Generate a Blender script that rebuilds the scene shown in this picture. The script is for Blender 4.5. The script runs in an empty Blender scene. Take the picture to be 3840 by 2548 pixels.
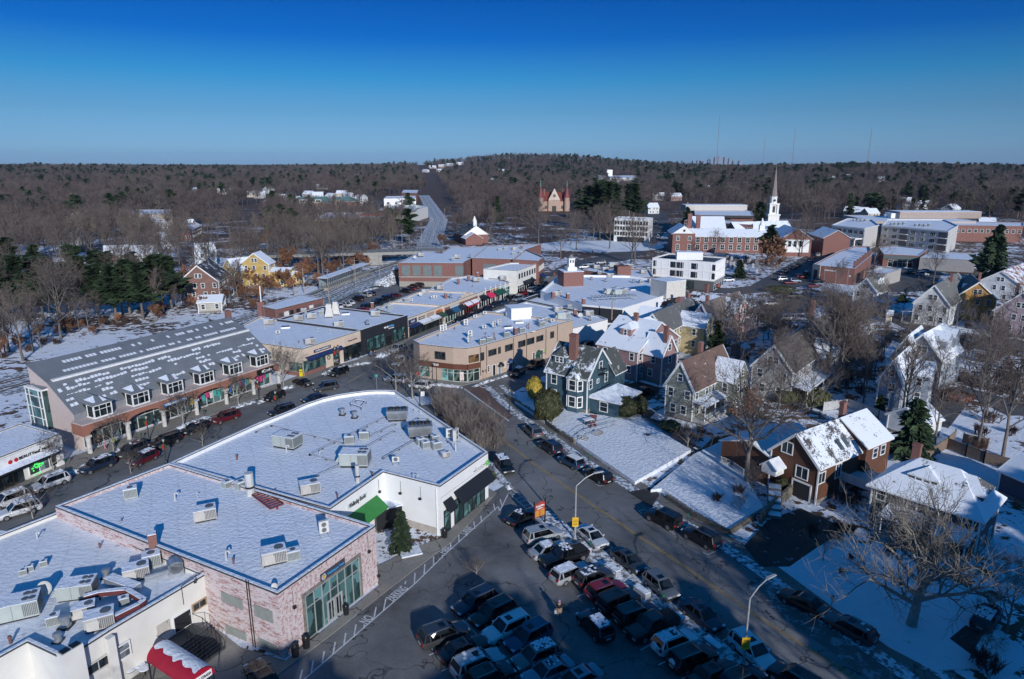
import bpy, math, random
from mathutils import Vector, Matrix, noise as mnoise
R=math.radians
sc=bpy.context.scene
# ------------------------------------------------------------ camera
CAM_H=43.; PITCH=R(14.4987); FPX=2560.; PW,PH=3840.,2548.
cam_d=bpy.data.cameras.new('camera'); cam=bpy.data.objects.new('camera',cam_d); sc.collection.objects.link(cam)
cam_d.sensor_width=36; cam_d.lens=FPX/PW*36; cam_d.clip_start=.5; cam_d.clip_end=60000
cam.location=(0,0,CAM_H); cam.rotation_euler=(math.pi/2-PITCH,0,0); sc.camera=cam
# ------------------------------------------------------------ light
SUN_EL=R(20); SUN_AZ=R(20)          # the sun stands behind the viewpoint, a little to the right
sd=bpy.data.lights.new('sun','SUN'); so=bpy.data.objects.new('sun',sd); sc.collection.objects.link(so)
sd.energy=3.8; sd.angle=R(.53); sd.color=(1.,.975,.94)
sv=Vector((math.sin(SUN_AZ)*math.cos(SUN_EL),-math.cos(SUN_AZ)*math.cos(SUN_EL),math.sin(SUN_EL)))
so.rotation_euler=sv.to_track_quat('Z','Y').to_euler()
w=bpy.data.worlds.new('World'); sc.world=w; w.use_nodes=True
nt=w.node_tree; nt.nodes.clear()
def nn(nt,t,**k):
    n=nt.nodes.new(t)
    for a,b in k.items(): setattr(n,a,b)
    return n
_o=nn(nt,'ShaderNodeOutputWorld'); _b=nn(nt,'ShaderNodeBackground'); _s=nn(nt,'ShaderNodeTexSky')
_s.sky_type='NISHITA'; _s.sun_disc=False; _s.sun_elevation=SUN_EL; _s.sun_rotation=R(180-20); _s.air_density=1.; _s.dust_density=.15; _s.ozone_density=3.
_tc=nn(nt,'ShaderNodeTexCoord'); _sx=nn(nt,'ShaderNodeSeparateXYZ'); _cr=nn(nt,'ShaderNodeValToRGB'); _mx=nn(nt,'ShaderNodeMix',data_type='RGBA',blend_type='MULTIPLY')
_mx.inputs[0].default_value=1
nt.links.new(_tc.outputs['Generated'],_sx.inputs[0]); nt.links.new(_sx.outputs[2],_cr.inputs[0])
SKYR=[(0.,(.254,.476,.738)),(.019,(.277,.558,.843)),(.058,(.195,.52,.89)),(.11,(.054,.40,.87)),(.16,(.006,.22,.85)),(.208,(.002,.165,.76)),(.35,(.005,.30,1.15)),(.6,(.015,.46,1.4)),(1.,(.02,.52,1.5))]
_e=_cr.color_ramp.elements
while len(_e)<len(SKYR): _e.new(.5)
for a,(p,c_) in zip(_e,SKYR): a.position=p; a.color=(*c_,1)
_hs=nn(nt,'ShaderNodeHueSaturation'); _hs.inputs['Saturation'].default_value=.0; nt.links.new(_s.outputs[0],_hs.inputs['Color']); nt.links.new(_hs.outputs[0],_mx.inputs[6]); nt.links.new(_cr.outputs[0],_mx.inputs[7])
nt.links.new(_mx.outputs[2],_b.inputs[0]); nt.links.new(_b.outputs[0],_o.inputs[0])
_b.inputs[1].default_value=.085
sc.view_settings.view_transform='Standard'; sc.view_settings.look='None'; sc.view_settings.exposure=0; sc.view_settings.gamma=1
# ------------------------------------------------------------ photograph pixel -> point of the place
CP,SP=math.cos(PITCH),math.sin(PITCH)
def ray(p):
    x=(p[0]-PW/2)/FPX; y=-(p[1]-PH/2)/FPX
    return Vector((x,CP+y*SP,-SP+y*CP))
def G(p,z=0.):
    r=ray(p); t=(z-CAM_H)/r.z
    return Vector((r.x*t,r.y*t,z))
def at_y(p,Y):
    r=ray(p); t=Y/r.y; return Vector((r.x*t,Y,CAM_H+r.z*t))
def proj(v):
    d=Vector(v)-Vector((0,0,CAM_H)); f=d.y*CP-d.z*SP; u=d.y*SP+d.z*CP
    return (PW/2+FPX*d.x/f, PH/2-FPX*u/f)
MO=[900,1500,2100,2700,3240]
def px(s,x,y):
    k,c=s[0],int(s[1])
    if k=='M': return (MO[c]+x/3.92,1080+y/3.92)
    if k=='N': o=[(1440,900),(2000,700),(2480,740),(2980,740),(0,1480)][c]; return (o[0]+x/2.24,o[1]+y/2.24)
    return (c*960+x/2.42,{'A':560,'B':1300,'D':1900}[k]+y/2.42)
def pl(s,*a): return [px(s,a[i],a[i+1]) for i in range(0,len(a),2)]
# ------------------------------------------------------------ object helpers
COL=sc.collection
def link(o,parent=None):
    COL.objects.link(o)
    if parent: o.parent=parent
    return o
def tag(o,label,cat=None,group=None,kind=None):
    if label: o['label']=label
    if cat: o['category']=cat
    if group: o['group']=group
    if kind: o['kind']=kind
    return o
def thing(name,label,cat,loc=(0,0,0),rz=0,group=None):
    o=bpy.data.objects.new(name,None); o.empty_display_size=.3; COL.objects.link(o)
    o.location=loc; o.rotation_euler=(0,0,rz)
    return tag(o,label,cat,group)
def dup(root,loc=None,rz=None,label=None,group=None,scale=None,color=None):
    r=root.copy(); COL.objects.link(r)
    if loc is not None: r.location=loc
    if rz is not None: r.rotation_euler=(0,0,rz)
    if scale is not None: r.scale=scale if hasattr(scale,'__len__') else (scale,)*3
    if label: r['label']=label
    if group: r['group']=group
    if color: r.color=color
    for ch in root.children:
        c=ch.copy(); COL.objects.link(c); c.parent=r
        if color: c.color=color
        for g in ch.children:
            d=g.copy(); COL.objects.link(d); d.parent=c
            if color: d.color=color
    return r
def place_last(o): pass
class MB:
    def __init__(s): s.v=[];s.f=[];s.m=[]
    def add(s,vs,fs,mi=0):
        n=len(s.v); s.v+= [tuple(v) for v in vs]
        for k,f in enumerate(fs): s.f.append([i+n for i in f]); s.m.append(mi[k] if isinstance(mi,list) else mi)
        return s
    def box(s,x0,x1,y0,y1,z0,z1,mi=0):
        return s.add([(x0,y0,z0),(x1,y0,z0),(x1,y1,z0),(x0,y1,z0),(x0,y0,z1),(x1,y0,z1),(x1,y1,z1),(x0,y1,z1)],
          [[0,3,2,1],[4,5,6,7],[0,1,5,4],[1,2,6,5],[2,3,7,6],[3,0,4,7]],mi)
    def beam(s,p,q,w,h,mi=0):
        p,q=Vector(p),Vector(q); d=(q-p).normalized(); up=Vector((0,0,1)) if abs(d.z)<.95 else Vector((0,1,0))
        a=d.cross(up).normalized()*w/2; b=a.cross(d).normalized()*h/2
        return s.add([p-a-b,p+a-b,p+a+b,p-a+b,q-a-b,q+a-b,q+a+b,q-a+b],[[3,2,1,0],[4,5,6,7],[0,1,5,4],[1,2,6,5],[2,3,7,6],[3,0,4,7]],mi)
    def prism(s,poly,z0,z1,mi=0,mt=None,bottom=True):
        n=len(poly); vs=[(p[0],p[1],z0) for p in poly]+[(p[0],p[1],z1) for p in poly]
        fs=[[i,(i+1)%n,(i+1)%n+n,i+n] for i in range(n)]; ms=[mi]*n
        fs.append(list(range(n,2*n))); ms.append(mi if mt is None else mt)
        if bottom: fs.append(list(range(n-1,-1,-1))); ms.append(mi)
        return s.add(vs,fs,ms)
    def sheet(s,poly,z,mi=0): return s.add([(p[0],p[1],z) for p in poly],[list(range(len(poly)))],mi)
    def ring(s,outer,inner,z0,z1,mi=0):
        n=len(outer); vs=[(p[0],p[1],z) for z in (z0,z1) for q in (outer,inner) for p in q]; fs=[]
        for i in range(n):
            j=(i+1)%n
            fs+=[[i,j,2*n+j,2*n+i],[n+j,n+i,3*n+i,3*n+j],[2*n+i,2*n+j,3*n+j,3*n+i],[j,i,n+i,n+j]]
        return s.add(vs,fs,mi)
    def tube(s,p,q,r0,r1=None,n=8,mi=0,cap=True):
        r1=r0 if r1 is None else r1; p,q=Vector(p),Vector(q); d=(q-p)
        if d.length<1e-6: return s
        d.normalize(); a=d.orthogonal().normalized(); b=d.cross(a)
        vs=[p+(a*math.cos(t)+b*math.sin(t))*r0 for t in [6.28318*i/n for i in range(n)]]+[q+(a*math.cos(t)+b*math.sin(t))*r1 for t in [6.28318*i/n for i in range(n)]]
        fs=[[i,(i+1)%n,(i+1)%n+n,i+n] for i in range(n)]
        if cap: fs+=[list(range(n-1,-1,-1)),list(range(n,2*n))]
        return s.add(vs,fs,mi)
    def pipe(s,pts,r,n=6,mi=0):
        for a,b in zip(pts,pts[1:]): s.tube(a,b,r,r,n,mi)
        return s
    def lathe(s,prof,n=16,mi=0,c=(0,0),half=False):
        k=len(prof); vs=[];fs=[]
        for i in range(n):
            t=6.28318*i/n
            for r,z in prof: vs.append((c[0]+r*math.cos(t),c[1]+r*math.sin(t),z))
        for i in range(n):
            j=(i+1)%n
            for q in range(k-1): fs.append([i*k+q,j*k+q,j*k+q+1,i*k+q+1])
        return s.add(vs,fs,mi)
    def mesh(s,name,mats,smooth=False):
        me=bpy.data.meshes.new(name); me.from_pydata(s.v,[],s.f)
        for m in mats: me.materials.append(m)
        if len(mats)>1: me.polygons.foreach_set('material_index',s.m)
        if smooth: me.polygons.foreach_set('use_smooth',[True]*len(s.f))
        me.update(); return me
    def build(s,name,mats,parent=None,loc=(0,0,0),rz=0,smooth=False):
        if not isinstance(mats,(list,tuple)): mats=[mats]
        o=bpy.data.objects.new(name,s.mesh(name,mats,smooth)); link(o,parent); o.location=loc; o.rotation_euler=(0,0,rz)
        return o
def area2(p): return sum(p[i][0]*p[(i+1)%len(p)][1]-p[(i+1)%len(p)][0]*p[i][1] for i in range(len(p)))
def ccw(p): return list(p) if area2(p)>0 else list(reversed(p))
def inset(p,d):
    n=len(p); out=[]
    for i in range(n):
        a,b,c=Vector(p[i-1][:2]),Vector(p[i][:2]),Vector(p[(i+1)%n][:2])
        e1=(b-a).normalized(); e2=(c-b).normalized()
        n1=Vector((-e1.y,e1.x)); n2=Vector((-e2.y,e2.x)); m=(n1+n2)
        m=m/max(.3,m.dot(n1)) if m.length>1e-6 else n1
        out.append((b+m*d))
    return out
def wtext(txt,size,mat,parent,loc,rot,ext=.03,w=None,bold=0):
    c=bpy.data.curves.new('lettering','FONT'); c.body=txt; c.size=size; c.extrude=ext; c.align_x='CENTER'; c.align_y='CENTER'; c.offset=bold
    o=bpy.data.objects.new('lettering',c); me=bpy.data.meshes.new_from_object(o)
    bpy.data.objects.remove(o); bpy.data.curves.remove(c); me.name='lettering'; me.materials.clear(); me.materials.append(mat)
    o=bpy.data.objects.new('lettering',me); link(o,parent); o.location=loc; o.rotation_euler=rot
    if w:
        xs=[v.co.x for v in me.vertices]
        if xs: o.scale=(w/(max(xs)-min(xs)),1,1)
    return o
# ------------------------------------------------------------ materials
MATS={}
def base(name):
    m=bpy.data.materials.new(name); m.use_nodes=True; t=m.node_tree; b=t.nodes['Principled BSDF']; return m,t,b
def L(t,a,b): t.links.new(a,b)
def texco(t,kind='Object',scale=(1,1,1)):
    tc=nn(t,'ShaderNodeTexCoord'); mp=nn(t,'ShaderNodeMapping'); L(t,tc.outputs[kind],mp.inputs[0]); mp.inputs['Scale'].default_value=scale
    return mp.outputs[0]
def worldco(t,scale=(1,1,1)):
    tc=nn(t,'ShaderNodeNewGeometry'); mp=nn(t,'ShaderNodeMapping'); L(t,tc.outputs['Position'],mp.inputs[0]); mp.inputs['Scale'].default_value=scale
    return mp.outputs[0]
def noise_(t,v,sc_,det=4,rough=.6):
    n=nn(t,'ShaderNodeTexNoise'); L(t,v,n.inputs[0]); n.inputs['Scale'].default_value=sc_; n.inputs['Detail'].default_value=det; n.inputs['Roughness'].default_value=rough
    return n.outputs[0]
def ramp(t,v,stops):
    r=nn(t,'ShaderNodeValToRGB'); e=r.color_ramp.elements
    while len(e)<len(stops): e.new(.5)
    for a,(p,c) in zip(e,stops): a.position=p; a.color=(*c,1) if len(c)==3 else c
    L(t,v,r.inputs[0]); return r.outputs[0]
def bump(t,b,h,dist,strength=1.):
    n=nn(t,'ShaderNodeBump'); L(t,h,n.inputs['Height']); n.inputs['Distance'].default_value=dist; n.inputs['Strength'].default_value=strength; L(t,n.outputs[0],b.inputs['Normal'])
def mix(t,f,a,b):
    m=nn(t,'ShaderNodeMix',data_type='RGBA')
    if isinstance(f,float): m.inputs[0].default_value=f
    else: L(t,f,m.inputs[0])
    for i,x in ((6,a),(7,b)):
        if isinstance(x,tuple): m.inputs[i].default_value=(*x,1)
        else: L(t,x,m.inputs[i])
    return m.outputs[2]
def mul(c,k): return tuple(min(1,x*k) for x in c)
def P(c,rough=.8,metal=0.,var=.12,sc_=1.5,spec=.5,key=None,em=None):
    k=('P',tuple(c),rough,metal,var,sc_,em)
    if k in MATS: return MATS[k]
    m,t,b=base('mat'); v=texco(t); n=noise_(t,v,sc_,5)
    L(t,ramp(t,n,[(.3,mul(c,1-var)),(.7,mul(c,1+var))]),b.inputs['Base Color'])
    b.inputs['Roughness'].default_value=rough; b.inputs['Metallic'].default_value=metal; b.inputs['Specular IOR Level'].default_value=spec
    if em: b.inputs['Emission Color'].default_value=(*c,1); b.inputs['Emission Strength'].default_value=em
    MATS[k]=m; return m
def SIDING(c,pitch=5.,var=.1):
    k=('S',tuple(c),pitch)
    if k in MATS: return MATS[k]
    m,t,b=base('siding'); v=texco(t,scale=(.6,.6,pitch)); n=noise_(t,v,1.4,3,.7); v2=texco(t); n2=noise_(t,v2,.7,4)
    c1=ramp(t,n,[(.25,mul(c,.72)),(.5,c),(.75,mul(c,1.18))]); c2=ramp(t,n2,[(.3,(.82,.82,.82)),(.7,(1.08,1.08,1.08))])
    x=nn(t,'ShaderNodeMix',data_type='RGBA',blend_type='MULTIPLY'); x.inputs[0].default_value=1; L(t,c1,x.inputs[6]); L(t,c2,x.inputs[7]); L(t,x.outputs[2],b.inputs['Base Color'])
    b.inputs['Roughness'].default_value=.75; MATS[k]=m; return m
def BRICK(c1,c2,mort=(.35,.33,.31),white=0.,key=''):
    k=('B',tuple(c1),white)
    if k in MATS: return MATS[k]
    m,t,b=base('brick')
    tc=nn(t,'ShaderNodeTexCoord'); s=nn(t,'ShaderNodeSeparateXYZ'); L(t,tc.outputs['Object'],s.inputs[0])
    a=nn(t,'ShaderNodeMath',operation='MULTIPLY'); a.inputs[1].default_value=.8; L(t,s.outputs[0],a.inputs[0])
    a2=nn(t,'ShaderNodeMath',operation='ADD'); L(t,a.outputs[0],a2.inputs[0]); L(t,s.outputs[1],a2.inputs[1])
    cb=nn(t,'ShaderNodeCombineXYZ'); L(t,a2.outputs[0],cb.inputs[0]); L(t,s.outputs[2],cb.inputs[1])
    br=nn(t,'ShaderNodeTexBrick'); L(t,cb.outputs[0],br.inputs[0]); br.inputs['Scale'].default_value=1.; br.inputs['Brick Width'].default_value=.3; br.inputs['Row Height'].default_value=.11
    br.inputs['Mortar Size'].default_value=.008; br.inputs['Color1'].default_value=(*c1,1); br.inputs['Color2'].default_value=(*c2,1); br.inputs['Mortar'].default_value=(*mort,1)
    out=br.outputs[0]; n=noise_(t,texco(t),.5,6,.7)
    out=mix(t,ramp(t,n,[(.35,(0,0,0)),(.75,(.35,.35,.35))]),out,mul(c1,1.3))
    if white:
        n2=noise_(t,cb.outputs[0],11.,6,.75); n3=noise_(t,cb.outputs[0],2.6,6,.7)
        ad=nn(t,'ShaderNodeMath',operation='ADD'); L(t,n2,ad.inputs[0]); L(t,n3,ad.inputs[1])
        out=mix(t,ramp(t,ad.outputs[0],[(.90,(0,0,0)),(1.12,(.88,.88,.88))]),out,(.66,.60,.60))
    L(t,out,b.inputs['Base Color']); b.inputs['Roughness'].default_value=.85; MATS[k]=m; return m
def SNOW(name='snow',dirt=.0,sc_=.35,c=(.80,.84,.90),dirtc=(.09,.075,.065),b1=.12,stretch=(1,1,1),thr=.5,wld=True,seam=0):
    k=('N',name)
    if k in MATS: return MATS[k]
    m,t,b=base(name); v=worldco(t,stretch) if wld else texco(t,scale=stretch)
    n=noise_(t,v,sc_,8,.65); col=ramp(t,n,[(.3,mul(c,.90)),(.7,c)])
    if dirt>0:
        n2=noise_(t,v,sc_*1.9,9,.72); col=mix(t,ramp(t,n2,[(thr,(0,0,0)),(thr+.07,(dirt,)*3)]),col,dirtc)
    if seam:
        w2=nn(t,'ShaderNodeTexWave',bands_direction='DIAGONAL'); mp2=nn(t,'ShaderNodeMapping'); L(t,v,mp2.inputs[0]); mp2.inputs['Rotation'].default_value=(0,0,.35); L(t,mp2.outputs[0],w2.inputs[0]); w2.inputs['Scale'].default_value=.16; w2.inputs['Distortion'].default_value=1.2; w2.inputs['Detail'].default_value=2; w2.inputs['Detail Scale'].default_value=.4
        n4=noise_(t,worldco(t,(.5,1.6,1)),.8,8,.7); f4=nn(t,'ShaderNodeMath',operation='MULTIPLY'); L(t,ramp(t,w2.outputs[1],[(0,(1,1,1)),(.035,(0,0,0))]),f4.inputs[0]); f4.inputs[1].default_value=.35
        col=mix(t,f4.outputs[0],col,mul(c,.72)); col=mix(t,ramp(t,n4,[(.38,(.5,.5,.5)),(.5,(0,0,0))]),col,mul(c,.84)); n5=noise_(t,worldco(t),.11,9,.7); col=mix(t,ramp(t,n5,[(.60,(0,0,0)),(.72,(.6,.6,.6))]),col,mul(c,.70))
    L(t,col,b.inputs['Base Color']); b.inputs['Roughness'].default_value=.65; b.inputs['Specular IOR Level'].default_value=.25
    nb=noise_(t,v,2.2,7,.6); bump(t,b,nb,b1); MATS[k]=m; return m
def ROOF(c,amt,key=0):
    # shingles with snow lying in patches that melt along the slope; amt = share of snow
    k=('R',tuple(c),amt,key)
    if k in MATS: return MATS[k]
    m,t,b=base('roofing'); v=texco(t,scale=(1,1,1)); n=noise_(t,v,.55,9,.72); n2=noise_(t,texco(t,scale=(2.2,2.2,5.)),1.6,4,.6)
    sh=ramp(t,n2,[(.3,mul(c,.7)),(.7,mul(c,1.25))])
    ad=nn(t,'ShaderNodeMath',operation='MULTIPLY_ADD'); L(t,n2,ad.inputs[0]); ad.inputs[1].default_value=.35; L(t,n,ad.inputs[2])
    lo=.86-.37*amt if amt<1 else .1
    f=ramp(t,ad.outputs[0],[(max(0,lo-.02),(0,0,0)),(lo+.05,(1,1,1))]) if 0<amt<1 else None
    col=sh if amt<=0 else ((.80,.84,.90) if amt>=1 else mix(t,f,sh,(.80,.84,.90)))
    if isinstance(col,tuple): col=ramp(t,n,[(.3,mul(col,.92)),(.6,col)])
    L(t,col,b.inputs['Base Color']); b.inputs['Roughness'].default_value=.8
    if amt>0: bump(t,b,n,.15,.6)
    MATS[k]=m; return m
def GLASS(c=(.03,.045,.055),rough=.08,key=''):
    k=('G',tuple(c))
    if k in MATS: return MATS[k]
    m,t,b=base('glazing'); vo=nn(t,'ShaderNodeTexVoronoi',distance='CHEBYCHEV'); L(t,texco(t,scale=(.9,.9,.65)),vo.inputs['Vector']); vo.inputs['Scale'].default_value=1.1; sx=nn(t,'ShaderNodeSeparateXYZ'); L(t,vo.outputs['Color'],sx.inputs[0])
    L(t,ramp(t,sx.outputs[0],[(.2,mul(c,.18)),(.5,mul(c,.5)),(.6,mul(c,1.25)),(.9,mul(c,.35))]),b.inputs['Base Color']); b.inputs['Roughness'].default_value=rough; b.inputs['IOR'].default_value=1.5  # pale and dark cells put reflections and lit interiors into the glass colour
    MATS[k]=m; return m
def PAINT():
    if 'paint' in MATS: return MATS['paint']
    m,t,b=base('car_paint'); oi=nn(t,'ShaderNodeObjectInfo'); L(t,oi.outputs['Color'],b.inputs['Base Color']); b.inputs['Roughness'].default_value=.32
    b.inputs['Metallic'].default_value=.25; b.inputs['Coat Weight'].default_value=.8; b.inputs['Coat Roughness'].default_value=.06
    n=noise_(t,texco(t),2.,4); rr=nn(t,'ShaderNodeMapRange'); L(t,n,rr.inputs[0]); rr.inputs[3].default_value=.28; rr.inputs[4].default_value=.5; L(t,rr.outputs[0],b.inputs['Roughness'])
    MATS['paint']=m; return m
def ASPH(name,c,sc_=.15,con=.35,wet=.0,snow=0.):
    if name in MATS: return MATS[name]
    m,t,b=base(name); v=worldco(t); n=noise_(t,v,sc_,8,.65); n2=noise_(t,v,6.,4,.6); n3=noise_(t,worldco(t,(1,1,1)),.6,9,.75)
    col=ramp(t,n,[(.3,mul(c,1-con)),(.7,mul(c,1+con))])
    x=nn(t,'ShaderNodeMix',data_type='RGBA',blend_type='MULTIPLY'); x.inputs[0].default_value=1; L(t,col,x.inputs[6]); L(t,ramp(t,n2,[(.3,(.8,.8,.8)),(.7,(1.15,1.15,1.15))]),x.inputs[7]); col=x.outputs[2]
    # tar-sealed cracks
    vo=nn(t,'ShaderNodeTexVoronoi',feature='DISTANCE_TO_EDGE'); vo.inputs['Scale'].default_value=.13; 
    wv=nn(t,'ShaderNodeMix',data_type='RGBA'); wv.inputs[0].default_value=.12; nz=nn(t,'ShaderNodeTexNoise'); nz.inputs['Scale'].default_value=.5; L(t,v,nz.inputs[0])
    va=nn(t,'ShaderNodeVectorMath',operation='MULTIPLY_ADD'); L(t,nz.outputs[1],va.inputs[0]); va.inputs[1].default_value=(5,5,0); L(t,v,va.inputs[2]); L(t,va.outputs[0],vo.inputs['Vector'])
    cm=nn(t,'ShaderNodeMath',operation='LESS_THAN'); L(t,vo.outputs[0],cm.inputs[0]); cm.inputs[1].default_value=.008
    col=mix(t,cm.outputs[0],col,mul(c,.35))
    if wet: col=mix(t,ramp(t,n3,[(.60,(0,0,0)),(.66,(wet,)*3)]),col,mul(c,.3))
    if snow: col=mix(t,ramp(t,n3,[(.34,(snow,)*3),(.40,(0,0,0))]),col,(.7,.74,.8))
    L(t,col,b.inputs['Base Color']); b.inputs['Roughness'].default_value=.82; bump(t,b,n2,.01); MATS[name]=m; return m
SNOWR=SNOW('roof_snow',0,.5,c=(.80,.85,.94),b1=.14,seam=1)
SNOWRD=SNOW('roof_snow_worn',.75,.16,b1=.10,thr=.60,dirtc=(.10,.10,.11),seam=1)
SNOWG=SNOW('lawn_snow',.8,.22,b1=.20,thr=.63)
SNOWB=SNOW('bank_snow',.7,1.2,b1=.5,thr=.57,dirtc=(.13,.11,.10))
WHITE=P((.78,.78,.76),.6); TRIM=P((.76,.77,.77),.55,var=.05); DARK=P((.018,.019,.022),.5); GREY=P((.22,.23,.25),.6); METAL=P((.42,.44,.46),.35,.6,.2); LMETAL=P((.55,.56,.55),.5,.1,.1)
GL=GLASS(); GLT=GLASS((.10,.22,.22)); BR=BRICK((.21,.068,.048),(.165,.055,.042)); CONC=P((.30,.29,.27),.85,var=.2,sc_=.8); STONE=P((.20,.18,.16),.9,var=.4,sc_=2.5)
BLK=P((.012,.013,.015),.45,var=.3); COPE=P((.05,.055,.06),.5); YEL=P((.75,.45,.02),.6); REDM=P((.42,.02,.025),.55)
# ------------------------------------------------------------ wall furniture
_wc={}
def window(parent,A,n,u,z,w,h,fr=TRIM,gl=GL,fw=.12,split=(1,2),name='window',sub=True,sill=True):
    # A: wall start, n: unit direction along the wall (seen from outside left->right); centre at u, z
    k=(round(w,1),round(h,1),fr.name,gl.name,fw,split,sub)
    if k not in _wc:
        w_,h_=k[0],k[1]; f=MB(); p=MB(); W2,H2=w_/2,h_/2
        for a in ((-W2-fw,-W2,-H2-fw,H2+fw),(W2,W2+fw,-H2-fw,H2+fw),(-W2,W2,H2,H2+fw),(-W2,W2,-H2-fw,-H2)): f.box(a[0],a[1],-.09,-.002,a[2],a[3])
        for i in range(1,split[0]): x=-W2+w_*i/split[0]; f.box(x-.03,x+.03,-.07,-.015,-H2,H2)
        for i in range(1,split[1]): x=-H2+h_*i/split[1]; f.box(-W2,W2,-.065,-.016,x-.03,x+.03)
        if sub: p.box(-W2,W2,-.03,-.004,-H2,H2); _wc[k]=(f.mesh(name,[fr,gl]),p.mesh('pane',[gl]))
        else: f.box(-W2,W2,-.03,-.004,-H2,H2,1); _wc[k]=(f.mesh(name,[fr,gl]),None)
    f,p=_wc[k]; o=bpy.data.objects.new(name,f); link(o,parent); o.location=(A[0]+n[0]*u,A[1]+n[1]*u,z); o.rotation_euler=(0,0,math.atan2(n[1],n[0]))
    if p: link(bpy.data.objects.new('pane',p),o)
    return o
class Wall:
    """vertical wall plane from A to B (left to right as seen from outside), parts are placed on it"""
    def __init__(s,root,A,B,z0=0.):
        s.root=root; s.A=Vector((A[0],A[1])); s.B=Vector((B[0],B[1])); d=s.B-s.A; s.len=d.length; s.d=d/s.len; s.n=Vector((s.d.y,-s.d.x))
        o=root.location; s.off=Vector((o.x,o.y)); s.z0=z0; s.zo=o.z
        s.rz=math.atan2(s.d.y,s.d.x); s.La=s.A-s.off
    def uz(s,p):
        r=ray(p); # intersect (t r) with plane
        c=Vector((0,0)); q=Vector((r.x,r.y)); t=s.A.dot(s.n)/q.dot(s.n)
        h=q*t; return ((h-s.A).dot(s.d), CAM_H+r.z*t)
    def rect(s,k,x0,y0,x1,y1):
        # opposite corners of something seen on the wall
        a=s.uz(px(k,x0,y0)); b=s.uz(px(k,x1,y1)); u0,u1=sorted((a[0],b[0])); z0,z1=sorted((a[1],b[1])); return u0,u1,z0,z1
    def pt(s,u,out,z): q=s.La+s.d*u+s.n*out; return Vector((q.x,q.y,z-s.zo))
    def win(s,r,fr=TRIM,gl=GL,split=(1,2),fw=.12,name='window',sub=True):
        u0,u1,z0,z1=r; return window(s.root,s.La,s.d,(u0+u1)/2,(z0+z1)/2-s.zo,max(.3,u1-u0-fw),max(.3,z1-z0-fw),fr,gl,fw,split,name,sub)
    def wins(s,k,rs,**kw):
        for r in rs: s.win(s.rect(k,*r),**kw)
    def row(s,n,z,w,h,u0=None,u1=None,**kw):
        u0=0 if u0 is None else u0; u1=s.len if u1 is None else u1
        for i in range(n): u=u0+(u1-u0)*(i+.5)/n; window(s.root,s.La,s.d,u,z-s.zo,w,h,**kw)
    def box(s,name,r,out,mat,thick=None,in_=0.004,parent=None):
        u0,u1,z0,z1=r; m=MB(); m.box(u0,u1,-out,-in_,z0-s.zo,z1-s.zo); o=m.build(name,mat,s.root,(s.La.x,s.La.y,0),s.rz); return o
    def store(s,r,fr=DARK,gl=GLT,name='shop_window',step=1.5,hsplit=2):
        u0,u1,z0,z1=r; n=max(1,round((u1-u0)/step)); m=MB(); z0-=s.zo; z1-=s.zo
        for i in range(n+1): u=u0+(u1-u0)*i/n; m.box(u-.05,u+.05,-.12,-.01,z0,z1)
        for z in [z0,z1]+([z0+(z1-z0)*.72] if hsplit>1 else []): m.box(u0,u1,-.11,-.012,z-.05,z+.05)
        o=m.build(name,fr,s.root,(s.La.x,s.La.y,0),s.rz); g=MB(); g.box(u0,u1,-.05,-.008,z0,z1); g.build('pane',gl,o); return o
    def door(s,r,mat=DARK,fr=TRIM,gl=None):
        u0,u1,z0,z1=r; z0-=s.zo; z1-=s.zo; m=MB(); m.box(u0,u1,-.06,-.006,z0,z1)
        m.box(u0-.1,u0,-.1,-.006,z0,z1,1); m.box(u1,u1+.1,-.1,-.006,z0,z1,1); m.box(u0-.1,u1+.1,-.1,-.006,z1,z1+.1,1)
        if gl: m.box(u0+.15,u1-.15,-.075,-.06,z0+.2,z1-.2,2)
        o=m.build('door',[mat,fr,gl or GL],s.root,(s.La.x,s.La.y,0),s.rz)
        h=MB(); h.box(u1-.16,u1-.1,-.13,-.07,z0+.95,z0+1.15); h.build('handle',METAL,o); return o
    def awning(s,r,out,mat,drop=None,label=None,snow=None,name='awning'):
        u0,u1,z0,z1=r; z0-=s.zo; z1-=s.zo; m=MB(); t=.05
        vs=[(u0,-.01,z1),(u1,-.01,z1),(u1,-out,z0+.25),(u0,-out,z0+.25),(u0,-out,z0),(u1,-out,z0),(u1,-out+t,z0),(u0,-out+t,z0),(u0,-.01,z1-.1),(u1,-.01,z1-.1),(u1,-out+t,z0+.2),(u0,-out+t,z0+.2)]
        m.add(vs,[[0,3,2,1],[3,4,5,2],[4,7,6,5],[8,9,10,11],[11,10,6,7],[0,8,11,3],[1,2,10,9],[3,11,7,4],[2,5,6,10],[0,1,9,8]],0)
        o=m.build(name,mat,s.root,(s.La.x,s.La.y,0),s.rz)
        if label: o['label']=label
        if snow:
            q=MB(); e=.03; zz=lambda y:z1+(z0+.25-z1)*((-y-.01)/(out-.01))+e
            y0,y1=-.05,-out*snow; q.add([(u0+.1,y0,zz(y0)),(u1-.1,y0,zz(y0)),(u1-.1,y1,zz(y1)),(u0+.1,y1,zz(y1))]+[(u0+.1,y0,zz(y0)+.05),(u1-.1,y0,zz(y0)+.05),(u1-.1,y1,zz(y1)+.05),(u0+.1,y1,zz(y1)+.05)],[[4,7,6,5],[0,1,5,4],[1,2,6,5],[2,3,7,6],[3,0,4,7]])
            q.build('snow_cover',SNOWR,o)
        return o
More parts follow.
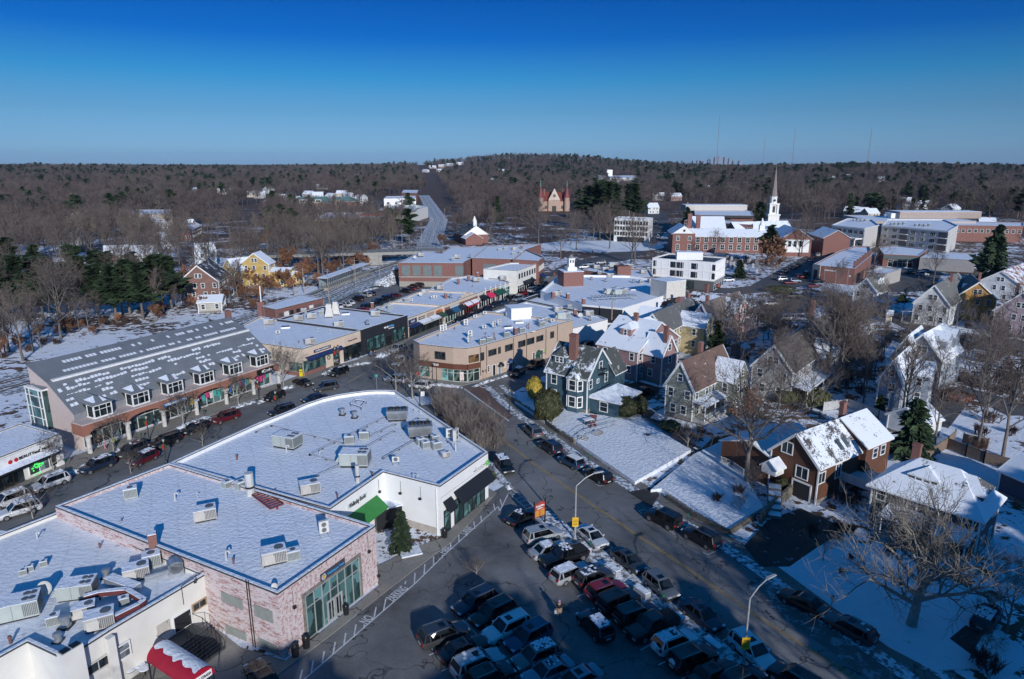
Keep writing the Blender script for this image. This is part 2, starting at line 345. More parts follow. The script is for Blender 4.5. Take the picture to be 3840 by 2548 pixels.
    def sign(s,r,mat,txt=None,tm=None,size=None,out=.12,w=None,bold=0,label=None):
        u0,u1,z0,z1=r; o=s.box('sign',r,out,mat)
        if label: o['label']=label
        if txt:
            wtext(txt,size or (z1-z0)*.7,tm or WHITE,o,((u0+u1)/2,-out-.02,(z0+z1)/2-s.zo),(math.pi/2,0,0),w=w or (u1-u0)*.85,bold=bold)
        return o
    def text(s,r,txt,tm,bold=0,size=None,out=.05):
        u0,u1,z0,z1=r; p=s.pt((u0+u1)/2,out,(z0+z1)/2); return wtext(txt,size or (z1-z0)*1.2,tm,s.root,p,(math.pi/2,0,s.rz),w=(u1-u0),bold=bold,ext=.05)
ORD=['','second ','third ','fourth ','fifth ','sixth ','seventh ','eighth ','ninth ','tenth ','eleventh ','twelfth ','thirteenth ','fourteenth ','fifteenth ','sixteenth ','seventeenth ','eighteenth ','nineteenth ','twentieth ']
# ------------------------------------------------------------ terrain
def sm(a,b,x): t=max(0.,min(1.,(x-a)/(b-a))); return t*t*(3-2*t)
def T(x,y):
    d=math.hypot(x,y)
    h=15*sm(900,3000,d)+46*math.exp(-((x-60)/(430 if x<60 else 470))**2-((y-2700)/500)**2)
    h+=17*math.exp(-((x-900)/700)**2-((y-1750)/330)**2)+9*math.exp(-((x+1500)/600)**2-((y-2100)/400)**2)
    h+=sm(700,1500,d)*(7*mnoise.noise(Vector((x/520,y/520,3)))+3*mnoise.noise(Vector((x/170,y/170,8))))
    return max(h,0) if d>700 else 0.
def GT(p,dz=0.):
    r=ray(p); t=300.
    while t<9000:
        q=Vector((0,0,CAM_H))+r*t
        if q.z<=T(q.x,q.y)+dz: return q
        t+=max(4,t*.006)
    return Vector((0,0,CAM_H))+r*3500
# ============================================================ FLAT ROOFED BUILDINGS
TAKEN=[]      # footprints, so that the scattered trees keep off them
def flat(name,label,pts,h,wall,roof=None,par=.35,cope=COPE,cat='building',group=None,z0=0.,snowcap=True,world=False,wt=.3):
    P0=[Vector(p[:2]) for p in pts] if world else [G(p,h).xy for p in pts]
    P_=ccw(P0); c=sum(P_,Vector((0,0)))/len(P_); root=thing(name,label,cat,(c.x,c.y,z0),0,group)
    Q=[p-c for p in P_]; h_=h-z0; TAKEN.append(P_)
    m=MB(); m.ring(Q,inset(Q,wt),0,h_); m.build('wall',wall,root)
    m=MB(); m.sheet(inset(Q,wt*.8),h_-par); m.build('roof',roof or SNOWR,root)
    m=MB(); m.ring(inset(Q,-.06),inset(Q,wt+.05),h_+.002,h_+.11); o=m.build('coping',cope,root)
    if snowcap:
        m=MB(); m.ring(inset(Q,.03),inset(Q,wt),h_+.112,h_+.17); m.build('snow_cover',SNOWR,o)
    root['roofz']=h-par; return root,P0
def W_(root,P0,i,j,z0=0.): return Wall(root,P0[i],P0[j],z0)
WB=BRICK((.33,.11,.09),(.26,.09,.075),(.5,.42,.40),white=1.); PLAS=P((.70,.68,.63),.85,var=.08,sc_=.4); WHW=P((.80,.80,.80),.75,var=.05,sc_=.5)
CREAM=P((.62,.52,.42),.85,var=.08,sc_=.6); CREAM2=P((.68,.52,.38),.85,var=.05); TANB=BRICK((.46,.35,.27),(.41,.31,.24),(.5,.42,.35)); BLKW=P((.022,.024,.03),.6,var=.2)
RUST=P((.13,.045,.025),.7,var=.35,sc_=4); NAVY=P((.012,.03,.11),.6); GRN=P((.03,.20,.045),.75,var=.08); DGRN=P((.01,.07,.05),.8); PINK=P((.62,.03,.10),.7); TEALA=P((.02,.10,.20),.75); ORG=P((.55,.12,.02),.6)
# --- bank in whitewashed brick
bank,b=flat('brick_bank_building','whitewashed brick bank building with snowy flat roof and tall glass front, beside the parking lot',[(207,1903),(1041,2231),(1407,1975),(636,1740)],6.6,WB,par=.3)
wf=W_(bank,b,1,2); wl=W_(bank,b,0,1)
r=wf.rect('D1',475,1225,925,460); wf.store((r[0],r[1],.08,r[3]),fr=P((.45,.47,.46),.4,.3),gl=GLT,step=1.05,name='glass_front')
wf.box('stone_surround',(r[0]-.35,r[0]-.06,0,r[3]+.35),.1,STONE); wf.box('stone_surround',(r[1]+.06,r[1]+.35,0,r[3]+.35),.1,STONE); wf.box('stone_surround',(r[0]-.06,r[1]+.06,r[3]+.06,r[3]+.35),.1,STONE)
um=(r[0]+r[1])/2; 
for k in (-1,0): wf.door((um+k*1.05+.08,um+k*1.05+.97,.08,2.3),mat=P((.45,.47,.46),.4,.3),fr=P((.45,.47,.46),.4,.3),gl=GL)
r=wf.rect('D1',585,685,797,465); s=wf.sign(r,P((.05,.055,.08),.6)); u=r[0]; zc=(r[2]+r[3])/2; hh=(r[3]-r[2])
wtext('Washington Trust',hh*.42,P((.06,.30,.62),.4),s,(u+(r[1]-r[0])*.60,-.15,zc),(math.pi/2,0,0),w=(r[1]-r[0])*.70,bold=.01)
m=MB(); cx=u+hh*.48
for rr,mi in ((.40,0),(.33,1),(.29,0),(.24,1)):
    n=24; z=-.125-.004*(.45-rr)*20; m.add([(cx+rr*hh*math.cos(i*6.283/n),z,zc+rr*hh*math.sin(i*6.283/n)) for i in range(n)],[list(range(n))],mi)
m.build('emblem',[P((.7,.7,.7),.4),P((.03,.06,.22),.5)],s); wtext('W',hh*.42,P((.8,.5,.02),.4),s,(cx,-.19,zc),(math.pi/2,0,0),bold=.02)
GB=P((.35,.40,.36),.35,var=.3,sc_=3)
for q in ((2025,855,2200,850),(2065,1137,2232,1150)):
    r=wl.rect('D0',*q); o=wl.store(r,fr=P((.28,.30,.28),.6),gl=GB,step=.16,hsplit=1,name='barred_window')
for q in ((0,985,150,955),(35,1265,185,1262)): r=wl.rect('D1',*q); wl.store(r,fr=P((.28,.30,.28),.6),gl=GB,step=.16,hsplit=1,name='barred_window')
m=MB()
for u in (wl.uz(px('D0',2235,640))[0],wl.uz(px('D0',2255,640))[0]): p=wl.pt(u,.08,0); m.tube(p,(p.x,p.y,6.9),.05,n=6)
m.build('drain_pipe',BLK,bank)
def lampbox(W,k,x,y):
    u,z=W.uz(px(k,x,y)); m=MB(); m.box(u-.14,u+.14,-.25,-.01,z-.12,z+.14-0); m.tube((u,-.03,z),(u,-.03,z+1.6),.02,n=4); m.build('wall_light',DARK,W.root,(W.La.x,W.La.y,-W.zo),W.rz)
for q in ((1018,408),(340,912),(1105,628)): lampbox(wf,'D1',*q)
# --- curved roof block on the corner
cp=[(636,1740),(800,1665),(960,1593),(1084,1544),(1145,1517),(1208,1496),(1270,1482),(1332,1473),(1375,1468),(1414,1466),(1450,1466),(1485,1468.6),(1830,1699),(1650,1826),(1437,1772),(1237,1911)]
cur,b=flat('curved_corner_block','big white corner shop block with curved snowy roof full of air units',cp,6.4,WHW,par=.45,cope=P((.06,.055,.05),.6))
wf=W_(cur,b,13,12); wn=W_(cur,b,14,13); wb=W_(cur,b,15,14)
r=wf.rect('B1',1800,1560,2070,1300); wf.store((r[0],r[1],.1,3.3),step=1.0,gl=GLT); ru=r
r=wf.rect('B1',1795,1392,2085,1105); wf.awning((r[0],wf.len-.2,3.0,r[3]-0.),1.25,DARK,label='wide black awning')
r2=wf.rect('B1',1705,1568,1752,1440); wf.store((r2[0],r2[1]+.1,.1,2.9),step=1.2); wf.awning((r2[0]-.1,r2[1]+.5,2.9,4.2),1.0,DARK,label='small square black awning')
r=wf.rect('B1',1972,1137,2108,1040); s=wf.sign((r[0],r[1],r[2],r[3]+.0),BLK,None)
zc=(r[2]+r[3])/2
m=MB(); q=[(r[0]+.3+.13*i,zc+.22*math.sin(i*2.1)+(.25 if i<3 else 0)) for i in range(int((r[1]-r[0]-1.6)/.13))]
for a_,b_ in zip(q,q[1:]): m.beam((a_[0],-.14,a_[1]),(b_[0],-.14,b_[1]),.03,.09)
m.build('script_marks',WHITE,s)
m=MB(); GG=P((.12,.65,.05),.5)
for k in (0,1): m.box(r[1]-(r[1]-r[0])*.2,r[1]-.1,-.15,-.12,zc-.35+k*.38,zc-.12+k*.38)
m.build('green_mark',GG,s)
wf.box('facade_band',(0.02,wf.len-.02,r[2]-.35,r[2]-.25),.05,P((.6,.6,.6),.6))
r=wb.rect('B1',825,1480,1000,1320); wb.sign(r,P((.60,.68,.66),.7),'Wellesley Books',DARK,size=.8)
r=wb.rect('B1',775,1530,1100,1420); wb.awning((r[0],r[1],2.7,4.1),1.6,GRN,label='bright green sloping awning')
r=wb.rect('D1',905,160,1015,60); wb.store((r[0]-1.0,r[1],.1,2.5),gl=GL)
for q in ((1115,1318),): lampbox(wb,'B1',*q)
for q in ((1315,1330),(1495,1380)): lampbox(wn,'B1',*q)
m=MB(); p=wn.pt(wn.len-.5,.08,0); m.tube(p,(p.x,p.y,6.0),.06,n=6); m.build('drain_pipe',WHITE,cur)
wn.box('plinth',(0.3,wn.len-.6,0,.9),.06,P((.42,.38,.34),.9))
# --- restaurant lower left
rp=[(223,1921),(541,2059),(775,2154),(630,2239),(413,2367),(304,2437),(240,2474),(103,2410),(-60,2500),(-260,2420),(-200,2085)]
res,b=flat('restaurant_building','white stucco restaurant building with crowded snowy roof, lowest at the left edge',rp,5.5,PLAS,par=.35,roof=SNOWRD)
wf=W_(res,b,6,2)
wA=Wall(res,b[3],b[2]); wB=Wall(res,b[5],b[3]); wC=Wall(res,b[8],b[7]); wD=Wall(res,b[7],b[6])
r=wA.rect('D0',1750,960,1865,820); wA.win(r,fr=P((.35,.24,.15),.6),split=(2,1))
r=wA.rect('D0',1590,1150,1720,925); wA.door(r,mat=DARK); 
r=wB.rect('D0',1440,1190,1520,1035); wB.door(r,mat=P((.5,.47,.42),.8),fr=P((.5,.47,.42),.8))
r=wB.rect('D0',1085,1400,1165,1215); wB.win(r,fr=TRIM,gl=GLASS((.2,.22,.24)),split=(1,2))
r=wB.rect('D0',760,1568,1020,1310); wB.win(r,fr=P((.55,.52,.48),.7),gl=GL,split=(2,1))
m=MB(); u,z=wA.uz(px('D0',1665,890)); m.tube((u,-.05,z),(u,-.05,z+1.9),.03,n=5); m.tube((u,-.05,z+1.9),(u+3.2,-.1,z+2.3),.03,n=5)
for k in (1.1,3.2): m.tube((u+k,-.1,z+2.1),(u+k,-.5,z+2.1),.025,n=5); m.lathe([(.03,z+2.1),(.16,z+1.8)],8,0,(u+k,-.5))
m.build('goose_neck_light',DARK,res,(wA.La.x,wA.La.y,0),wA.rz)
m=MB(); u=wB.uz(px('D0',1000,1180))[0]; m.box(u-.5,u+.1,-.5,-.01,0,5.3); u=wB.uz(px('D0',650,1300))[0]; m.box(u-1.1,u+.5,-.8,-.01,0,6.5); m.build('flue_chase',PLAS,res,(wB.La.x,wB.La.y,0),wB.rz)
m=MB(); m.box(u-1.0,u-.4,-.7,-.1,6.5,6.56); m.box(u-.25,u+.4,-.7,-.1,6.5,6.56); m.build('flue_opening',BLK,res,(wB.La.x,wB.La.y,0),wB.rz)
# --- white salon lower left
bp=[(-90,1752),(223,1630),(78,1589),(-140,1668)]
bea,b=flat('beauty_shop','white single storey salon with lettered fascia at the left edge',bp,4.7,PLAS,par=.1)
wf=W_(bea,b,0,1)
wf.box('fascia',(0,wf.len,2.9,4.55),.35,WHITE); 
r=wf.rect('B0',150,985,445,885); wf.text((r[0],r[1],3.45,3.95),'BEAUTYand  MAIN',DARK,out=.40)
m=MB()
for q in ((65,1003),(120,985)):
    u,z=wf.uz(px('B0',*q)); m.tube((u-.0,-.36,3.7),(u,-.42,3.7),.28,.28,14)
m.build('red_disc',P((.5,.02,.03),.5),bea,(wf.La.x,wf.La.y,0),wf.rz)
wf.awning((0,wf.len-1.2,2.5,3.3),1.3,BLK,snow=.95)
r=wf.rect('B0',280,1120,530,1000); wf.store((r[0]-.3,r[1],.5,2.6),gl=GLASS((.25,.33,.35)),fr=WHITE); 
o=wf.store((0.2,r[0]-1.2,.2,2.5),gl=GL,fr=DARK); wf.box('pilaster',(wf.len-1.1,wf.len-.1,0,2.9),.2,WHITE)
m=MB(); random.seed(5)
for k in range(26):
    u=r[0]+.8+random.gauss(0,.45); z=1.6+random.gauss(0,.5); m.box(u-.09,u+.09,-.14,-.12,z-.09,z+.09)
m.build('window_lights',P((.05,.75,.1),.5,em=1.2),bea,(wf.La.x,wf.La.y,0),wf.rz)
# --- coldwell building
cp=[(1132,1311),(1354,1240),(1038,1199),(975,1188),(912,1219),(925,1262),(982,1290)]
col,b=flat('realty_office_building','cream single storey corner building with navy awning and snowy roof, beyond the brick arcade',cp,5.9,CREAM,par=.3)
wf=W_(col,b,0,1); wl=W_(col,b,6,0)
r=wf.rect('M0',945,1285,1250,1030); wf.store((r[0],r[1],.9,3.2),fr=P((.10,.09,.08),.6)); wf.box('brick_base',(0.1,r[1],0,.85),.1,BR)
r1=wf.rect('M0',1380,1130,1455,960); wf.store((r1[0],r1[1],.15,3.2),gl=GLT)
r=wf.rect('M0',965,1100,1490,900); wf.awning((r[0],r[1],3.25,4.0),.9,NAVY,label='long navy awning')
r=wf.rect('M0',1088,1005,1330,890); wf.sign((r[0],r[1],4.3,4.95),NAVY,'COLDWELL BANKER REALTY',WHITE)
r=wf.rect('M0',1530,1085,1780,840); wf.store((r[0],wf.len-.15,.1,3.35),fr=BLK,gl=GL)
r=wf.rect('M0',1590,850,1718,800); wf.text((r[0],r[1],4.2,4.6),'Dellaria SALONS',BLK)
wf.box('arched_panel',(.9,wf.uz(px('M0',1490,900))[0]-.4,4.02,5.2),.03,CREAM2); wf.box('arched_panel',(wf.uz(px('M0',1525,900))[0]+.4,wf.len-.1,3.4,5.3),.03,P((.60,.47,.38),.8))
r=wl.rect('M0',735,1240,915,1075); wl.store((max(.3,r[0]),wl.len-.1,.9,2.9),fr=P((.35,.28,.2),.6)); wl.box('brick_base',(wl.len-5.2,wl.len-.02,0,.85),.1,BR)
m=MB()
for q in ((1300,1022,.32),):
    u,z=wf.uz(px('M0',q[0],q[1])); 
    for k in range(16):
        a=k*6.283/16; a2=a+6.283/16; m.tube((u+.4*math.cos(a),-.12,z+.4*math.sin(a)),(u+.4*math.cos(a2),-.12,z+.4*math.sin(a2)),.1,n=6)
m.build('wreath',P((.02,.08,.03),.8),col,(wf.La.x,wf.La.y,0),wf.rz)
# --- black steak house
kp=[(1354,1240),(1528,1184),(1265,1155),(1210,1151),(1038,1199)]
blk,b=flat('black_restaurant_building','matt black street restaurant with snowy roof carrying two white cooling towers',kp,6.0,BLKW,par=.3)
wf=W_(blk,b,0,1)
r=wf.rect('M0',1865,930,2120,680); wf.store((r[0],r[1],.6,3.6),fr=BLK,gl=GLT); r=wf.rect('M0',2140,830,2230,700); wf.door((r[0],r[1],0,2.6),mat=BLK,fr=P((.05,.05,.055),.5))
r=wf.rect('M0',2255,790,2350,600); wf.store((r[0],wf.len-.9,.5,3.6),fr=BLK,gl=GLT)
r=wf.rect('M0',2117,605,2258,545); wf.text((r[0],(r[0]+r[1])/2-.15,4.6,5.05),'black',WHITE,bold=.03); wf.text(((r[0]+r[1])/2,r[1],4.6,5.05),'& blue',P((.08,.4,.75),.5),bold=.03); wf.text(((r[0]+r[1])/2-.2,r[1],4.15,4.35),'STEAK AND CRAB',WHITE,bold=.01)
# --- small red brick building behind
rb,b=flat('brick_storehouse','low red brick building with snowy flat roof and boarded windows behind the cooling towers',pl('M0',530,325,1220,155,880,100,320,280),6.4,BR,par=.05)
wf=W_(rb,b,0,1)
for q in ((740,390,780,325),(830,360,872,305)): wf.win(wf.rect('M0',*q),fr=DARK,split=(3,2))
for q in ((575,435,625,365),(902,335,942,288)): wf.box('boarded_window',wf.rect('M0',*q),.06,P((.08,.08,.09),.7))
for q in ((658,420,708,345),(1022,305,1068,255)): wf.door(wf.rect('M0',*q),mat=WHITE)
r=wf.rect('M0',1105,300,1200,230); wf.box('boarded_window',r,.06,P((.10,.09,.09),.7))
m=MB(); p=rb.location; q=G(px('M0',310,212),7.2); m.box(q.x-p.x-.9,q.x-p.x+.9,q.y-p.y-.5,q.y-p.y+.5,0,7.3); o=m.build('chimney',BR,rb)
m=MB(); m.tube((q.x-p.x,q.y-p.y,7.3),(q.x-p.x,q.y-p.y,11.5),.16,n=8); m.build('flue_pipe',WHITE,o)
# --- shops up the street (left side)
s1,b=flat('cream_shop_row','cream shop row next to the black restaurant, with navy, grey and green awnings',[(1529,1196),(1664,1147),(1462,1134),(1412,1159),(1500,1187)],5.,CREAM,par=.3)
wf=W_(s1,b,0,1)
X=lambda k,x0,y0,x1,y1:wf.rect(k,x0,y0,x1,y1)
r=X('M1',125,580,242,470); wf.sign((r[0],r[1],3.3,4.5),NAVY,"GAP",WHITE,size=.8,w=1.8); wf.awning((r[0]-.2,r[1]+1.2,2.5,3.2),1.0,NAVY)
r=X('M1',275,495,365,440); wf.sign((r[0],r[1],3.6,4.3),BLK,"COHEN'S",WHITE)
r=X('M1',390,455,500,370); wf.box('blank_panel',(r[0],r[1],3.3,4.5),.06,P((.38,.28,.22),.8))
r=X('M1',528,395,622,345); wf.sign((r[0],r[1],3.7,4.3),ORG)
r=X('M1',270,560,430,500); wf.awning((r[0],r[1],2.5,3.4),1.6,P((.5,.5,.5),.8),snow=.8); r=X('M1',400,500,540,430); wf.awning((r[0],r[1],2.5,3.4),1.6,P((.5,.5,.5),.8),snow=.8,label='snow covered pale awning')
r=X('M1',525,450,690,370); wf.awning((r[0],wf.len,2.4,3.6),1.5,DGRN,label='dark green awning'); wf.store((.4,wf.len-.4,.1,2.4),gl=GL,step=1.3)
s2,b=flat('stepped_parapet_shops','shop row with stepped white parapet and red, blue and black awnings',[(1664,1147),(1792,1099),(1605,1090),(1560,1100),(1470,1134)],5.2,CREAM,par=.35)
wf=W_(s2,b,0,1); L2=wf.len
wf.box('brick_band',(.4,L2-.3,3.7,4.4),.06,BR)
wf.box('sign',(L2*.17,L2*.42,3.75,4.35),.12,P((.55,.58,.6),.6))
for a,c,mt,lb,sn in ((.02,.17,BLK,'black awning',0),(.18,.36,TEALA,'blue awning',0),(.38,.52,DARK,'charcoal awning',0),(.56,.74,P((.45,.03,.06),.7),'red awning streaked with snow',.85),(.76,.93,P((.45,.03,.06),.7),'red awning streaked with snow',.85)):
    wf.awning((L2*a,L2*c,2.5,3.7),1.5,mt,label=lb,snow=sn)
wf.store((.4,L2*.53,.1,2.5),gl=GLT,fr=WHITE); wf.store((L2*.56,L2-.5,.1,2.5),gl=GL,fr=P((.22,.05,.03),.7))
m=MB(); m.box(L2*.52,L2*.80,.0,.3,5.36,6.2); m.box(L2*.45,L2*.52,0,.3,5.36,5.7); m.build('stepped_parapet',CREAM,s2,(wf.La.x,wf.La.y,0),wf.rz)
s3,b=flat('pilaster_shop_row','shop row with white finials and pink and green awnings',[(1792,1099),(1912,1060),(1885,1050),(1760,1035),(1690,1045),(1605,1090)],4.9,P((.58,.56,.54),.8),par=.35)
wf=W_(s3,b,0,1); L3=wf.len
for a,c,mt,lb in ((.03,.20,BLK,'black awning'),(.24,.42,PINK,'hot pink awning'),(.45,.60,DGRN,'green awning nearest the pink one'),(.61,.76,DGRN,'green awning next to the shop window')):
    wf.awning((L3*a,L3*c,2.5,3.9),1.6,mt,label=lb)
wf.store((.4,L3*.78,.1,2.5),gl=GL,fr=WHITE); wf.store((L3*.8,L3-.3,.1,3.8),gl=GLT,fr=WHITE,step=1.8)
for a,c,mt in ((.24,.42,P((.12,.01,.02),.7)),(.45,.62,P((.35,.2,.03),.6)),(.63,.8,P((.3,.55,.62),.6))): wf.box('sign',(L3*a,L3*c,3.95,4.5),.1,mt)
for k in range(6): m=MB(); u=L3*(.22+.155*k); m.box(u-.12,u+.12,-.16,-.01,0,5.4); m.tube((u,-.05,5.4),(u,-.05,6.2),.08,.0,6); m.build('pilaster',WHITE,s3,(wf.La.x,wf.La.y,0),wf.rz)
s4,b=flat('white_two_storey_shop','long white two storey shop building in the middle of the street row',pl('N0',835,245,1115,262,1305,195,1060,195),8.,P((.72,.71,.66),.8,var=.08,sc_=.5),par=.3)
wf=W_(s4,b,1,2); wf.row(8,5.9,.9,1.5,u0=1,u1=wf.len-1,fr=DARK,sub=False,split=(1,2)); wf.store((.5,wf.len-.5,.1,2.7),gl=GL,fr=WHITE,step=2); 
for a,c in ((.25,.5),(.5,.7)): wf.awning((wf.len*a,wf.len*c,2.6,3.7),1.4,BLK)
s5,b=flat('brick_street_end_building','two storey brick building at the far end of the street row',pl('N0',1300,178,1344,146,1190,83,1080,165),9.2,BR,par=.35,snowcap=True)
wf=W_(s5,b,0,1); wf.row(6,6.2,1.,1.7,fr=WHITE,sub=False); wf.awning((2,wf.len-3,2.8,4.0),1.8,NAVY); wf.store((.5,wf.len-.5,.1,2.8),gl=GL,step=2.5)
# --- big brick buildings beyond the north lot
g1,b=flat('glass_block_brick_building','brick building with grey glass block windows facing the rear parking lot',pl('N0',120,195,665,198,690,178,740,155,860,60,560,65,500,100,318,97),8.5,BR,par=.1)
wf=W_(g1,b,0,1)
for k in range(6):
    if k==4: continue
    u=wf.len*(.055+.165*k); wf.store((u,u+wf.len*.12,4.1,7.6),fr=P((.2,.22,.22),.6),gl=P((.16,.20,.20),.4,var=.4,sc_=3),step=1.,name='glass_block_window')
wf.box('concrete_band',(0,wf.len,3.3,3.8),.08,CONC); wf.box('painted_base',(0,wf.len,0,1.9),.08,P((.33,.31,.27),.9))
g2,b=flat('wide_brick_market','wide brick market building with vast snowy roof and curved corner',pl('N0',740,155,1080,165,1190,83,1320,38,865,55),9.,BR,par=.12)
wf=W_(g2,b,0,1)
for a,c in ((.28,.58),(.68,.8)): wf.store((wf.len*a,wf.len*c,4.,7.),fr=P((.2,.22,.22),.6),gl=P((.16,.20,.20),.4,var=.4,sc_=3),step=1.2,name='glass_block_window')
# --- tan corner building
tp=pl('M1',195,780,285,830,780,885,985,893,1170,860)+[(2148,1202),(2100,1199),(1821,1169)]
tan,b=flat('tan_brick_corner_building','tan brick two storey building with wedge shaped snowy roof where the streets fork',tp,7.2,TANB,par=.4)
wa=W_(tan,b,1,2); wb=W_(tan,b,2,3); wc=W_(tan,b,3,4); wd=W_(tan,b,4,5)
dk=P((.07,.055,.045),.6)
wa.win(wa.rect('M1',518,1040,664,950),fr=dk,split=(3,1)); wc.win((.4,wc.len-.3,4.2,5.6),fr=dk,split=(3,1),gl=GLASS((.25,.14,.06)))
for q in ((1300,1010,1413,890),(1443,970,1476,868),(1545,940,1652,820),(1738,880,1840,765),(1868,840,1968,728),(2003,800,2103,690),(2208,742,2260,640)): wd.win(wd.rect('M1',*q),fr=dk,split=(3,1))
wd.win((.15,1.2,4.1,5.7),fr=dk,split=(2,1))
for W in (wa,wb,wc): W.box('rust_fascia',(0.,W.len,2.75,3.85),.22,RUST)
wa.text((wa.rect('M1',482,1165,572,1130)[0],wa.rect('M1',482,1165,572,1130)[1],3.1,3.6),'ARDAN',WHITE,bold=.02,out=.26)
r=wa.rect('M1',622,1370,778,1210); wa.store((r[0],wa.len-.05,.25,2.7),fr=P((.45,.5,.48),.5),gl=GLASS((.22,.45,.42)),step=1.6); r=wa.rect('M1',300,1320,440,1160); wa.store((r[0],r[1],.5,2.6),fr=P((.45,.5,.48),.5),gl=GLASS((.22,.45,.42)))
wb.store((.05,wb.len-.05,.25,2.7),fr=P((.45,.5,.48),.5),gl=GLASS((.07,.11,.09))); wc.store((.05,wc.len-.2,.15,2.7),fr=P((.45,.5,.48),.5),gl=GLASS((.09,.13,.11)),step=1.1)
m=MB(); m.box(wb.len*.45,wb.len*.75,-.14,-.12,.5,2.3); m.build('poster',P((.65,.55,.50),.6,var=.5,sc_=4),tan,(wb.La.x,wb.La.y,0),wb.rz)
for q,mt in (((1362,1298,1398,1160),BLK),((1442,1265,1478,1145),P((.2,.25,.28),.5)),((1590,1215,1630,1090),P((.3,.35,.4),.5)),((1948,1030,1978,930),P((.12,.08,.05),.6)),((2070,985,2098,895),P((.12,.05,.03),.6))): 
    r=wd.rect('M1',*q); wd.door((r[0],r[1],.05,2.35),mat=mt)
def dome(W,u,z,rad,mat,out=.9):
    m=MB(); n=9
    prof=[(math.cos(a),math.sin(a)) for a in [i*math.pi/2/5 for i in range(6)]]
    vs=[];fs=[]
    for i in range(n):
        t=math.pi*i/(n-1)
        for c_,s_ in prof: vs.append((u+rad*c_*math.cos(t),-.01-out*c_*math.sin(t),z+rad*s_))
    for i in range(n-1):
        for j in range(5): fs.append([i*6+j,i*6+j+1,(i+1)*6+j+1,(i+1)*6+j])
    m.add(vs,fs); m.build('dome_awning',mat,W.root,(W.La.x,W.La.y,0),W.rz,smooth=True)
for q,mt in (((1474,1140),BLK),((1617,1085),NAVY),((2035,960),DGRN)): u,z=wd.uz(px('M1',*q)); dome(wd,u,z-.1,.85,mt)
wd.win(wd.rect('M1',1282,1240,1316,1140),split=(1,3)); wd.box('ghost_patch',wd.rect('M1',1525,1185,1560,1070),.01,P((.6,.52,.44),.8))
for u in (wd.uz(px('M1',1178,1000))[0],wd.uz(px('M1',1270,1000))[0],wd.uz(px('M1',1665,900))[0],wd.uz(px('M1',1857,800))[0],wd.uz(px('M1',2142,700))[0],wd.uz(px('M1',2310,640))[0]):
    m=MB(); p=wd.pt(u,.09,0); m.tube((p.x,p.y,1),(p.x,p.y,7),.05,n=6); m.build('drain_pipe',DARK,tan)
m=MB(); q=G(px('M1',1740,420),7.); c=tan.location; 
m2=MB(); m2.box(-2.6,2.6,-2.2,2.2,0,2.6); o=m2.build('roof_hut',WHW,tan,(q.x-c.x,q.y-c.y,6.8),.35); m2=MB(); m2.box(-2.75,2.75,-2.35,2.35,2.602,2.75); m2.build('snow_cover',SNOWR,o)
# --- buildings behind tan
t1,b=flat('white_sided_block','long low block with bright white side wall between the tan building and the pink house',[(2148,1233),(2279,1199),(2250,1188),(1975,1133),(1842,1172),(2100,1205)],5.2,WHW,par=.3)
t2,b=flat('black_parapet_block','low block with tall black parapets and brick chimneys, across from the pink awning',[(2182,1170),(2184,1127),(2012,1105),(1956,1124)],5.6,BLKW,par=.8)
t3,b=flat('broad_white_roofed_store','broad white store with chimneys and yellow flower mural tower',[(2184,1145),(2335,1159),(2559,1090),(2540,1060),(2362,1036),(2100,1032),(2027,1093)],7.,WHW,par=.5,cope=WHITE)
wf=W_(t3,b,1,2); wn=W_(t3,b,0,1); wn.box('black_cladding',(0,wn.len,3,6.7),.04,BLKW)
r=wf.rect('M2',1490,330,1625,215); wf.store((r[0],wf.len-1.0,3.3,5.4),fr=DARK,gl=GL,step=2.2)
c=t3.location; q=G(px('M2',1635,60),7.) 
def boxon(root,P_,zt,w_,d_,h_,rz,name,mat,cap=SNOWR,z=None):
    q=G(P_,zt); c=root.location; m=MB(); m.box(-w_/2,w_/2,-d_/2,d_/2,0,h_); o=m.build(name,mat,root,(q.x-c.x,q.y-c.y,zt-c.z),rz)
    if cap: m=MB(); m.box(-w_/2-.08,w_/2+.08,-d_/2-.08,d_/2+.08,h_+.003,h_+.16); m.build('snow_cover',cap,o)
    return o
rzs=math.atan2((b[2]-b[1]).y,(b[2]-b[1]).x)
tw=boxon(t3,px('A2',1412,1330),6.5,7.2,6.5,4.6,rzs-.35,'mural_tower',P((.6,.57,.52),.85))
m=MB(); q=Vector((3.63,0,0)); m.box(3.602,3.64,-3.2,3.2,-3.5,4.55); mu=m.build('mural',P((.72,.50,.60),.7,var=.12),tw)
m=MB(); random.seed(8)
for k in range(12):
    y=-2.6+5.2*random.random(); z=-.5+4.6*random.random(); 
    for a in range(5): t=a*1.257+k; m.add([(3.66,y,z),(3.67,y+.55*math.cos(t),z+.55*math.sin(t)),(3.67,y+.55*math.cos(t+.8),z+.55*math.sin(t+.8))],[[0,1,2],[2,1,0]],0 if k%3 else 1)
m.build('painted_flowers',[P((.85,.5,.02),.6),P((.03,.10,.05),.6)],mu)
clk=boxon(t3,px('A2',530,1230),6.5,6.4,6.,4.4,.25,'brick_clock_base',BR)
m=MB(); m.box(-1.5,1.5,-1.5,1.5,4.5,5.6); m.box(-.9,.9,-.9,.9,5.6,8.1); m.box(-1.1,1.1,-1.1,1.1,8.1,8.3); m.add([(-1.1,-1.1,8.3),(1.1,-1.1,8.3),(1.1,1.1,8.3),(-1.1,1.1,8.3),(0,0,9.5)],[[0,1,4],[1,2,4],[2,3,4],[3,0,4]],1)
for x in (-.4,.4): m.box(x-.2,x+.2,-.95,-.91,6.9,7.8,2)
m.build('cupola',[WHITE,P((.2,.19,.2),.7),DARK],clk)
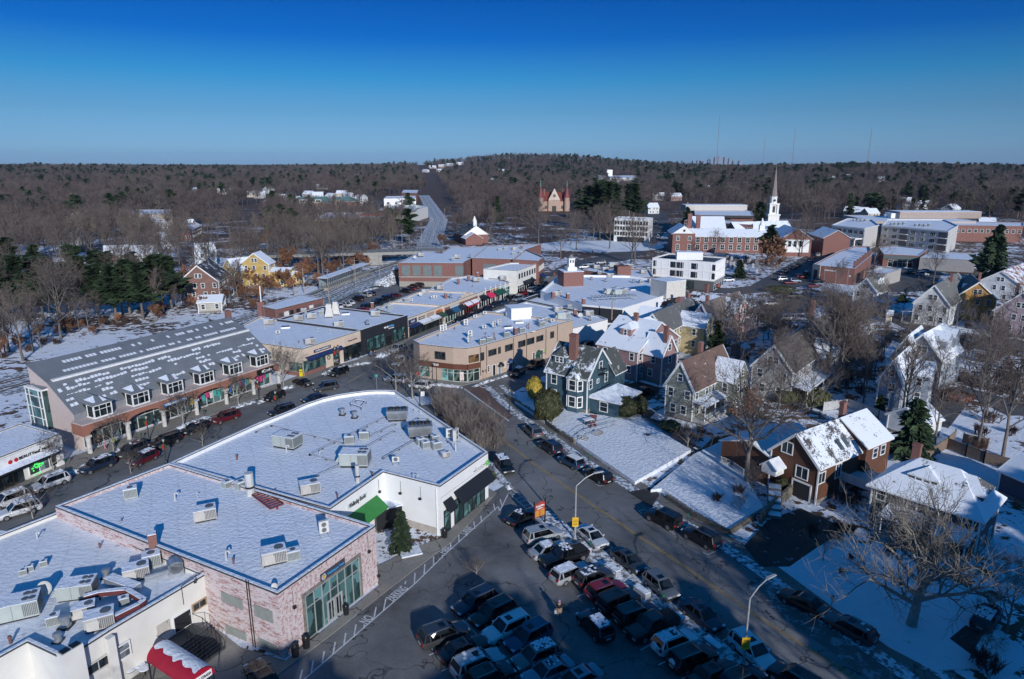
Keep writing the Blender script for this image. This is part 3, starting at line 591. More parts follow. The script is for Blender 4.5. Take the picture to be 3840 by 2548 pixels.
# --- low roofs behind the store
t4,b=flat('brick_edged_low_block','low block with brick wall stub and rows of air units beside the road fork',pl('A2',640,1100,1100,1160,1290,1165,1240,1090,920,1085,700,1065),5.5,BR,par=.3)
boxon(t4,px('A2',1000,1140),5.2,5,4,3.2,.2,'brick_stair_head',BR,None)
# --- white modernist office
wm,b=flat('white_panel_office','white panelled three storey office on dark base beside the churchyard',pl('A2',1275,988,1840,1030,1940,985,1425,946),9.9,P((.80,.80,.80),.6,var=.04),par=.35,roof=P((.045,.06,.09),.9,var=.5,sc_=.4),cope=WHITE,snowcap=False)
wf=W_(wm,b,0,1); wr=W_(wm,b,1,2)
for W in (wf,wr):
    W.box('dark_base',(0.,W.len,0,3.35),.05,P((.10,.105,.11),.7)); W.box('white_band',(0,W.len,3.36,3.7),.25,WHITE); W.box('white_band',(0,W.len,6.45,6.65),.14,WHITE)
for z in (5.1,8.1):
    for u0 in (1285,1440,1468,1500,1532,1630,1660,1822):
        u=wf.uz(px('A2',u0+8,1110))[0]; window(wm,wf.La,wf.d,u,z,.9,1.9,DARK,GL,.08,(1,2),'window',False)
    m=MB()
    for k in range(9): u=wf.len*(k+.5)/9; m.box(u-.06,u+.06,-.1,-.01,z-1.25,z+1.25)
    m.build('panel_fins',WHITE,wm,(wf.La.x,wf.La.y,0),wf.rz)
    m=MB()
    for k in range(14): u=wr.len*(k+.5)/14; m.box(u-.06,u+.06,-.14,-.01,z-1.25,z+1.25)
    m.build('panel_fins',WHITE,wm,(wr.La.x,wr.La.y,0),wr.rz)
boxon(wm,px('A2',1605,1000),9.9,9,4,2.6,-.1,'roof_house',WHW)
wf.store((wf.len*.55,wf.len*.7,.1,2.8),gl=GLT); wr.store((1,wr.len-1,.1,2.8),gl=GL,fr=WHITE,step=2.4); wf.store((wf.len*.40,wf.len*.45,.1,2.8),gl=GLT)
# --- white flatiron
ff,b=flat('white_flatiron_building','tall white four storey building by the town green',pl('A2',930,630,1240,640,1280,625,960,612),12.8,P((.72,.71,.68),.8),par=.3,cope=WHITE)
wf=W_(ff,b,0,1)
for z in (10.6,7.6,4.6): wf.row(12,z,.9,1.7,fr=DARK,sub=False,split=(1,1))
wf.box('cornice',(0,wf.len,12.0,12.7),.5,WHITE); wf.store((2,wf.len-2,.1,2.8),gl=GL,step=3)
# --- church square
cs,b=flat('church_square_brick_shops','low brick shop building with stone corner entrance and white wall lettering',pl('A3',410,1048,480,1060,790,1088,945,960,925,885,790,880,640,930),6.0,BR,par=.4)
wf=W_(cs,b,1,2); wr=W_(cs,b,2,3); we=W_(cs,b,0,1)
r=wf.rect('A3',512,1095,620,1075); wf.text((r[0],r[1],4.3,4.9),'CHURCH SQUARE',WHITE,bold=.02)
we.box('stone_front',(0,we.len,0,6.3),.25,P((.5,.46,.4),.8)); we.box('dark_doorway',(we.len*.25,we.len*.75,.1,4.4),.3,DARK)
for k in range(7): m=MB(); u=wr.len*(.05+.15*k); m.box(u-.5,u+.5,.1,1.0,6.1,8.4); m.build('chimney',BR,cs,(wr.La.x,wr.La.y,0),wr.rz)
wf.box('shop_number',(wf.len*.85,wf.len*.9,3,3.5),.05,WHITE)
# --- apartment complex
APW=P((.50,.485,.47),.8,var=.05)
def apartment(name,label,pts,h,n,balc=(),floors=3,group=None,u0=0):
    root,b=flat(name,label,pts,h,APW,par=.4,cope=WHITE,group=group); W=W_(root,b,0,1)
    for f in range(floors):
        z=h-2.1-f*3.1
        for k in range(n):
            u=W.len*(k+.5)/n
            if k in balc:
                W.box('balcony_recess',(u-2.2,u+2.2,z-1.2,z+1.2),.06,P((.10,.10,.11),.6)); W.box('balcony',(u-2.4,u+2.4,z-1.5,z-1.3),1.3,WHITE)
                m=MB(); m.box(u-2.4,u+2.4,-1.3,-1.25,z-.6,z-.5)
                for i in range(13): x=u-2.4+4.8*i/12; m.box(x-.02,x+.02,-1.3,-1.26,z-1.3,z-.5)
                m.build('railing',DARK,root,(W.La.x,W.La.y,0),W.rz)
            else: window(root,W.La,W.d,u,z,2.6 if k%2 else 1.9,1.7,WHITE,GL,.12,(3,1),'window',False)
    W.box('cornice',(0,W.len,h-.5,h-.05),.35,WHITE); W.box('white_course',(0,W.len,h-6.6,h-6.35),.1,WHITE)
    return root,b,W
ap1,b,Wa=apartment('columned_apartment_block','pale grey apartment block with tall white columned porch, left of the pair',pl('A3',580,690,880,722,1010,690,940,640,720,630),11.3,6)
m=MB(); 
for k in range(7): u=Wa.len*.16+k*(Wa.len*.76)/6.; m.tube((u,-4,0),(u,-4,5.6),.38,.32,8); m.box(u-.5,u+.5,-4.5,-3.5,5.6,5.9)
m.box(Wa.len*.12,Wa.len*.96,-4.6,-.02,5.9,6.5); m.build('columned_porch',WHITE,ap1,(Wa.La.x,Wa.La.y,0),Wa.rz)
ap2,b,Wb=apartment('balconied_apartment_block','pale grey apartment block with stacked dark balconies, right of the pair',pl('A3',1035,690,1640,745,1728,695,1600,640,1080,640),11.6,7,balc=(2,6),floors=4)
Wr=W_(ap2,b,1,2); 
for z in (9.5,6.4,3.3): Wr.row(4,z,1.6,1.7,sub=False,fr=WHITE)
sch,b=flat('low_school_building','wide low pale building with rooftop penthouses behind the apartments',pl('A3',960,655,1890,655,1840,640,1500,612,680,600),10.,P((.42,.36,.33),.8),par=.1)
W=W_(sch,b,0,1); W.store((W.len*.3,W.len*.52,6.5,9.),gl=GL,step=2.)
boxon(sch,px('A3',1500,622),10,50,14,4.,0,'penthouse',P((.36,.29,.25),.8)); boxon(sch,px('A3',1245,622),10,22,8,2.8,0,'penthouse',WHW)
br2,b=flat('red_brick_school_wing','red brick school wing at the far right behind the apartment block',pl('A3',1640,690,2320,700,2320,668,1900,660,1690,655),9.,BR,par=.2)
W_(br2,b,0,1).row(12,6,1.6,1.8,sub=False)
br3,b=flat('green_canopy_strip_shops','low dark fronted shops with greenish canopy below the balconied apartments',pl('A3',1050,955,1370,970,1450,910,1180,880,1000,890),5.2,BR,par=.2); W=W_(br3,b,0,1); W.box('green_fascia',(0,W.len,3.4,4.8),.5,P((.10,.13,.13),.6)); W.store((2,W.len-2,.1,3.),gl=GL,fr=WHITE,step=2)
br4,b=flat('grey_roofed_shed_building','grey flat roofed outbuilding in front of the church square shops',pl('A3',880,1115,1060,1135,1210,1088,1030,1068),4.6,P((.40,.38,.36),.8),par=.5)
br5,b=flat('long_grey_store','long low store with snowy roof right of the green canopy shops',pl('A3',1380,985,1880,1010,1900,950,1470,935),5.,P((.25,.25,.26),.8),par=.2)
# --- town buildings round the churchyard
def hip(root,Q,h,zr,ov,mat,name='roof'): pass
mu1,b=flat('municipal_brick_building','three storey brick municipal block with flat snowy roof behind the library',pl('A2',1560,650,2190,690,2180,660,1640,632),11.,BR,par=.2,roof=SNOWRD); W=W_(mu1,b,0,1)
for z in (8.6,5.2): W.row(16,z,1.5,1.9,sub=False,fr=WHITE)
mu2,b=flat('flag_side_brick_building','brick building with dark hooded eaves and recessed loggia next to the big flag',pl('A2',1660,600,2190,605,2170,560,1650,535),13.,BR,par=.1); W=W_(mu2,b,0,1); W.box('dark_recess',(W.len*.1,W.len*.62,9.3,11.6),.05,DARK); W.box('loggia_rail',(W.len*.1,W.len*.62,8.3,9.2),.2,WHITE); W.box('dark_eave',(0,W.len,11.7,13),1.5,P((.03,.03,.035),.7))
boxon(mu2,px('A2',1830,552),13,40,12,3.4,0,'roof_lantern',P((.5,.46,.42),.7))
# --- commercial roofs beyond the railway cutting
for nm,lb,pt,h,mt in (
 ('long_apartment_block','long brown brick apartment block with snowy hipped roof behind the bare trees',pl('A1',530,630,1180,625,1130,580,640,575),11.,BRICK((.30,.19,.12),(.25,.16,.10))),
 ('white_supermarket','white supermarket with black framed entrance far up the valley',pl('A1',1160,450,1450,445,1450,425,1180,430),9.,WHW),
 ('white_roofed_plaza','low white plaza roof crowded with units in front of the supermarket',pl('A1',1240,545,1400,560,1560,520,1480,510,1200,512),9.,P((.7,.69,.66),.8)),
 ('black_fronted_plaza_shop','black fronted shop at the left end of the plaza roof',pl('A1',1110,555,1240,560,1240,540,1130,536),9.,BLKW),
 ('pale_garage_building','pale rectangular building below the teal roofed office',pl('A1',480,550,620,560,665,540,520,528),8.,P((.55,.53,.50),.8)),
 ('cream_office_block','cream two storey office block right of the teal roofed office',pl('A1',655,460,760,462,820,448,700,446),9.,P((.55,.48,.40),.8)),
 ('brick_strip_mall','long brick strip left of the teal roofed office',pl('A1',60,475,330,480,340,458,100,455),6.,BR),
 ('cream_long_school','long cream building seen through the trees on the left',pl('A0',1050,598,1560,590,1560,550,1090,552),8.,P((.50,.42,.34),.8)),
 ('white_hillside_factory','white flat building with a square tower on the far hillside',pl('A2',740,262,1130,262,1120,240,770,240),14.,WHW),
 ('brick_far_plaza','red brick building at the far end of the straight railway',pl('A1',1320,395,1460,400,1475,372,1340,370),10.,BR),
 ('red_roof_hill_store','low white hillside building beside the railway vanishing point',pl('A1',1395,215,1490,215,1490,208,1400,208),9.,WHW)):
    rr,b=flat(nm,lb,pt,h,mt,par=.1); W=W_(rr,b,0,1); W.row(max(3,int(W.len/7)),h*.5,1.8,2.,sub=False,fr=DARK)
    if nm=='long_apartment_block': W.row(16,h*.8,1.8,1.8,sub=False,fr=WHITE); W.row(16,h*.22,1.8,1.8,sub=False,fr=WHITE)
    if nm=='white_hillside_factory': boxon(rr,px('A2',885,245),14,12,8,14,0,'square_tower',WHW)
    if nm=='long_apartment_block':
        boxon(rr,px('A1',1060,600),11,14,10,1.2,0,'red_roof_patch',P((.2,.03,.02),.7),None)
bpy.context.view_layer.update()
# ============================================================ ARCADED BUILDING WITH STANDING SEAM ROOF
def frame2(root,A,B):
    d=(B-A).normalized(); return A,d,math.atan2(d.y,d.x)
A=G((275,1548),6.24).xy; B=G((1010,1325),6.24).xy; LA=(B-A).length; rz=math.atan2((B-A).y,(B-A).x)
arc=thing('arcade_building','pinkish stucco arcade building with grey ribbed metal roof, white ridge band and brick arches','building',(A.x,A.y,0),rz)
# local: x along the street front, y into the building, z up
TAKEN.append([A+Matrix.Rotation(rz,2)@Vector(q) for q in ((0,-3),(LA,-3),(LA,15),(0,15))])
PKS=P((.52,.43,.40),.85,var=.06); 
m,t,b_=base('metal_roof'); v=texco(t,scale=(1,1,1)); wv=nn(t,'ShaderNodeTexWave',bands_direction='X'); L(t,v,wv.inputs[0]); wv.inputs['Scale'].default_value=.78; wv.inputs['Distortion'].default_value=0
rib=ramp(t,wv.outputs[1],[(.0,(.55,.55,.55)),(.12,(1,1,1))]); n=noise_(t,v,.35,5); c1=ramp(t,n,[(.3,(.20,.215,.235)),(.7,(.27,.285,.30))])
x=nn(t,'ShaderNodeMix',data_type='RGBA',blend_type='MULTIPLY'); x.inputs[0].default_value=1; L(t,c1,x.inputs[6]); L(t,rib,x.inputs[7]); L(t,x.outputs[2],b_.inputs[0]); b_.inputs['Roughness'].default_value=.5; b_.inputs['Metallic'].default_value=.25
MROOF=m
m=MB(); H=6.1; D=10.9
m.add([(0,0,0),(LA,0,0),(LA,D,0),(0,D,0),(0,0,H),(LA,0,H),(LA,5.8,10.05),(0,5.8,10.05),(LA,D,12.15),(0,D,12.15)],[[0,1,5,4],[1,2,8,6,5],[2,3,9,8],[3,0,4,7,9]]); m.build('wall',PKS,arc)
m=MB(); t_=.12; o_=.35
def slab(m,q,th=.14,mi=0):
    n=(Vector(q[1])-Vector(q[0])).cross(Vector(q[2])-Vector(q[0])).normalized()
    if n.z<0: q=q[::-1]; n=-n
    lo=[tuple(Vector(p)-n*0) for p in q]; hi=[tuple(Vector(p)+n*th) for p in q]; k=len(q)
    m.add(lo+hi,[list(range(k-1,-1,-1)),list(range(k,2*k))]+[[i,(i+1)%k,(i+1)%k+k,i+k] for i in range(k)],mi)
slab(m,[(-.2,-.3,6.0),(LA+.2,-.3,6.0),(LA+.2,5.8,10.17),(-.2,5.8,10.17)]); slab(m,[(-.2,5.9,10.17),(LA+.2,5.9,10.17),(LA+.2,D+.1,12.3),(-.2,D+.1,12.3)])
slab(m,[(2.5,5.95,10.15),(-.3,10.7,9.1),(-.9,10.9,8.7),(-.9,6.2,8.9)])
roof=m.build('roof',MROOF,arc)
# rows of snow pads held behind the seams
m=MB(); random.seed(3)
for r_,(y0,y1) in enumerate(((.7,1.35),(1.7,2.3),(2.6,3.1),(3.5,4.1),(4.3,4.9))):
    for k in range(int(LA/.62)):
        x=k*.62+.3
        if mnoise.noise(Vector((x*.13,r_*3.1,1)))>.22 or random.random()<(.1 if r_>2 else .22) or any(abs(x-(3.2+6.25*q))<1.9 for q in range(6)) and r_<2: continue
        z=lambda y:6.0+(y+.3)*(4.17/6.1)+.15
        a=y0+random.random()*.2; b2=y1-random.random()*.25; m.add([(x,a,z(a)),(x+.52,a+.05,z(a+.05)),(x+.5,b2,z(b2)),(x+.05,b2+.05,z(b2+.05))]+[(x,a,z(a)+.1),(x+.52,a,z(a)+.1),(x+.5,b2,z(b2)+.06),(x+.05,b2,z(b2)+.06)],[[4,5,6,7],[0,1,5,4],[1,2,6,5],[2,3,7,6],[3,0,4,7]])
for r_,(y0,y1) in enumerate(((6.9,7.5),(9.0,9.7))):
    for k in range(int(LA/.62)-4):
        x=k*.62+2.6
        if random.random()<.35: continue
        z=lambda y:10.17+(y-5.9)*(2.13/5.1)+.15
        m.add([(x,y0,z(y0)+.07),(x+.5,y0,z(y0)+.07),(x+.5,y1,z(y1)+.05),(x,y1,z(y1)+.05)],[[0,1,2,3]])
m.build('snow_pads',SNOW('pad_snow',0,.5),roof)
m=MB(); m.box(.6,LA+.2,5.45,6.25,10.1,10.42); m.build('white_ridge_band',WHITE,arc)
# glass stair bay on the gable side
m=MB(); g=MB(); x0=-.9
for y in (6.3,7.2,9.8,10.8): m.beam((x0,y,2.4),(x0,y,8.9),.14,.14)
for z in (2.5,4.2,6.0,7.8,8.85): m.box(x0-.07,x0+.07,6.3,10.8,z-.06,z+.06)
m.box(x0-.1,-.003,6.1,11.,1.8,2.45); m.box(x0-.1,-.003,6.1,11.,8.86,9.1); o=m.build('stair_bay',WHITE,arc); g.box(x0+.0,-.004,6.32,10.78,2.45,8.84); g.build('pane',GLT,o)
# shop glazing, arches, columns
wf=Wall(arc,A,B); wf.rz=0; wf.La=Vector((0,0)); wf.off=Vector((0,0)); wf.d=Vector((1,0)); wf.n=Vector((0,-1))
wf.store((.8,LA-.6,.15,3.3),fr=P((.55,.57,.57),.5),gl=GLASS((.10,.17,.18)),step=1.45)
m=MB(); sp=6.25; nb=6
for k in range(nb):
    x0=.1+k*sp; x1=x0+sp; ns=12; arcp=[]
    for i in range(ns+1): s_=i/ns; arcp.append((x0+(x1-x0)*s_,3.0+.95*math.sqrt(max(0,1-(2*s_-1)**2))))
    for i in range(ns):
        (xa,za),(xb,zb)=arcp[i],arcp[i+1]
        m.add([(xa,-2.9,za),(xb,-2.9,zb),(xb,-2.9,4.75),(xa,-2.9,4.75),(xa,-2.4,za),(xb,-2.4,zb),(xb,-2.4,4.75),(xa,-2.4,4.75)],[[0,1,2,3],[5,4,7,6],[0,4,5,1],[3,2,6,7]])
m.box(-.6,.1,-2.9,-2.4,2.95,4.75); m.box(-.6,-.3,-2.4,0,3.0,4.75); m.build('brick_arcade',BRICK((.30,.10,.055),(.24,.08,.045)),arc)
m=MB(); m.box(-.6,LA-.3,-3.0,-.01,4.76,4.95); m.build('arcade_top',PKS,arc)
for k in range(nb+1): m=MB(); m.tube((.1+k*sp,-2.65,0),(.1+k*sp,-2.65,3.0),.36,.34,14); m.box(k*sp-.3,k*sp+.5,-3.05,-2.25,2.7,3.05); m.build('column',P((.52,.50,.47),.8),arc)
m=MB(); m.box(-.01,LA-.2,-.25,-.02,4.96,6.0); m.build('upper_metal_band',GREY,arc)
for k in range(nb):
    c=3.2+sp*k; m=MB(); y0=-2.35; 
    m.box(c-1.45,c+1.45,y0+.1,2.4,4.96,5.15); m.box(c-1.45,c-1.3,y0+.1,y0+.35,5.15,7.1); m.box(c+1.3,c+1.45,y0+.1,y0+.35,5.15,7.1); m.box(c-1.45,c+1.45,y0+.1,y0+.3,6.9,7.12)
    m.box(c-.03-.5,c+.03-.5,y0+.12,y0+.2,5.15,6.9); m.box(c-.03+.6,c+.03+.6,y0+.12,y0+.2,5.15,6.9); m.box(c-1.4,c+1.4,y0+.12,y0+.2,6.25,6.32)
    m.box(c-1.45,c-1.3,-.6,-.4,5.15,7.1); m.box(c-1.45,c-1.35,y0+.1,-.4,6.95,7.12); m.box(c+1.32,c+1.42,y0+.3,2.2,5.15,7.1,0)
    o=m.build('bay_window',WHITE,arc); g=MB(); g.box(c-1.31,c+1.31,y0+.22,y0+.26,5.15,6.9); g.box(c-1.40,c-1.37,y0+.3,1.8,5.15,6.9); g.build('pane',GL,o)
    m=MB(); r4=[(c-1.65,y0-.1,7.12),(c+1.65,y0-.1,7.12),(c+1.65,2.6,7.3),(c-1.65,2.6,7.3),(c,-.6,8.1),(c,3.0,8.35)]; m.add(r4,[[0,1,4],[1,2,5,4],[3,0,4,5],[3,2,1,0]]); o=m.build('bay_roof',MROOF,o)
    m=MB(); m.add([(c-1.25,y0+.35,7.4),(c-.9,y0+.3,7.4),(c-.3,-.6,8.08),(c-1.2,.6,7.5)],[[0,1,2,3]]); m.add([(c+.2,y0+.2,7.32),(c+.9,y0+.3,7.36),(c+.3,-.9,8.05)],[[0,1,2]]); 
    for v_ in range(len(m.v)): x_,y_,z_=m.v[v_]; m.v[v_]=(x_,y_-.02,z_+.07)
    m.build('snow_patch',SNOWR,o)
s=MB(); s.box(12.6,17.0,-3.1,-2.91,3.55,4.15); o=s.build('sign',P((.04,.16,.42),.6),arc); wtext('WILLIAM RAVEIS',.5,WHITE,o,(14.8,-3.13,3.85),(math.pi/2,0,0),w=4.1,bold=.02)
s=MB(); s.box(32.2,36.2,-3.1,-2.91,3.7,4.6); o=s.build('sign',BLK,arc); wtext('iCode',.75,WHITE,o,(34.5,-3.13,4.12),(math.pi/2,0,0),w=2.4,bold=.02)
m=MB(); random.seed(9); cs_=[P((.6,.05,.2),.5),P((.05,.2,.55),.5),P((.7,.5,.05),.5),P((.05,.4,.35),.5),P((.65,.65,.6),.5)]
for k in range(22): x=19.5+k*.82; z=1.5+random.random()*.6; m.box(x,x+.6,-.155,-.13,z-.5,z+.6,random.randrange(5))
m.build('window_poster',cs_,arc)
m=MB(); m.box(LA+.1,LA+1.0,11.2,12.2,0,13.6); m.build('chimney',BR,arc)
# ============================================================ PITCHED HOUSES
def P3(M,v): return M@Vector(v)
def gable(root,cx,cy,ang,Lh,hw,z0,he,hr,wall,rc,snow=(.9,.9),ov=.4,name='',hipped=0.,trim=TRIM,wallz=None,th=.2,roofname='roof',wallname='wall'):
    """ridge along local x. snow=(left slope,right slope) as seen along the ridge"""
    M=Matrix.Translation((cx,cy,0))@Matrix.Rotation(ang,4,'Z'); h=Lh/2; m=MB(); hx=hipped*hw
    T=lambda vs:[tuple(M@Vector(v)) for v in vs]
    wb=z0 if wallz is None else wallz
    if hipped: m.add(T([(-h,-hw,wb),(h,-hw,wb),(h,hw,wb),(-h,hw,wb),(-h,-hw,he),(h,-hw,he),(h,hw,he),(-h,hw,he)]),[[0,1,5,4],[1,2,6,5],[2,3,7,6],[3,0,4,7]])
    else: m.add(T([(-h,-hw,wb),(h,-hw,wb),(h,hw,wb),(-h,hw,wb),(-h,-hw,he),(h,-hw,he),(h,hw,he),(-h,hw,he),(-h,0,hr-.03),(h,0,hr-.03)]),[[0,1,5,4],[1,2,6,9,5],[2,3,7,6],[3,0,4,8,7]])
    w=m.build(wallname,wall,root)
    s=(hr-he)/hw; e=he-s*ov; ho=h+ov*.8; m=MB(); a=hw+ov
    if hipped:
        hi=h-hx
        q=T([(-ho,-a,e),(ho,-a,e),(ho,a,e),(-ho,a,e),(-hi,0,hr),(hi,0,hr)]); up=Vector((0,0,th)); q2=[tuple(Vector(v)+up) for v in q]
        m.add(q+q2,[[3,2,1,0],[6,7,11,10],[8,9,10,11],[7,8,11],[9,6,10],[0,1,7,6],[1,2,8,7],[2,3,9,8],[3,0,6,9]],[2,1,0,0,1,2,2,2,2])
    else:
        q=T([(-ho,-a,e),(ho,-a,e),(ho,0,hr),(-ho,0,hr),(ho,a,e),(-ho,a,e)]); up=Vector((0,0,th)); q2=[tuple(Vector(v)+up) for v in q]
        m.add(q+q2,[[0,3,2,1],[3,5,4,2],[6,7,8,9],[9,8,10,11],[0,1,7,6],[4,5,11,10],[1,2,8,7],[2,4,10,8],[3,0,6,9],[5,3,9,11]],[2,2,1,0,2,2,2,2,2,2])
    r=m.build(roofname,[ROOF(rc,snow[0]),ROOF(rc,snow[1]),trim],root)
    return M,w,r
def hwin(root,M,face,h,hw,u,z,w=.95,hh=1.5,fr=TRIM,gl=GL,split=(1,2),sub=True):
    p,d={'r':((u,-hw),(1,0)),'l':((u,hw),(-1,0)),'b':((h,u),(0,1)),'a':((-h,u),(0,-1))}[face]
    P_=M@Vector((p[0],p[1],0)); D=M.to_3x3()@Vector((d[0],d[1],0)); return window(root,P_,D,0,z,w,hh,fr,gl,.13,split,'window',sub)
def chimney(root,M,x,y,z0,z1,w=.9,mat=None):
    m=MB(); m.box(-w/2,w/2,-w*.35,w*.35,0,z1-z0); m.box(-w/2-.06,w/2+.06,-w*.35-.06,w*.35+.06,z1-z0-.35,z1-z0-.12); p=M@Vector((x,y,z0)); return m.build('chimney',mat or BR,root,tuple(p),M.to_euler().z)
def dormer(root,M,x,side,y,z,w,h,rise,wall,rc,snow,depth=3.,win=1,hipd=False):
    """gabled dormer on a slope; side=+1 left slope, -1 right; y distance of its face from the ridge"""
    Mx=M@Matrix.Translation((x,side*(y-depth/2),0)); a=M.to_euler().z+math.pi/2; p=Mx.translation
    Md,_,_=gable(root,p.x,p.y,a,depth,w/2,z,z+h,z+h+rise,wall,rc,snow,ov=.2,th=.12,roofname='dormer_roof',wallname='dormer',hipped=.8 if hipd else 0)
    for k in range(win):
        u=(k-(win-1)/2)*.85; hwin(root,Md,'b' if side>0 else 'a',depth/2,w/2,u,z+h*.52,.6,h*.62,sub=False)
def porch(root,M,x0,x1,side,hw,depth,z0,zr,rc=(.1,.1,.1),snow=.95,n=4,rail=True,floor=.6):
    s=side; m=MB(); y0=hw*s; y1=(hw+depth)*s; T=lambda vs:[tuple(M@Vector(v)) for v in vs]
    a,b=(y0,y1)
    q=[(x0-.2,a,zr+.45),(x1+.2,a,zr+.45),(x1+.2,b+.25*s,zr),(x0-.2,b+.25*s,zr)]
    m.add(T(q+[(v[0],v[1],v[2]+.15) for v in q]),[[0,1,2,3],[4,7,6,5],[0,4,5,1],[1,5,6,2],[2,6,7,3],[3,7,4,0]],[1,0,1,1,1,1]); m.build('porch_roof',[ROOF(rc,snow),TRIM],root)
    m=MB(); m.add(T([(x0,a,z0),(x1,a,z0),(x1,b,z0),(x0,b,z0),(x0,a,z0+floor),(x1,a,z0+floor),(x1,b,z0+floor),(x0,b,z0+floor)]),[[4,5,6,7],[0,1,5,4],[1,2,6,5],[2,3,7,6],[3,0,4,7]]); m.build('porch_floor',P((.35,.34,.33),.8),root)
    m=MB()
    for k in range(n): m=MB(); x=x0+.1+(x1-x0-.2)*k/(n-1); p=M@Vector((x,b-.12*s,z0+floor)); m.tube(p,p+Vector((0,0,zr-z0-floor)),.1,n=6); m.build('porch_post',TRIM,root)
    m=MB()
    if rail:
        for z in (.25,.95): m.beam(M@Vector((x0,b-.12*s,z0+floor+z)),M@Vector((x1,b-.12*s,z0+floor+z)),.05,.07)
        for k in range(int((x1-x0)/.25)): p=M@Vector((x0+k*.25,b-.12*s,z0+floor+.25)); m.beam(p,p+Vector((0,0,.7)),.03,.03)
    if rail: m.build('porch_rail',TRIM,root)
def bywall(e1,ec,el,he,ov=.4):
    """footprint from three eave corners: other corner of the gable, shared corner, far end along the length"""
    a,c,b=G(e1,he).xy,G(ec,he).xy,G(el,he).xy; d=(b-c); Lh=d.length; d.normalize(); n=Vector((-d.y,d.x)); wv=(a-c); hw=abs(wv.dot(n))/2; sg=1 if wv.dot(n)>0 else -1
    ctr=c+d*Lh/2+n*hw*sg; return ctr.x,ctr.y,math.atan2(d.y,d.x),Lh-1.6*ov,hw-ov
def byridge(a,b,hr,hw,ov=.4):
    A,B=G(a,hr).xy,G(b,hr).xy; c=(A+B)/2; d=B-A; return c.x,c.y,math.atan2(d.y,d.x),d.length-1.6*ov,hw
def house(name,label,geo,z0,he,hr,wall,rc,snow=(.9,.9),wins='auto',trim=TRIM,chim=(),dorm=(),por=(),wing=(),hipped=0.,ov=.4,group=None,sub=True,floors=None):
    cx,cy,ang,Lh,hw=geo; root=thing(name,label,'house',(cx,cy,z0),ang,group)
    Mx=Matrix.Rotation(ang,2); TAKEN.append([Vector((cx,cy))+Mx@Vector(q) for q in ((-Lh/2-1,-hw-1),(Lh/2+1,-hw-1),(Lh/2+1,hw+1),(-Lh/2-1,hw+1))])
    Z=0; he-=z0; hr-=z0
    M,w,r=gable(root,0,0,0,Lh,hw,0,he,hr,wall,rc,snow,ov,hipped=hipped,trim=trim)
    fl=floors or max(1,round(he/2.9)); h=Lh/2
    if wins:
        for f in range(fl):
            z=he-1.3-f*2.8
            if z<.9: break
            for face,ln in (('r',Lh),('l',Lh),('a',2*hw),('b',2*hw)):
                n=max(1,int(ln/2.6))
                for k in range(n): 
                    u=-ln/2+ln*(k+.5)/n+(.35 if (k+f)%2 else -.25)
                    hwin(root,M,face,h,hw,u,z,.9,1.4,sub=sub)
        if not hipped and hr-he>1.8:
            for face in 'ab':
                for u in ((-.55,.55) if hw>3.5 else (0,)): hwin(root,M,face,h,hw,u,he+(hr-he)*.36,.75,1.2,sub=sub)
    for x in (-h,h):
        for y in (-hw,hw): m=MB(); m.box(x-.09,x+.09,y-.09,y+.09,0,he-.05); m.build('corner_board',trim,root)
    if not hipped:
        for x,s in ((-h-ov*.8,-1),(h+ov*.8,1)):
            m=MB()
            for y in (-1,1): m.beam((x,0,hr+.02),(x,y*(hw+ov),he-(hr-he)/hw*ov+.02),.14,.34)
            m.build('gable_trim',trim,root)
    m=MB(); m.ring([(-h-.05,-hw-.05),(h+.05,-hw-.05),(h+.05,hw+.05),(-h-.05,hw+.05)],[(-h+.1,-hw+.1),(h-.1,-hw+.1),(h-.1,hw-.1),(-h+.1,hw-.1)],0,.55); m.build('foundation',STONE,root)
    for (x,y,zt) in chim: chimney(root,M,x*h,y*hw,he-.5,zt-z0)
    for (x,sd_,yf,wd,hh,win,hp) in dorm:
        y=yf*hw; zs=hr-(hr-he)*yf; dormer(root,M,x*h,sd_,y,zs-.1,wd,hh,wd*.35,wall,rc,(snow[0] if sd_>0 else snow[1],)*2,depth=min(hw*.95,hh/((hr-he)/hw)+1.2),win=win,hipd=hp)
    for (x0,x1,sd_,dp,zr,n) in por: porch(root,M,x0*h,x1*h,sd_,hw,dp,0,zr,rc,.95,n)
    for (x,sd_,lw,ww,he2,hr2,sn) in wing:   # wing with its ridge across the main one
        c=M@Vector((x*h,sd_*(hw+lw/2-.5),0)); M2,_,_=gable(root,c.x,c.y,math.pi/2,lw+1.,ww/2,0,he2,hr2,wall,rc,sn,ov*.8,wallname='wing_wall',roofname='wing_roof')
        for z in ([he2-1.3,he2-4.1] if he2>5 else [he2-1.3]):
            for u in (-ww*.22,ww*.22): hwin(root,M2,'b' if sd_>0 else 'a',lw/2+.5,ww/2,u,z,.85,1.4,sub=sub)
            hwin(root,M2,'r',lw/2+.5,ww/2,(lw*.15)*sd_,z,.85,1.4,sub=sub); hwin(root,M2,'l',lw/2+.5,ww/2,(lw*.15)*sd_,z,.85,1.4,sub=sub)
        if hr2-he2>1.8: hwin(root,M2,'b' if sd_>0 else 'a',lw/2+.5,ww/2,0,he2+(hr2-he2)*.36,.7,1.1,sub=sub)
    return root,M,h,hw
TEAL=SIDING((.045,.095,.125)); PINKW=SIDING((.30,.19,.19)); YELW=SIDING((.46,.38,.22)); MAUV=SIDING((.30,.24,.27)); GRNG=SIDING((.24,.26,.22)); WHS=SIDING((.66,.67,.67)); GRYS=SIDING((.36,.36,.36)); BRNS=SIDING((.12,.048,.025)); ORNG=SIDING((.55,.29,.07)); BLUG=SIDING((.26,.30,.36)); DKG=SIDING((.07,.075,.08)); CRMS=SIDING((.6,.5,.36))
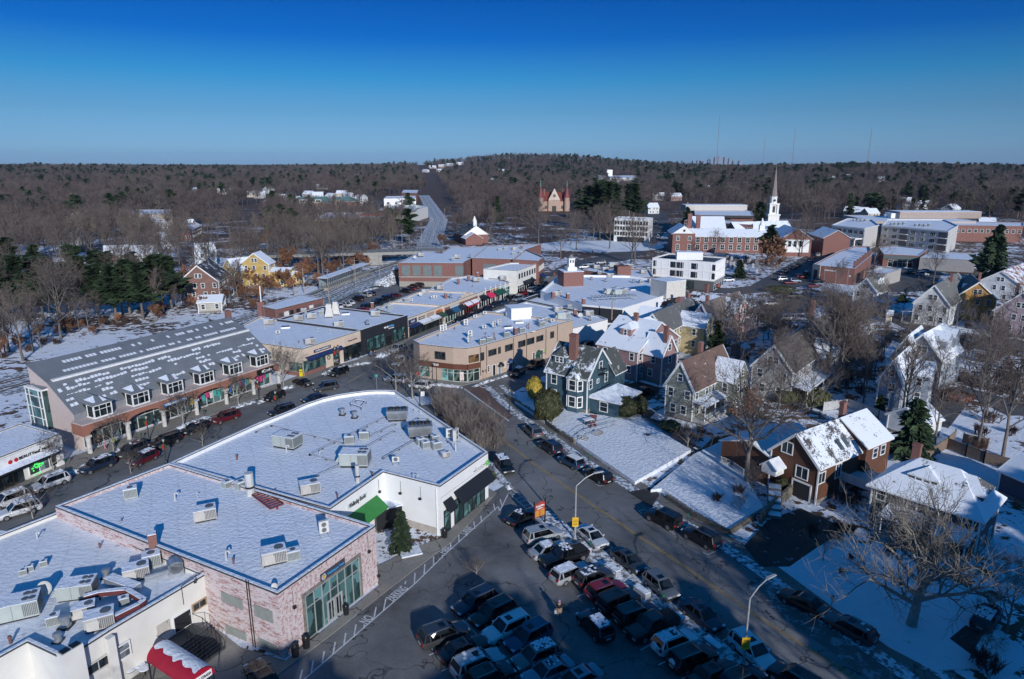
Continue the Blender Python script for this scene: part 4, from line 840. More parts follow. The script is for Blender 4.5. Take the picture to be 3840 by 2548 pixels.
SHG=(.075,.085,.08); SHD=(.05,.045,.045); SHB=(.16,.10,.08); SHT=(.17,.135,.12)
# teal house with bay
geo=bywall((2319,1380),(2205,1424),(2040,1389),6.95)
tl,M,h,hw=house('teal_house','dark teal wooden house with red chimney, white bay and mossy green roof',geo,.6,6.95,11.3,TEAL,SHG,(.35,.42),wins=None)
FL=geo[2]
# find which side faces the camera
def camside(M): return -1 if (M.to_3x3()@Vector((0,-1,0))).y<0 else 1
def gside(root,M): 
    a=root.rotation_euler.z; return -1 if math.cos(a)>0 else 1     # local y sign facing the camera (-Y)
sd_=gside(tl,M); xg=1 if math.cos(geo[2])>0 else -1               # xg: local x sign pointing right in the picture
f='r' if sd_<0 else 'l'; gf='b' if xg>0 else 'a'; U=1 if sd_<0 else -1
for (u,z,w_,hh) in ((-.62,5.0,1.,1.7),(-.62,2.1,1.,1.7)): hwin(tl,M,f,h,hw,u*h*xg*(1),z,w_,hh)
for (u,z,w_,hh) in ((-.55,5.,.95,1.6),(-.55,2.,.95,1.6),(.75,5.,.9,1.5),(-.05,7.6,.95,1.5),(.15,5.,.6,.6),(.6,2.,.9,1.5)): hwin(tl,M,gf,h,hw,u*hw,z,w_,hh)
# two storey bay with turret roof
m=MB(); g=MB(); r8=1.45; bx=.42*h*xg; by=sd_*hw
pts=[(bx-1.5,by),(bx-1.0,by+sd_*.95),(bx+1.0,by+sd_*.95),(bx+1.5,by)]
if area2(pts)<0: pts=pts[::-1]
m.prism(pts,0,6.1); o=m.build('bay',TEAL,tl)
for z in (1.9,4.9):
    for (xc,yc,an,ww) in ((bx,by+sd_*.96,0,1.2),(bx-1.27,by+sd_*.5,sd_*-1.08*-1,.75),(bx+1.27,by+sd_*.5,sd_*1.08*-1,.75)):
        d_=Vector((math.cos(an),math.sin(an))); 
        if sd_>0: d_=-d_
        window(tl,Vector((xc,yc)),d_,0,z,ww,1.7,WHITE,GL,.2,(1,2))
m=MB(); k=len(pts); q=[(bx+(p[0]-bx)*1.2,by+(p[1]-by)*1.3,6.1) for p in pts]; ap=(bx,by-sd_*.2,8.6)
m.add(q+[ap],[[i,(i+1)%k,k] for i in range(k)]); m.build('turret_roof',ROOF(SHG,.45,1),tl)
chimney(tl,M,-.02*h*xg,sd_*hw*.45,8,13.2,1.4); dormer(tl,M,-.55*h*xg,sd_,hw*.72,7.6,2.6,1.5,1.3,TEAL,SHG,(.4,.5),depth=3.4,win=2,hipd=True)
p_=M@Vector((xg*(h+2.8),-sd_*hw*.1,0)); M2,_,_=gable(tl,p_.x,p_.y,math.pi/2*1,7.4,2.9,0,2.9,4.4,TEAL,SHG,(1.,1.),.5,hipped=.9,wallname='side_room',roofname='side_room_roof')
for u in (-2.2,-.3,1.6): hwin(tl,M2,'b' if xg>0 else 'a',3.7,2.9,u*.4,1.5,1.0,1.5); 
hwin(tl,M2,'a' if sd_<0 else 'b',3.7,2.9,0,1.5,1.4,1.6)
hwin(tl,M2,'r' if xg>0 else 'l',3.7,2.9,-1.8,1.5,1.,1.4); hwin(tl,M2,'r' if xg>0 else 'l',3.7,2.9,1.2,1.5,1.,1.4)
p_=M@Vector((-xg*(h+1.1),0,0)); gable(tl,p_.x,p_.y,math.pi/2,3.5,1.4,0,2.8,3.2,WHS,SHG,(1.,1.),.3,wallname='entry_porch',roofname='entry_porch_roof')
c_=M@Vector((xg*h*.72,-sd_*(hw+1.),0)); gable(tl,c_.x,c_.y,math.pi/2,4.,2.4,0,5.8,9.2,TEAL,SHG,(.2,.2),.4,wallname='wing_wall',roofname='wing_roof')
m=MB(); 
for k in range(2): m.box(xg*(h+.02),xg*(h+1.0),-.8,.9,6.2+k*.9,6.25+k*.9)
for x in (h+.1,h+.95):
    for y in (-.75,.85): m.beam((xg*x,y,1.5 if x>h+.5 else 6.2),(xg*x,y,7.1),.04,.04)
for k in range(9): m.box(xg*(h+.5),xg*(h+.54),-.75,-.3,1.7+k*.5,1.74+k*.5)
m.build('fire_escape',DARK,tl)
# pink house
house('pink_house','dusty pink wooden house with big snowy roof, behind the teal house',bywall((2430,1240),(2393,1322),(2234,1289),6.4),0,6.4,11.,PINKW,SHB,(.93,.93),chim=((.1,.1,12.4),),dorm=((0.05,-1,.62,2.6,1.8,1,True),(0.05,1,.62,2.6,1.8,1,True)))
house('pink_gabled_annex','dusty pink gabled annex with fire escape and thin brick chimney, joined to the right of the big snowy pink house',bywall((2536,1315),(2484,1336),(2402,1316),6.2),0,6.2,9.7,PINKW,SHB,(.97,.97),chim=((-.8,.3,11.8),))
house('yellow_house','pale yellow house with grey roof, behind the pink annex',bywall((2407,1225),(2497,1248),(2640,1175),6.9),0,6.9,10.6,YELW,(.13,.13,.13),(.3,.1),chim=((.3,0,12.),),wing=((.1,-1,5.5,6,6.6,9.2,(.9,.9)),(.1,1,5.5,6,6.6,9.2,(.9,.9))))
house('mauve_house','mauve house with broad brown roof and shadowed gable, right of the yellow house',bywall((2588,1197),(2672,1215),(2810,1160),6.6),0,6.6,10.8,MAUV,SHT,(.2,.12),chim=((-.5,.4,12.),),wing=((.55,-1,4,6.4,6.4,9.6,(.5,.5)),(.55,1,4,6.4,6.4,9.6,(.5,.5))))
house('dark_roofed_mauve_house','small mauve gabled house whose dark roof has snow stripes, behind the yellow house',byridge(px('M2',1625,235),px('M2',2000,170),9.6,4.2),0,6.,9.6,MAUV,SHD,(.25,.42),chim=((.95,.5,11.),))
house('white_roofed_pink_house','pink house with large patchy snow roof and tall red chimney, left of the small lot with the pickup',byridge(px('M2',1960,60),px('M3',365,190),10.5,5.5),0,6.4,10.5,SIDING((.5,.30,.31)),SHD,(.8,.62),chim=((-.55,.1,13.),))
house('grey_green_house','grey green gabled house with brown roof and white porch, behind the bare twisted tree',bywall((2480,1440),(2606,1465),(2760,1390),6.1),.3,6.1,10.4,GRNG,SHB,(.35,.12),chim=((.1,.3,12.2),),por=((-1.0,1.0,-1,2.4,3.2,5),),wing=((.45,-1,3.5,5.4,5.9,9.,(.8,.8)),))
# houses of the right side streets
house('lawn_fence_grey_house','grey shingled house with dark skylit roof seen through bare branches, left of the tall tree clump',bywall((2845,1348),(2980,1398),(3120,1300),6.3),0,6.3,10.6,GRYS,(.12,.11,.105),(.2,.08),por=((-1.,.3,-1,3,3.1,4),),wing=((.5,-1,3,5,6,9,(.8,.8)),))
house('balcony_grey_house','grey house with arched window and white roof balcony, beside the small parking lot',bywall((3003,1237),(3095,1302),(3230,1225),6.9),0,6.9,10.8,GRYS,(.15,.135,.12),(.15,.1),chim=((.3,.9,13.2),(.9,-.1,13.)),wing=((.6,-1,4,6,6.5,9.,(.9,.9)),))
house('white_gabled_house','large white gabled house with paired attic windows, right of the yellow loader',bywall((3425,1130),(3570,1150),(3650,1095),6.4),0,6.4,11.4,WHS,(.16,.16,.15),(.75,.12),chim=((.1,-.2,13.),),wing=((.45,-1,3,5,6.4,9.6,(.9,.9)),),por=((-1,1,1,2.5,3.2,5),))
house('ochre_house','ochre yellow house with grey hipped roof and cream bays, right of the white gabled house',byridge(px('A3',1840,1135),px('A3',1920,1210),11.2,4.6),0,7.,11.2,ORNG,(.14,.14,.13),(.3,.1),chim=((.1,.2,13.),),wing=((-.2,-1,2,4.5,6.6,8.6,(.5,.5)),))
house('twin_dormer_white_house','white house with two small arched dormers below the grey flat roofed outbuilding',bywall(px('A3',625,1295),px('A3',1000,1300),px('A3',1110,1275),6.),0,6.,9.6,WHS,(.14,.14,.125),(.8,.15),chim=((-.7,.5,11.6),),dorm=((.2,-1,.55,1.8,1.6,1,False),(.7,-1,.55,1.8,1.6,1,False)),por=((-1,.6,-1,2.5,3.,5),))
house('blue_grey_rear_house','blue grey house with two long snowy shed dormers facing right',bywall(px('M4',780,790),px('M4',1190,1090),px('M4',1480,900),6.6),0,6.6,11.2,BLUG,(.14,.15,.14),(.2,.85),dorm=((-.2,-1,.85,4.,2.6,2,False),(.6,-1,.85,4.,2.6,2,False)))
house('blue_grey_middle_house','blue grey gabled house in the middle of the shaded row seen through thin trunks',bywall(px('M4',380,990),px('M4',830,1080),px('M4',1020,900),6.6),0,6.6,11.,BLUG,(.10,.10,.10),(.7,.8),dorm=((.2,-1,.8,3,2.2,2,False),))
house('blue_grey_front_house','blue grey front gabled house nearest in the shaded row, with red bucket by the steps',bywall(px('M4',170,1340),px('M4',600,1400),px('M4',830,1160),6.),0,6.,9.6,BLUG,(.11,.11,.12),(.3,.85),wing=((.5,-1,3,5,6,8.,(.9,.9)),))
house('mauve_right_edge_house','mauve pink house with shadowed gable at the right edge below the red roofed one',bywall(px('M4',1890,320),px('M4',2700,420),px('M4',2960,200),6.4),0,6.4,11.6,SIDING((.42,.33,.36)),SHT,(.3,.12),chim=((-.6,.4,13.),))
house('pink_right_edge_annex','pink small gabled annex with white corner boards in front of the mauve house at the right edge',bywall(px('M4',2050,430),px('M4',2450,450),px('M4',2600,400),3.8),0,3.8,5.6,SIDING((.55,.42,.45)),(.12,.12,.12),(.9,.9))
house('red_roofed_far_house','house with reddish shingles and snow streaks at the far right edge',byridge(px('A3',2120,1110),px('A3',2420,1000),9.4,6),0,5.4,9.4,WHS,(.25,.09,.05),(.3,.55))
# brown shingled garage house
geo=bywall(px('B3',50,905),px('B3',480,1110),px('B3',895,935),5.3)
br_,M,h,hw=house('brown_shingle_house','brown shingled house with garage door and half snowy roof with two skylights',geo,0,5.3,8.6,BRNS,(.085,.075,.07),(.0,.62),wins=None,chim=((1.3,.2,10.6),))
for (fc,u,z,w_,hh) in (('a',-.35,3.6,1.6,1.5),('a',.35,6.3,1.5,1.5),('r',-.85,3.6,1.4,1.4),('r',-.1,3.6,1.1,1.9),('r',.2,1.2,1.,1.8)): hwin(br_,M,fc,h,hw,u*(hw if fc in 'ab' else h),z,w_,hh,split=(2,1))
m=MB(); m.box(-h-.1,-h-.004,-hw*.75,-hw*.05,.05,2.2); m.build('garage_door',DARK,br_); m=MB(); m.box(-h-.14,-h-.004,-hw*.75-.2,-hw*.75,0,2.4); m.box(-h-.14,-h-.004,-hw*.05,-hw*.05+.2,0,2.4); m.box(-h-.14,-h-.004,-hw*.75-.2,-hw*.05+.2,2.21,2.42); m.build('garage_frame',TRIM,br_)
for x in (.2,.5):
    y=-hw*.72; z=lambda y:8.6-(3.3/hw)*abs(y)+.22; m=MB(); m.add([(x*h-.4,-hw*.55,z(hw*.55)+.12),(x*h+.4,-hw*.55,z(hw*.55)+.12),(x*h+.4,-hw*.85,z(hw*.85)+.12),(x*h-.4,-hw*.85,z(hw*.85)+.12),(x*h-.4,-hw*.55,z(hw*.55)-.1),(x*h+.4,-hw*.55,z(hw*.55)-.1),(x*h+.4,-hw*.85,z(hw*.85)-.1),(x*h-.4,-hw*.85,z(hw*.85)-.1)],[[3,2,1,0],[0,1,5,4],[1,2,6,5],[2,3,7,6],[3,0,4,7]]); m.build('skylight',GLASS((.2,.24,.25)),br_)
p_=M@Vector((h+2.6,-.3,0)); Mr,_,_=gable(br_,p_.x,p_.y,0,6.2,hw*1.15,0,6.0,8.8,BRNS,(.085,.075,.07),(.1,.88),.35,wallname='rear_wall',roofname='rear_roof')
for u in (-.8,1.2): hwin(br_,Mr,'r',3.1,hw*1.15,u,4.6,1.,1.3)
p_=M@Vector((.1*h,hw+3.6,0)); gable(br_,p_.x,p_.y,math.pi*.0,h*2.2,4.6,0,3.6,5.2,BRNS,(.1,.1,.1),(1.,1.),.4,wallname='lower_wall',roofname='lower_roof')
p_=M@Vector((-h-1.2,hw*.65,0)); gable(br_,p_.x,p_.y,0,1.8,1.1,2.6,3.6,4.5,WHITE,(.1,.1,.1),(1.,1.),.25,wallname='door_hood',roofname='door_hood_roof')
m=MB(); m.box(.05*h,1.2*h,-hw-4.2,-hw-.05,2.1,2.3); 
for k in range(20): x=.05*h+k*.3; m.box(x,x+.27,-hw-4.2,-hw-4.14,2.3,3.3)
for k in range(14): y=-hw-4.2+k*.3; m.box(.05*h,.05*h+.06,y,y+.27,2.3,3.3)
for x in (.1*h,.6*h,1.15*h): m.box(x-.1,x+.1,-hw-4.1,-hw-3.9,0,2.1)
m.build('deck',P((.5,.51,.53),.7),br_)
# grey hipped house, bottom right
geo=bywall(px('B3',2265,1380),px('B3',1960,1560),px('B3',920,1225),5.6)
gh,M,h,hw=house('grey_hipped_house','charcoal grey hipped house with snowy dormers and long porch behind the big bare tree',geo,0,5.6,8.6,DKG,(.12,.115,.11),(.9,.9),hipped=.95,ov=.7,chim=((.55,-.5,9.8),))
s_=gside(gh,M); xg=1 if math.cos(geo[2])>0 else -1
for x,sd2 in ((.05,s_),(-.35*xg*-1,s_)): pass
dormer(gh,M,.15*h*xg*-1,s_,hw*.62,6.2,3.,1.2,.9,DKG,(.12,.115,.11),(.95,.6),depth=3.6,win=2,hipd=True)
p_=M@Vector((xg*h*.45,0,0)); gable(gh,p_.x,p_.y,0,5.,1.5,6.,7.2,8.3,DKG,(.12,.115,.11),(.95,.4),.4,hipped=.8,wallname='dormer',roofname='dormer_roof')
porch(gh,M,-h*.95,h*.6,s_,hw,3.0,0,3.0,(.1,.1,.1),1.,6,rail=False)
# side sheds
house('white_garage','white gabled garage with snow swept roof in the shaded back yards',bywall(px('B3',1115,590),px('B3',1420,720),px('B3',1610,660),3.),0,3.,4.9,WHS,(.12,.12,.12),(.3,.9),wins=None,floors=1)
house('dark_blue_shed','dark blue shed with maroon door and snowy roof at the right edge',byridge(px('B3',2290,960),px('B3',2700,1120),5.4,3.4),0,3.4,5.4,SIDING((.05,.07,.11)),(.1,.1,.1),(1.,1.),wins=None)
house('cream_shed','small cream shed with snowy roof left of the white gabled house',byridge(px('M4',330,330),px('M4',440,340),3.2,1.6),0,2.4,3.2,CRMS,(.1,.1,.1),(1.,1.),wins=None)
house('pink_shed','little pink shed in the shaded garden right of the mauve house',byridge(px('M3',250,800),px('M3',330,780),3.6,1.8),0,2.6,3.6,PINKW,(.1,.1,.1),(1.,1.),wins=None)
# left side houses
house('brown_gambrel_house','brown and pale blue house with curved gable and arched attic windows, below the orange shrubs slope',bywall(px('A0',1740,1140),px('A0',1990,1200),px('A0',2100,1130),6.4),0,6.4,11.5,SIDING((.20,.11,.09)),SHD,(.6,.3),por=((-.8,1,-1,3,3.,4),))
house('pale_blue_house','pale blue house with snow white roof and paired dormer, above the dark pines',bywall(px('A0',830,1190),px('A0',1060,1170),px('A0',1070,1100),6.2),0,6.2,9.6,SIDING((.34,.40,.46)),(.15,.15,.15),(1.,1.),dorm=((.0,1,.6,4,1.6,3,False),(.0,-1,.6,4,1.6,3,False)))
house('long_snow_roofed_house','long low house with clean snow roof left of the pale blue one',byridge(px('A0',350,1150),px('A0',740,1070),7.6,4.5),0,4.6,7.6,SIDING((.4,.4,.4)),(.15,.15,.15),(1.,1.))
house('cream_chimney_house','cream yellow gabled house with brick chimney on the left wooded slope',bywall(px('A0',705,600),px('A0',900,620),px('A0',1010,600),7.),0,7.,11.5,SIDING((.66,.56,.36)),(.2,.2,.22),(.8,.3),chim=((.2,.3,13.),))
house('white_hipped_house','white house whose hipped roof has bare dark patches, centre of the left slope',byridge(px('A0',1360,600),px('A0',1440,605),11.,5.5),0,6.6,11.,WHS,(.06,.06,.06),(.7,.7),hipped=.9)
house('brick_gabled_house','brick red house with cream side dormer right of the white hipped house',bywall(px('A0',1565,720),px('A0',1750,730),px('A0',1830,690),6.4),0,6.4,10.,SIDING((.26,.10,.07)),(.12,.12,.12),(.9,.85),dorm=((.2,-1,.7,5,1.8,2,False),))
house('white_tree_screened_house','white two storey house behind bare trees left of the yellow house',byridge(px('A0',1760,860),px('A0',1940,850),10.,4.5),0,6.6,10.,WHS,(.12,.12,.12),(.9,.8))
house('yellow_slope_house','bright yellow three gabled house with snowy roofs among orange beech shrubs',bywall(px('A1',-60,1010),px('A1',120,1045),px('A1',180,1020),8.2),0,8.2,12.,SIDING((.50,.35,.12)),(.15,.15,.15),(.9,.9),wing=((.1,-1,7,6,5.4,6.4,(.9,.9)),))
house('yellow_left_slope_house','ochre yellow house hidden by branches left of the three gabled yellow house',byridge(px('A0',2060,1000),px('A0',2250,980),10.,4.5),0,6.4,10.,SIDING((.45,.33,.11)),(.13,.13,.14),(.85,.85))
house('low_yellow_cottage','low yellow cottage partly behind orange leaved shrubs near the railway',byridge(px('A1',230,1100),px('A1',370,1110),5.,4.),0,3.4,5.,SIDING((.68,.46,.14)),(.13,.13,.14),(.95,.95))
house('grey_snow_cottage','low grey cottage with snow roof in front of the brown gambrel house',byridge(px('A0',1800,1330),px('A0',2030,1320),4.6,4.),0,3.2,4.6,SIDING((.4,.38,.33)),(.13,.13,.14),(1.,1.))
for i,(k,x,y,h1,wc) in enumerate((('A0',1790,350,9,WHS),('A0',2040,350,9,WHS),('A0',2300,380,8,CRMS),('A0',2320,270,8,WHS),('A1',30,380,9,GRYS),('A1',110,345,9,WHS),('A1',240,410,9,WHS),('A1',350,430,8,WHS),('A1',480,380,9,GRYS),('A1',560,390,9,WHS),('A1',680,400,8,GRYS),('A1',780,375,9,CRMS),('A1',830,395,9,WHS),('A1',950,415,9,WHS),('A1',600,320,8,WHS),('A1',250,620,9,WHS),('A0',640,720,9,GRYS),('A0',1060,930,8,SIDING((.2,.1,.08))),('A0',1480,760,8,WHS),('A0',1300,930,8,GRYS),('A1',1540,185,9,WHS),('A1',1670,180,9,WHS),('A1',1600,150,9,WHS),('A1',1760,130,9,WHS),('A1',2220,185,9,WHS),('A1',2170,265,10,WHS),('A1',1690,140,9,CRMS),('A1',1850,120,9,WHS),('A2',1440,210,10,WHS),('A2',1270,490,9,WHS),('A2',1750,330,9,WHS),('A2',1330,395,9,GRYS),('A3',740,230,12,GRYS),('A3',1020,250,9,WHS),('A3',1250,440,10,WHS),('A3',1310,480,9,GRYS),('A3',1440,470,10,WHS),('A3',1670,500,9,WHS),('A3',850,530,9,WHS),('A3',930,540,9,CRMS),('A3',770,520,9,GRYS),('A3',580,245,8,WHS),('A3',2290,165,9,WHS),('A3',1990,625,8,BR),('A2',1480,80+320,9,BR))):
    q=px(k,x,y); wd={'A0':60,'A1':45,'A2':50,'A3':55}[k]/2.42; wd*=1 if y>250 else .7
    nm=['white_village_house','grey_village_house','cream_village_house'][i%3]
    vv=q[1]; ba=GT(q,h1); tz=T(ba.x,ba.y); gx=(ba.x,ba.y,-.12+.3*((i*7)%5-2),max(9.,2*wd/FPX*ba.y),4.8)
    house('village_house','%s far house with snowy roof, %s'%('white' if wc is WHS else 'grey' if wc is GRYS else 'brick coloured' if wc is BR else 'pale cream','among bare trees'),gx,tz-1,tz+h1-3.4,tz+h1,wc,(.12,.12,.13),(1.,1.) if i%2 else (.9,.7),group='distant houses among bare trees',sub=False,floors=2,chim=((.3,0,tz+h1+1.2),) if i%2 else ())
# ============================================================ LANDMARKS
# white church with steeple
gp=at_y((2905,700),520); cx,cy=gp.x,520.
ch=thing('white_church','white church with clock belfry and tall brown tapering steeple rising behind the dark pine','church',(cx,cy,-9.3)); ch.scale=(.82,.82,.84)
m=MB(); m.box(-5,5,-5,5,11.1,17); m.box(-5.6,5.6,-5.6,5.6,17,18.2); m.build('tower',WHITE,ch)
m=MB(); 
for x in (-3.4,3.4):
    for y in (-3.4,3.4): m.box(x-.8,x+.8,y-.8,y+.8,18.2,26.5)
m.box(-3,3,-3,3,18.2,26.5); m.box(-4.5,4.5,-4.5,4.5,26.5,27.6); m.lathe([(3.3,27.6),(3.3,32.6),(3.8,32.8),(3.6,33.4),(.0,33.5)],8); m.build('belfry',WHITE,ch)
m=MB(); m.box(-1.2,1.2,-3.1,-3.02,19.6,25.2); m.lathe([(0,0),(1,0)],12); m.build('louvred_opening',DARK,ch)
m=MB(); m.tube((-.0,-3.5,30.2),(0,-3.6,30.2),1.1,1.1,14); m.build('clock_face',DARK,ch)
m=MB(); m.lathe([(3.3,33.4),(2.2,40),(.12,59.5),(0,59.6)],8); sp=m.build('spire',P((.24,.20,.18),.7),ch); m=MB(); m.tube((0,0,59.5),(0,0,66.5),.14,.06,6); m.box(-.9,.9,-.1,.1,63.5,63.8); m.lathe([(0,60.6),(.5,61),(0,61.4)],8); m.build('weather_vane',P((.25,.2,.1),.5),sp)
# castle-like town hall
ct=thing('red_roofed_town_hall','castle like stone town hall with red roofs, pointed towers and round clock gable among the trees','town hall',(G((2086,802)).x,640,0)); ct.scale=(.60,.60,.68); TAKEN.append([Vector(q) for q in ((30,630),(66,630),(66,660),(30,660))])
STN=P((.42,.30,.24),.9,var=.3,sc_=.8); RTL=P((.17,.035,.025),.7,var=.2); 
m=MB(); m.box(-22,24,0,20,0,13); m.box(-9,9,-4,20,0,15); m.build('wall',STN,ct)
m=MB(); q=[(-23,-.5,13),(25,-.5,13),(25,21,13),(-23,21,13),(-14,10,25),(16,10,25)]; m.add(q,[[0,1,5,4],[2,3,4,5],[1,2,5],[3,0,4]]); m.build('roof',RTL,ct)
m=MB(); m.add([(-9.5,-4.5,15),(9.5,-4.5,15),(0,-4.5,32),(-9.5,10,15),(9.5,10,15),(0,10,32)],[[0,3,5,2],[1,2,5,4]]); m.build('gable_roof',RTL,ct)
m=MB(); m.add([(-9,-4.3,15),(9,-4.3,15),(0,-4.3,30.5)],[[0,1,2]]); m.box(-4,4,-4.9,-4.4,15,24); m.build('gable_wall',P((.62,.50,.42),.8,var=.3,sc_=.7),ct)
m=MB(); m.tube((0,-5,20.5),(0,-5.2,20.5),2.3,2.3,18); m.build('clock_face',P((.12,.13,.1),.6),ct)
for x,z0 in ((-21,0),(19,0)):
    m=MB(); m.lathe([(4,0),(4,16.5),(4.6,17),(4.6,18)],14,0,(x,-3)); o=m.build('round_tower',STN,ct); m=MB(); m.lathe([(5,18),(3.2,24),(.7,33)],14,0,(x,-3)); m.build('tower_roof',P((.20,.045,.05),.6),o); m=MB(); m.lathe([(.8,32.8),(.5,34.5),(.15,42)],8,0,(x,-3)); m.build('finial',P((.15,.35,.30),.5),o)
m=MB(); 
for x in (-15,14): m.box(x-1.2,x+1.2,6,8,18,29)
m.build('chimney',BR,ct); m=MB(); m.box(-3,3,-4.8,-4.2,0,7); m.box(-14,-11,-.1,.1,3,7); m.box(11,14,-.1,.1,3,7); m.build('dark_archway',DARK,ct)
# brick library with white gables
lp=G(px('A2',1455,940)); 
lb=thing('brick_library','long red brick library with white gabled ends, snowy roofs and arched windows beside the churchyard','library',(lp.x,lp.y,0),-.10)
def gpart(root,x,y,ang,Lh,hw,he,hr,mt,rc,snow): 
    return gable(root,x,y,ang,Lh,hw,0,he,hr,mt,rc,snow,.6)
m_,_,_=gpart(lb,5,8,math.pi/2,18,5.4,9.5,13.2,BR,SHD,(.9,.95)); m=MB(); m.add([(-.6,-1.25,9.6),(10.6,-1.25,9.6),(5,-1.25,13.2)],[[0,1,2]]); m.build('white_pediment',WHITE,lb); m=MB(); m.tube((5,-1.3,11),(5,-1.4,11),.6,.6,12); m.build('round_window',DARK,lb)
gpart(lb,28,9,0,38,6,8.,11.,BR,SHD,(.9,.95)); gpart(lb,56,2,math.pi*.5,22,7,8.5,13,BR,SHD,(.9,.9)); gpart(lb,20,24,0,16,7,11,16,BR,SHD,(1.,1.)); gpart(lb,76,6,math.pi/2,20,6,8.5,12,BR,SHD,(.9,.9))
for x in (2.2,7.8): 
    for z,h_ in ((7.2,2.),(2.8,3.)): window(lb,Vector((x,-1.02)),Vector((1,0)),0,z,1.4,h_,WHITE,GL,.15,(2,3),'window',False)
for k in range(8): 
    for z in (6.2,2.6): window(lb,Vector((12.5+4*k,2.98)),Vector((1,0)),0,z,1.8,2.4,WHITE,GL,.15,(2,2),'window',False)
m=MB(); m.box(47,51,-2,3,0,9.5); m.build('brick_wing',BR,lb); m=MB(); m.box(51,62,-9.1,-9.05,2,8); m.build('white_bay_front',WHITE,lb)
for x in (53,55.5,58): window(lb,Vector((x,-9.12)),Vector((1,0)),0,6,1.4,2.6,WHITE,GL,.15,(1,2),'window',False)
for x in (49,): 
    for z in (7.5,2.5): window(lb,Vector((x,-2.02)),Vector((1,0)),0,z,1.2,1.2,WHITE,GL,.15,(1,1),'window',False)
m=MB(); m.box(13,15,14,16,8,17.5); m.box(9,11,16,18,8,18); m.build('chimney',BR,lb); m=MB(); m.box(43,45.4,8,10.4,10,13); m.lathe([(1.3,13),(.2,16.5)],8,0,(44.2,9.2)); m.build('cupola',WHITE,lb)
# second brick building right of pine
cb=thing('brick_chapel','red brick chapel with snowy gable roof right of the dark pine','chapel',(G(px('A3',170,930)).x,G(px('A3',170,930)).y,0),.25)
gpart(cb,0,8,math.pi/2,24,6,6,11,BR,SHD,(.9,.9)); gpart(cb,6,34,0,34,6,7.5,12,BR,SHD,(.95,.9))
for k in range(6): window(cb,Vector((-8+6*k,27.9)),Vector((1,0)),0,4.5,1.6,2.4,WHITE,GL,.15,(2,2),'window',False)
m=MB(); m.add([(-6,-4.6,6.1),(6,-4.6,6.1),(0,-4.6,11)],[[0,1,2]]); m.build('white_pediment',WHITE,cb)
# fire station with white gable
fp=G(px('A1',1830,855)); fs=thing('brick_fire_station','brick fire station with white gabled front and small cupola beside the straight railway','fire station',(fp.x+10,fp.y,0),.35); fs.scale=(.78,.78,.8)
gpart(fs,0,12,math.pi/2,26,9,6,12,BR,(.06,.065,.06),(.25,.2)); m=MB(); m.add([(-9.3,-1.2,6),(9.3,-1.2,6),(0,-1.2,12)],[[0,1,2]]); m.build('white_gable',WHITE,fs); gpart(fs,-4,-4,math.pi/2,10,6,4.5,8,BR,SHD,(1,1))
m=MB(); m.box(-1.2,1.2,1,3.4,10,15); m.lathe([(1.6,15),(.2,18.5)],8,0,(0,2.2)); m.build('cupola',WHITE,fs)
# teal roofed office
tp_=G(px('A1',345,555)); to=thing('teal_roofed_office','brick office with long teal hipped roof and white framed dormer windows','office building',(tp_.x+16,tp_.y+8,0),.15)
Mo,_,_=gable(to,0,0,0,40,9,0,7,12,BRICK((.32,.17,.11),(.28,.14,.1)),(.09,.19,.19),(.25,.0),.6,hipped=.9); m=MB(); m.box(-11,9,-10.5,-6,7,10); m.build('dormer_band',WHITE,to)
for k in range(8): window(to,Vector((-9.5+2.4*k,-10.52)),Vector((1,0)),0,8.5,1.7,1.8,WHITE,GL,.1,(1,1),'window',False)
gable(to,26,14,.6,30,7,0,7,11,BR,(.09,.19,.19),(.25,.1),.6,hipped=.9)
# flag
fl=at_y(px('A2',1580,700),470); fo=thing('flag_pole','tall white pole flying a huge striped flag with starred blue corner','flag',(fl.x,470,0),0)
m=MB(); m.tube((0,0,0),(0,0,17.4),.2,.09,8); m.build('pole',WHITE,fo)
m=MB(); NX,NY=26,13; W0,H0=8.,4.8; z0=16.8
for i in range(NX+1):
    for j in range(NY+1):
        s_=i/NX; x=.3+W0*s_*.92; z=z0-H0*j/NY-4.6*s_**1.1; y=.9*math.sin(s_*7)*s_+.0; m.v.append((x,y,z))
for i in range(NX):
    for j in range(NY): m.f.append([i*(NY+1)+j,i*(NY+1)+j+1,(i+1)*(NY+1)+j+1,(i+1)*(NY+1)+j]); m.m.append(2 if (i<NX*.4 and j<7) else (0 if j%2==0 else 1))
o=m.build('flag',[P((.55,.02,.03),.7),P((.75,.75,.75),.7),P((.02,.04,.2),.7)],fo); st=MB()
for a in range(9):
    for b__ in range(11):
        if (a+b__)%2: continue
        s_=(b__+.8)/30.; j=(a+.8)*7/9.8/13; x=.3+W0*s_*.92; z=z0-H0*j-4.6*s_**1.1; y=.9*math.sin(s_*7)*s_-.05; st.add([(x-.08,y,z-.08),(x+.08,y,z-.08),(x+.08,y,z+.08),(x-.08,y,z+.08)],[[0,1,2,3]])
st.build('stars',WHITE,o)
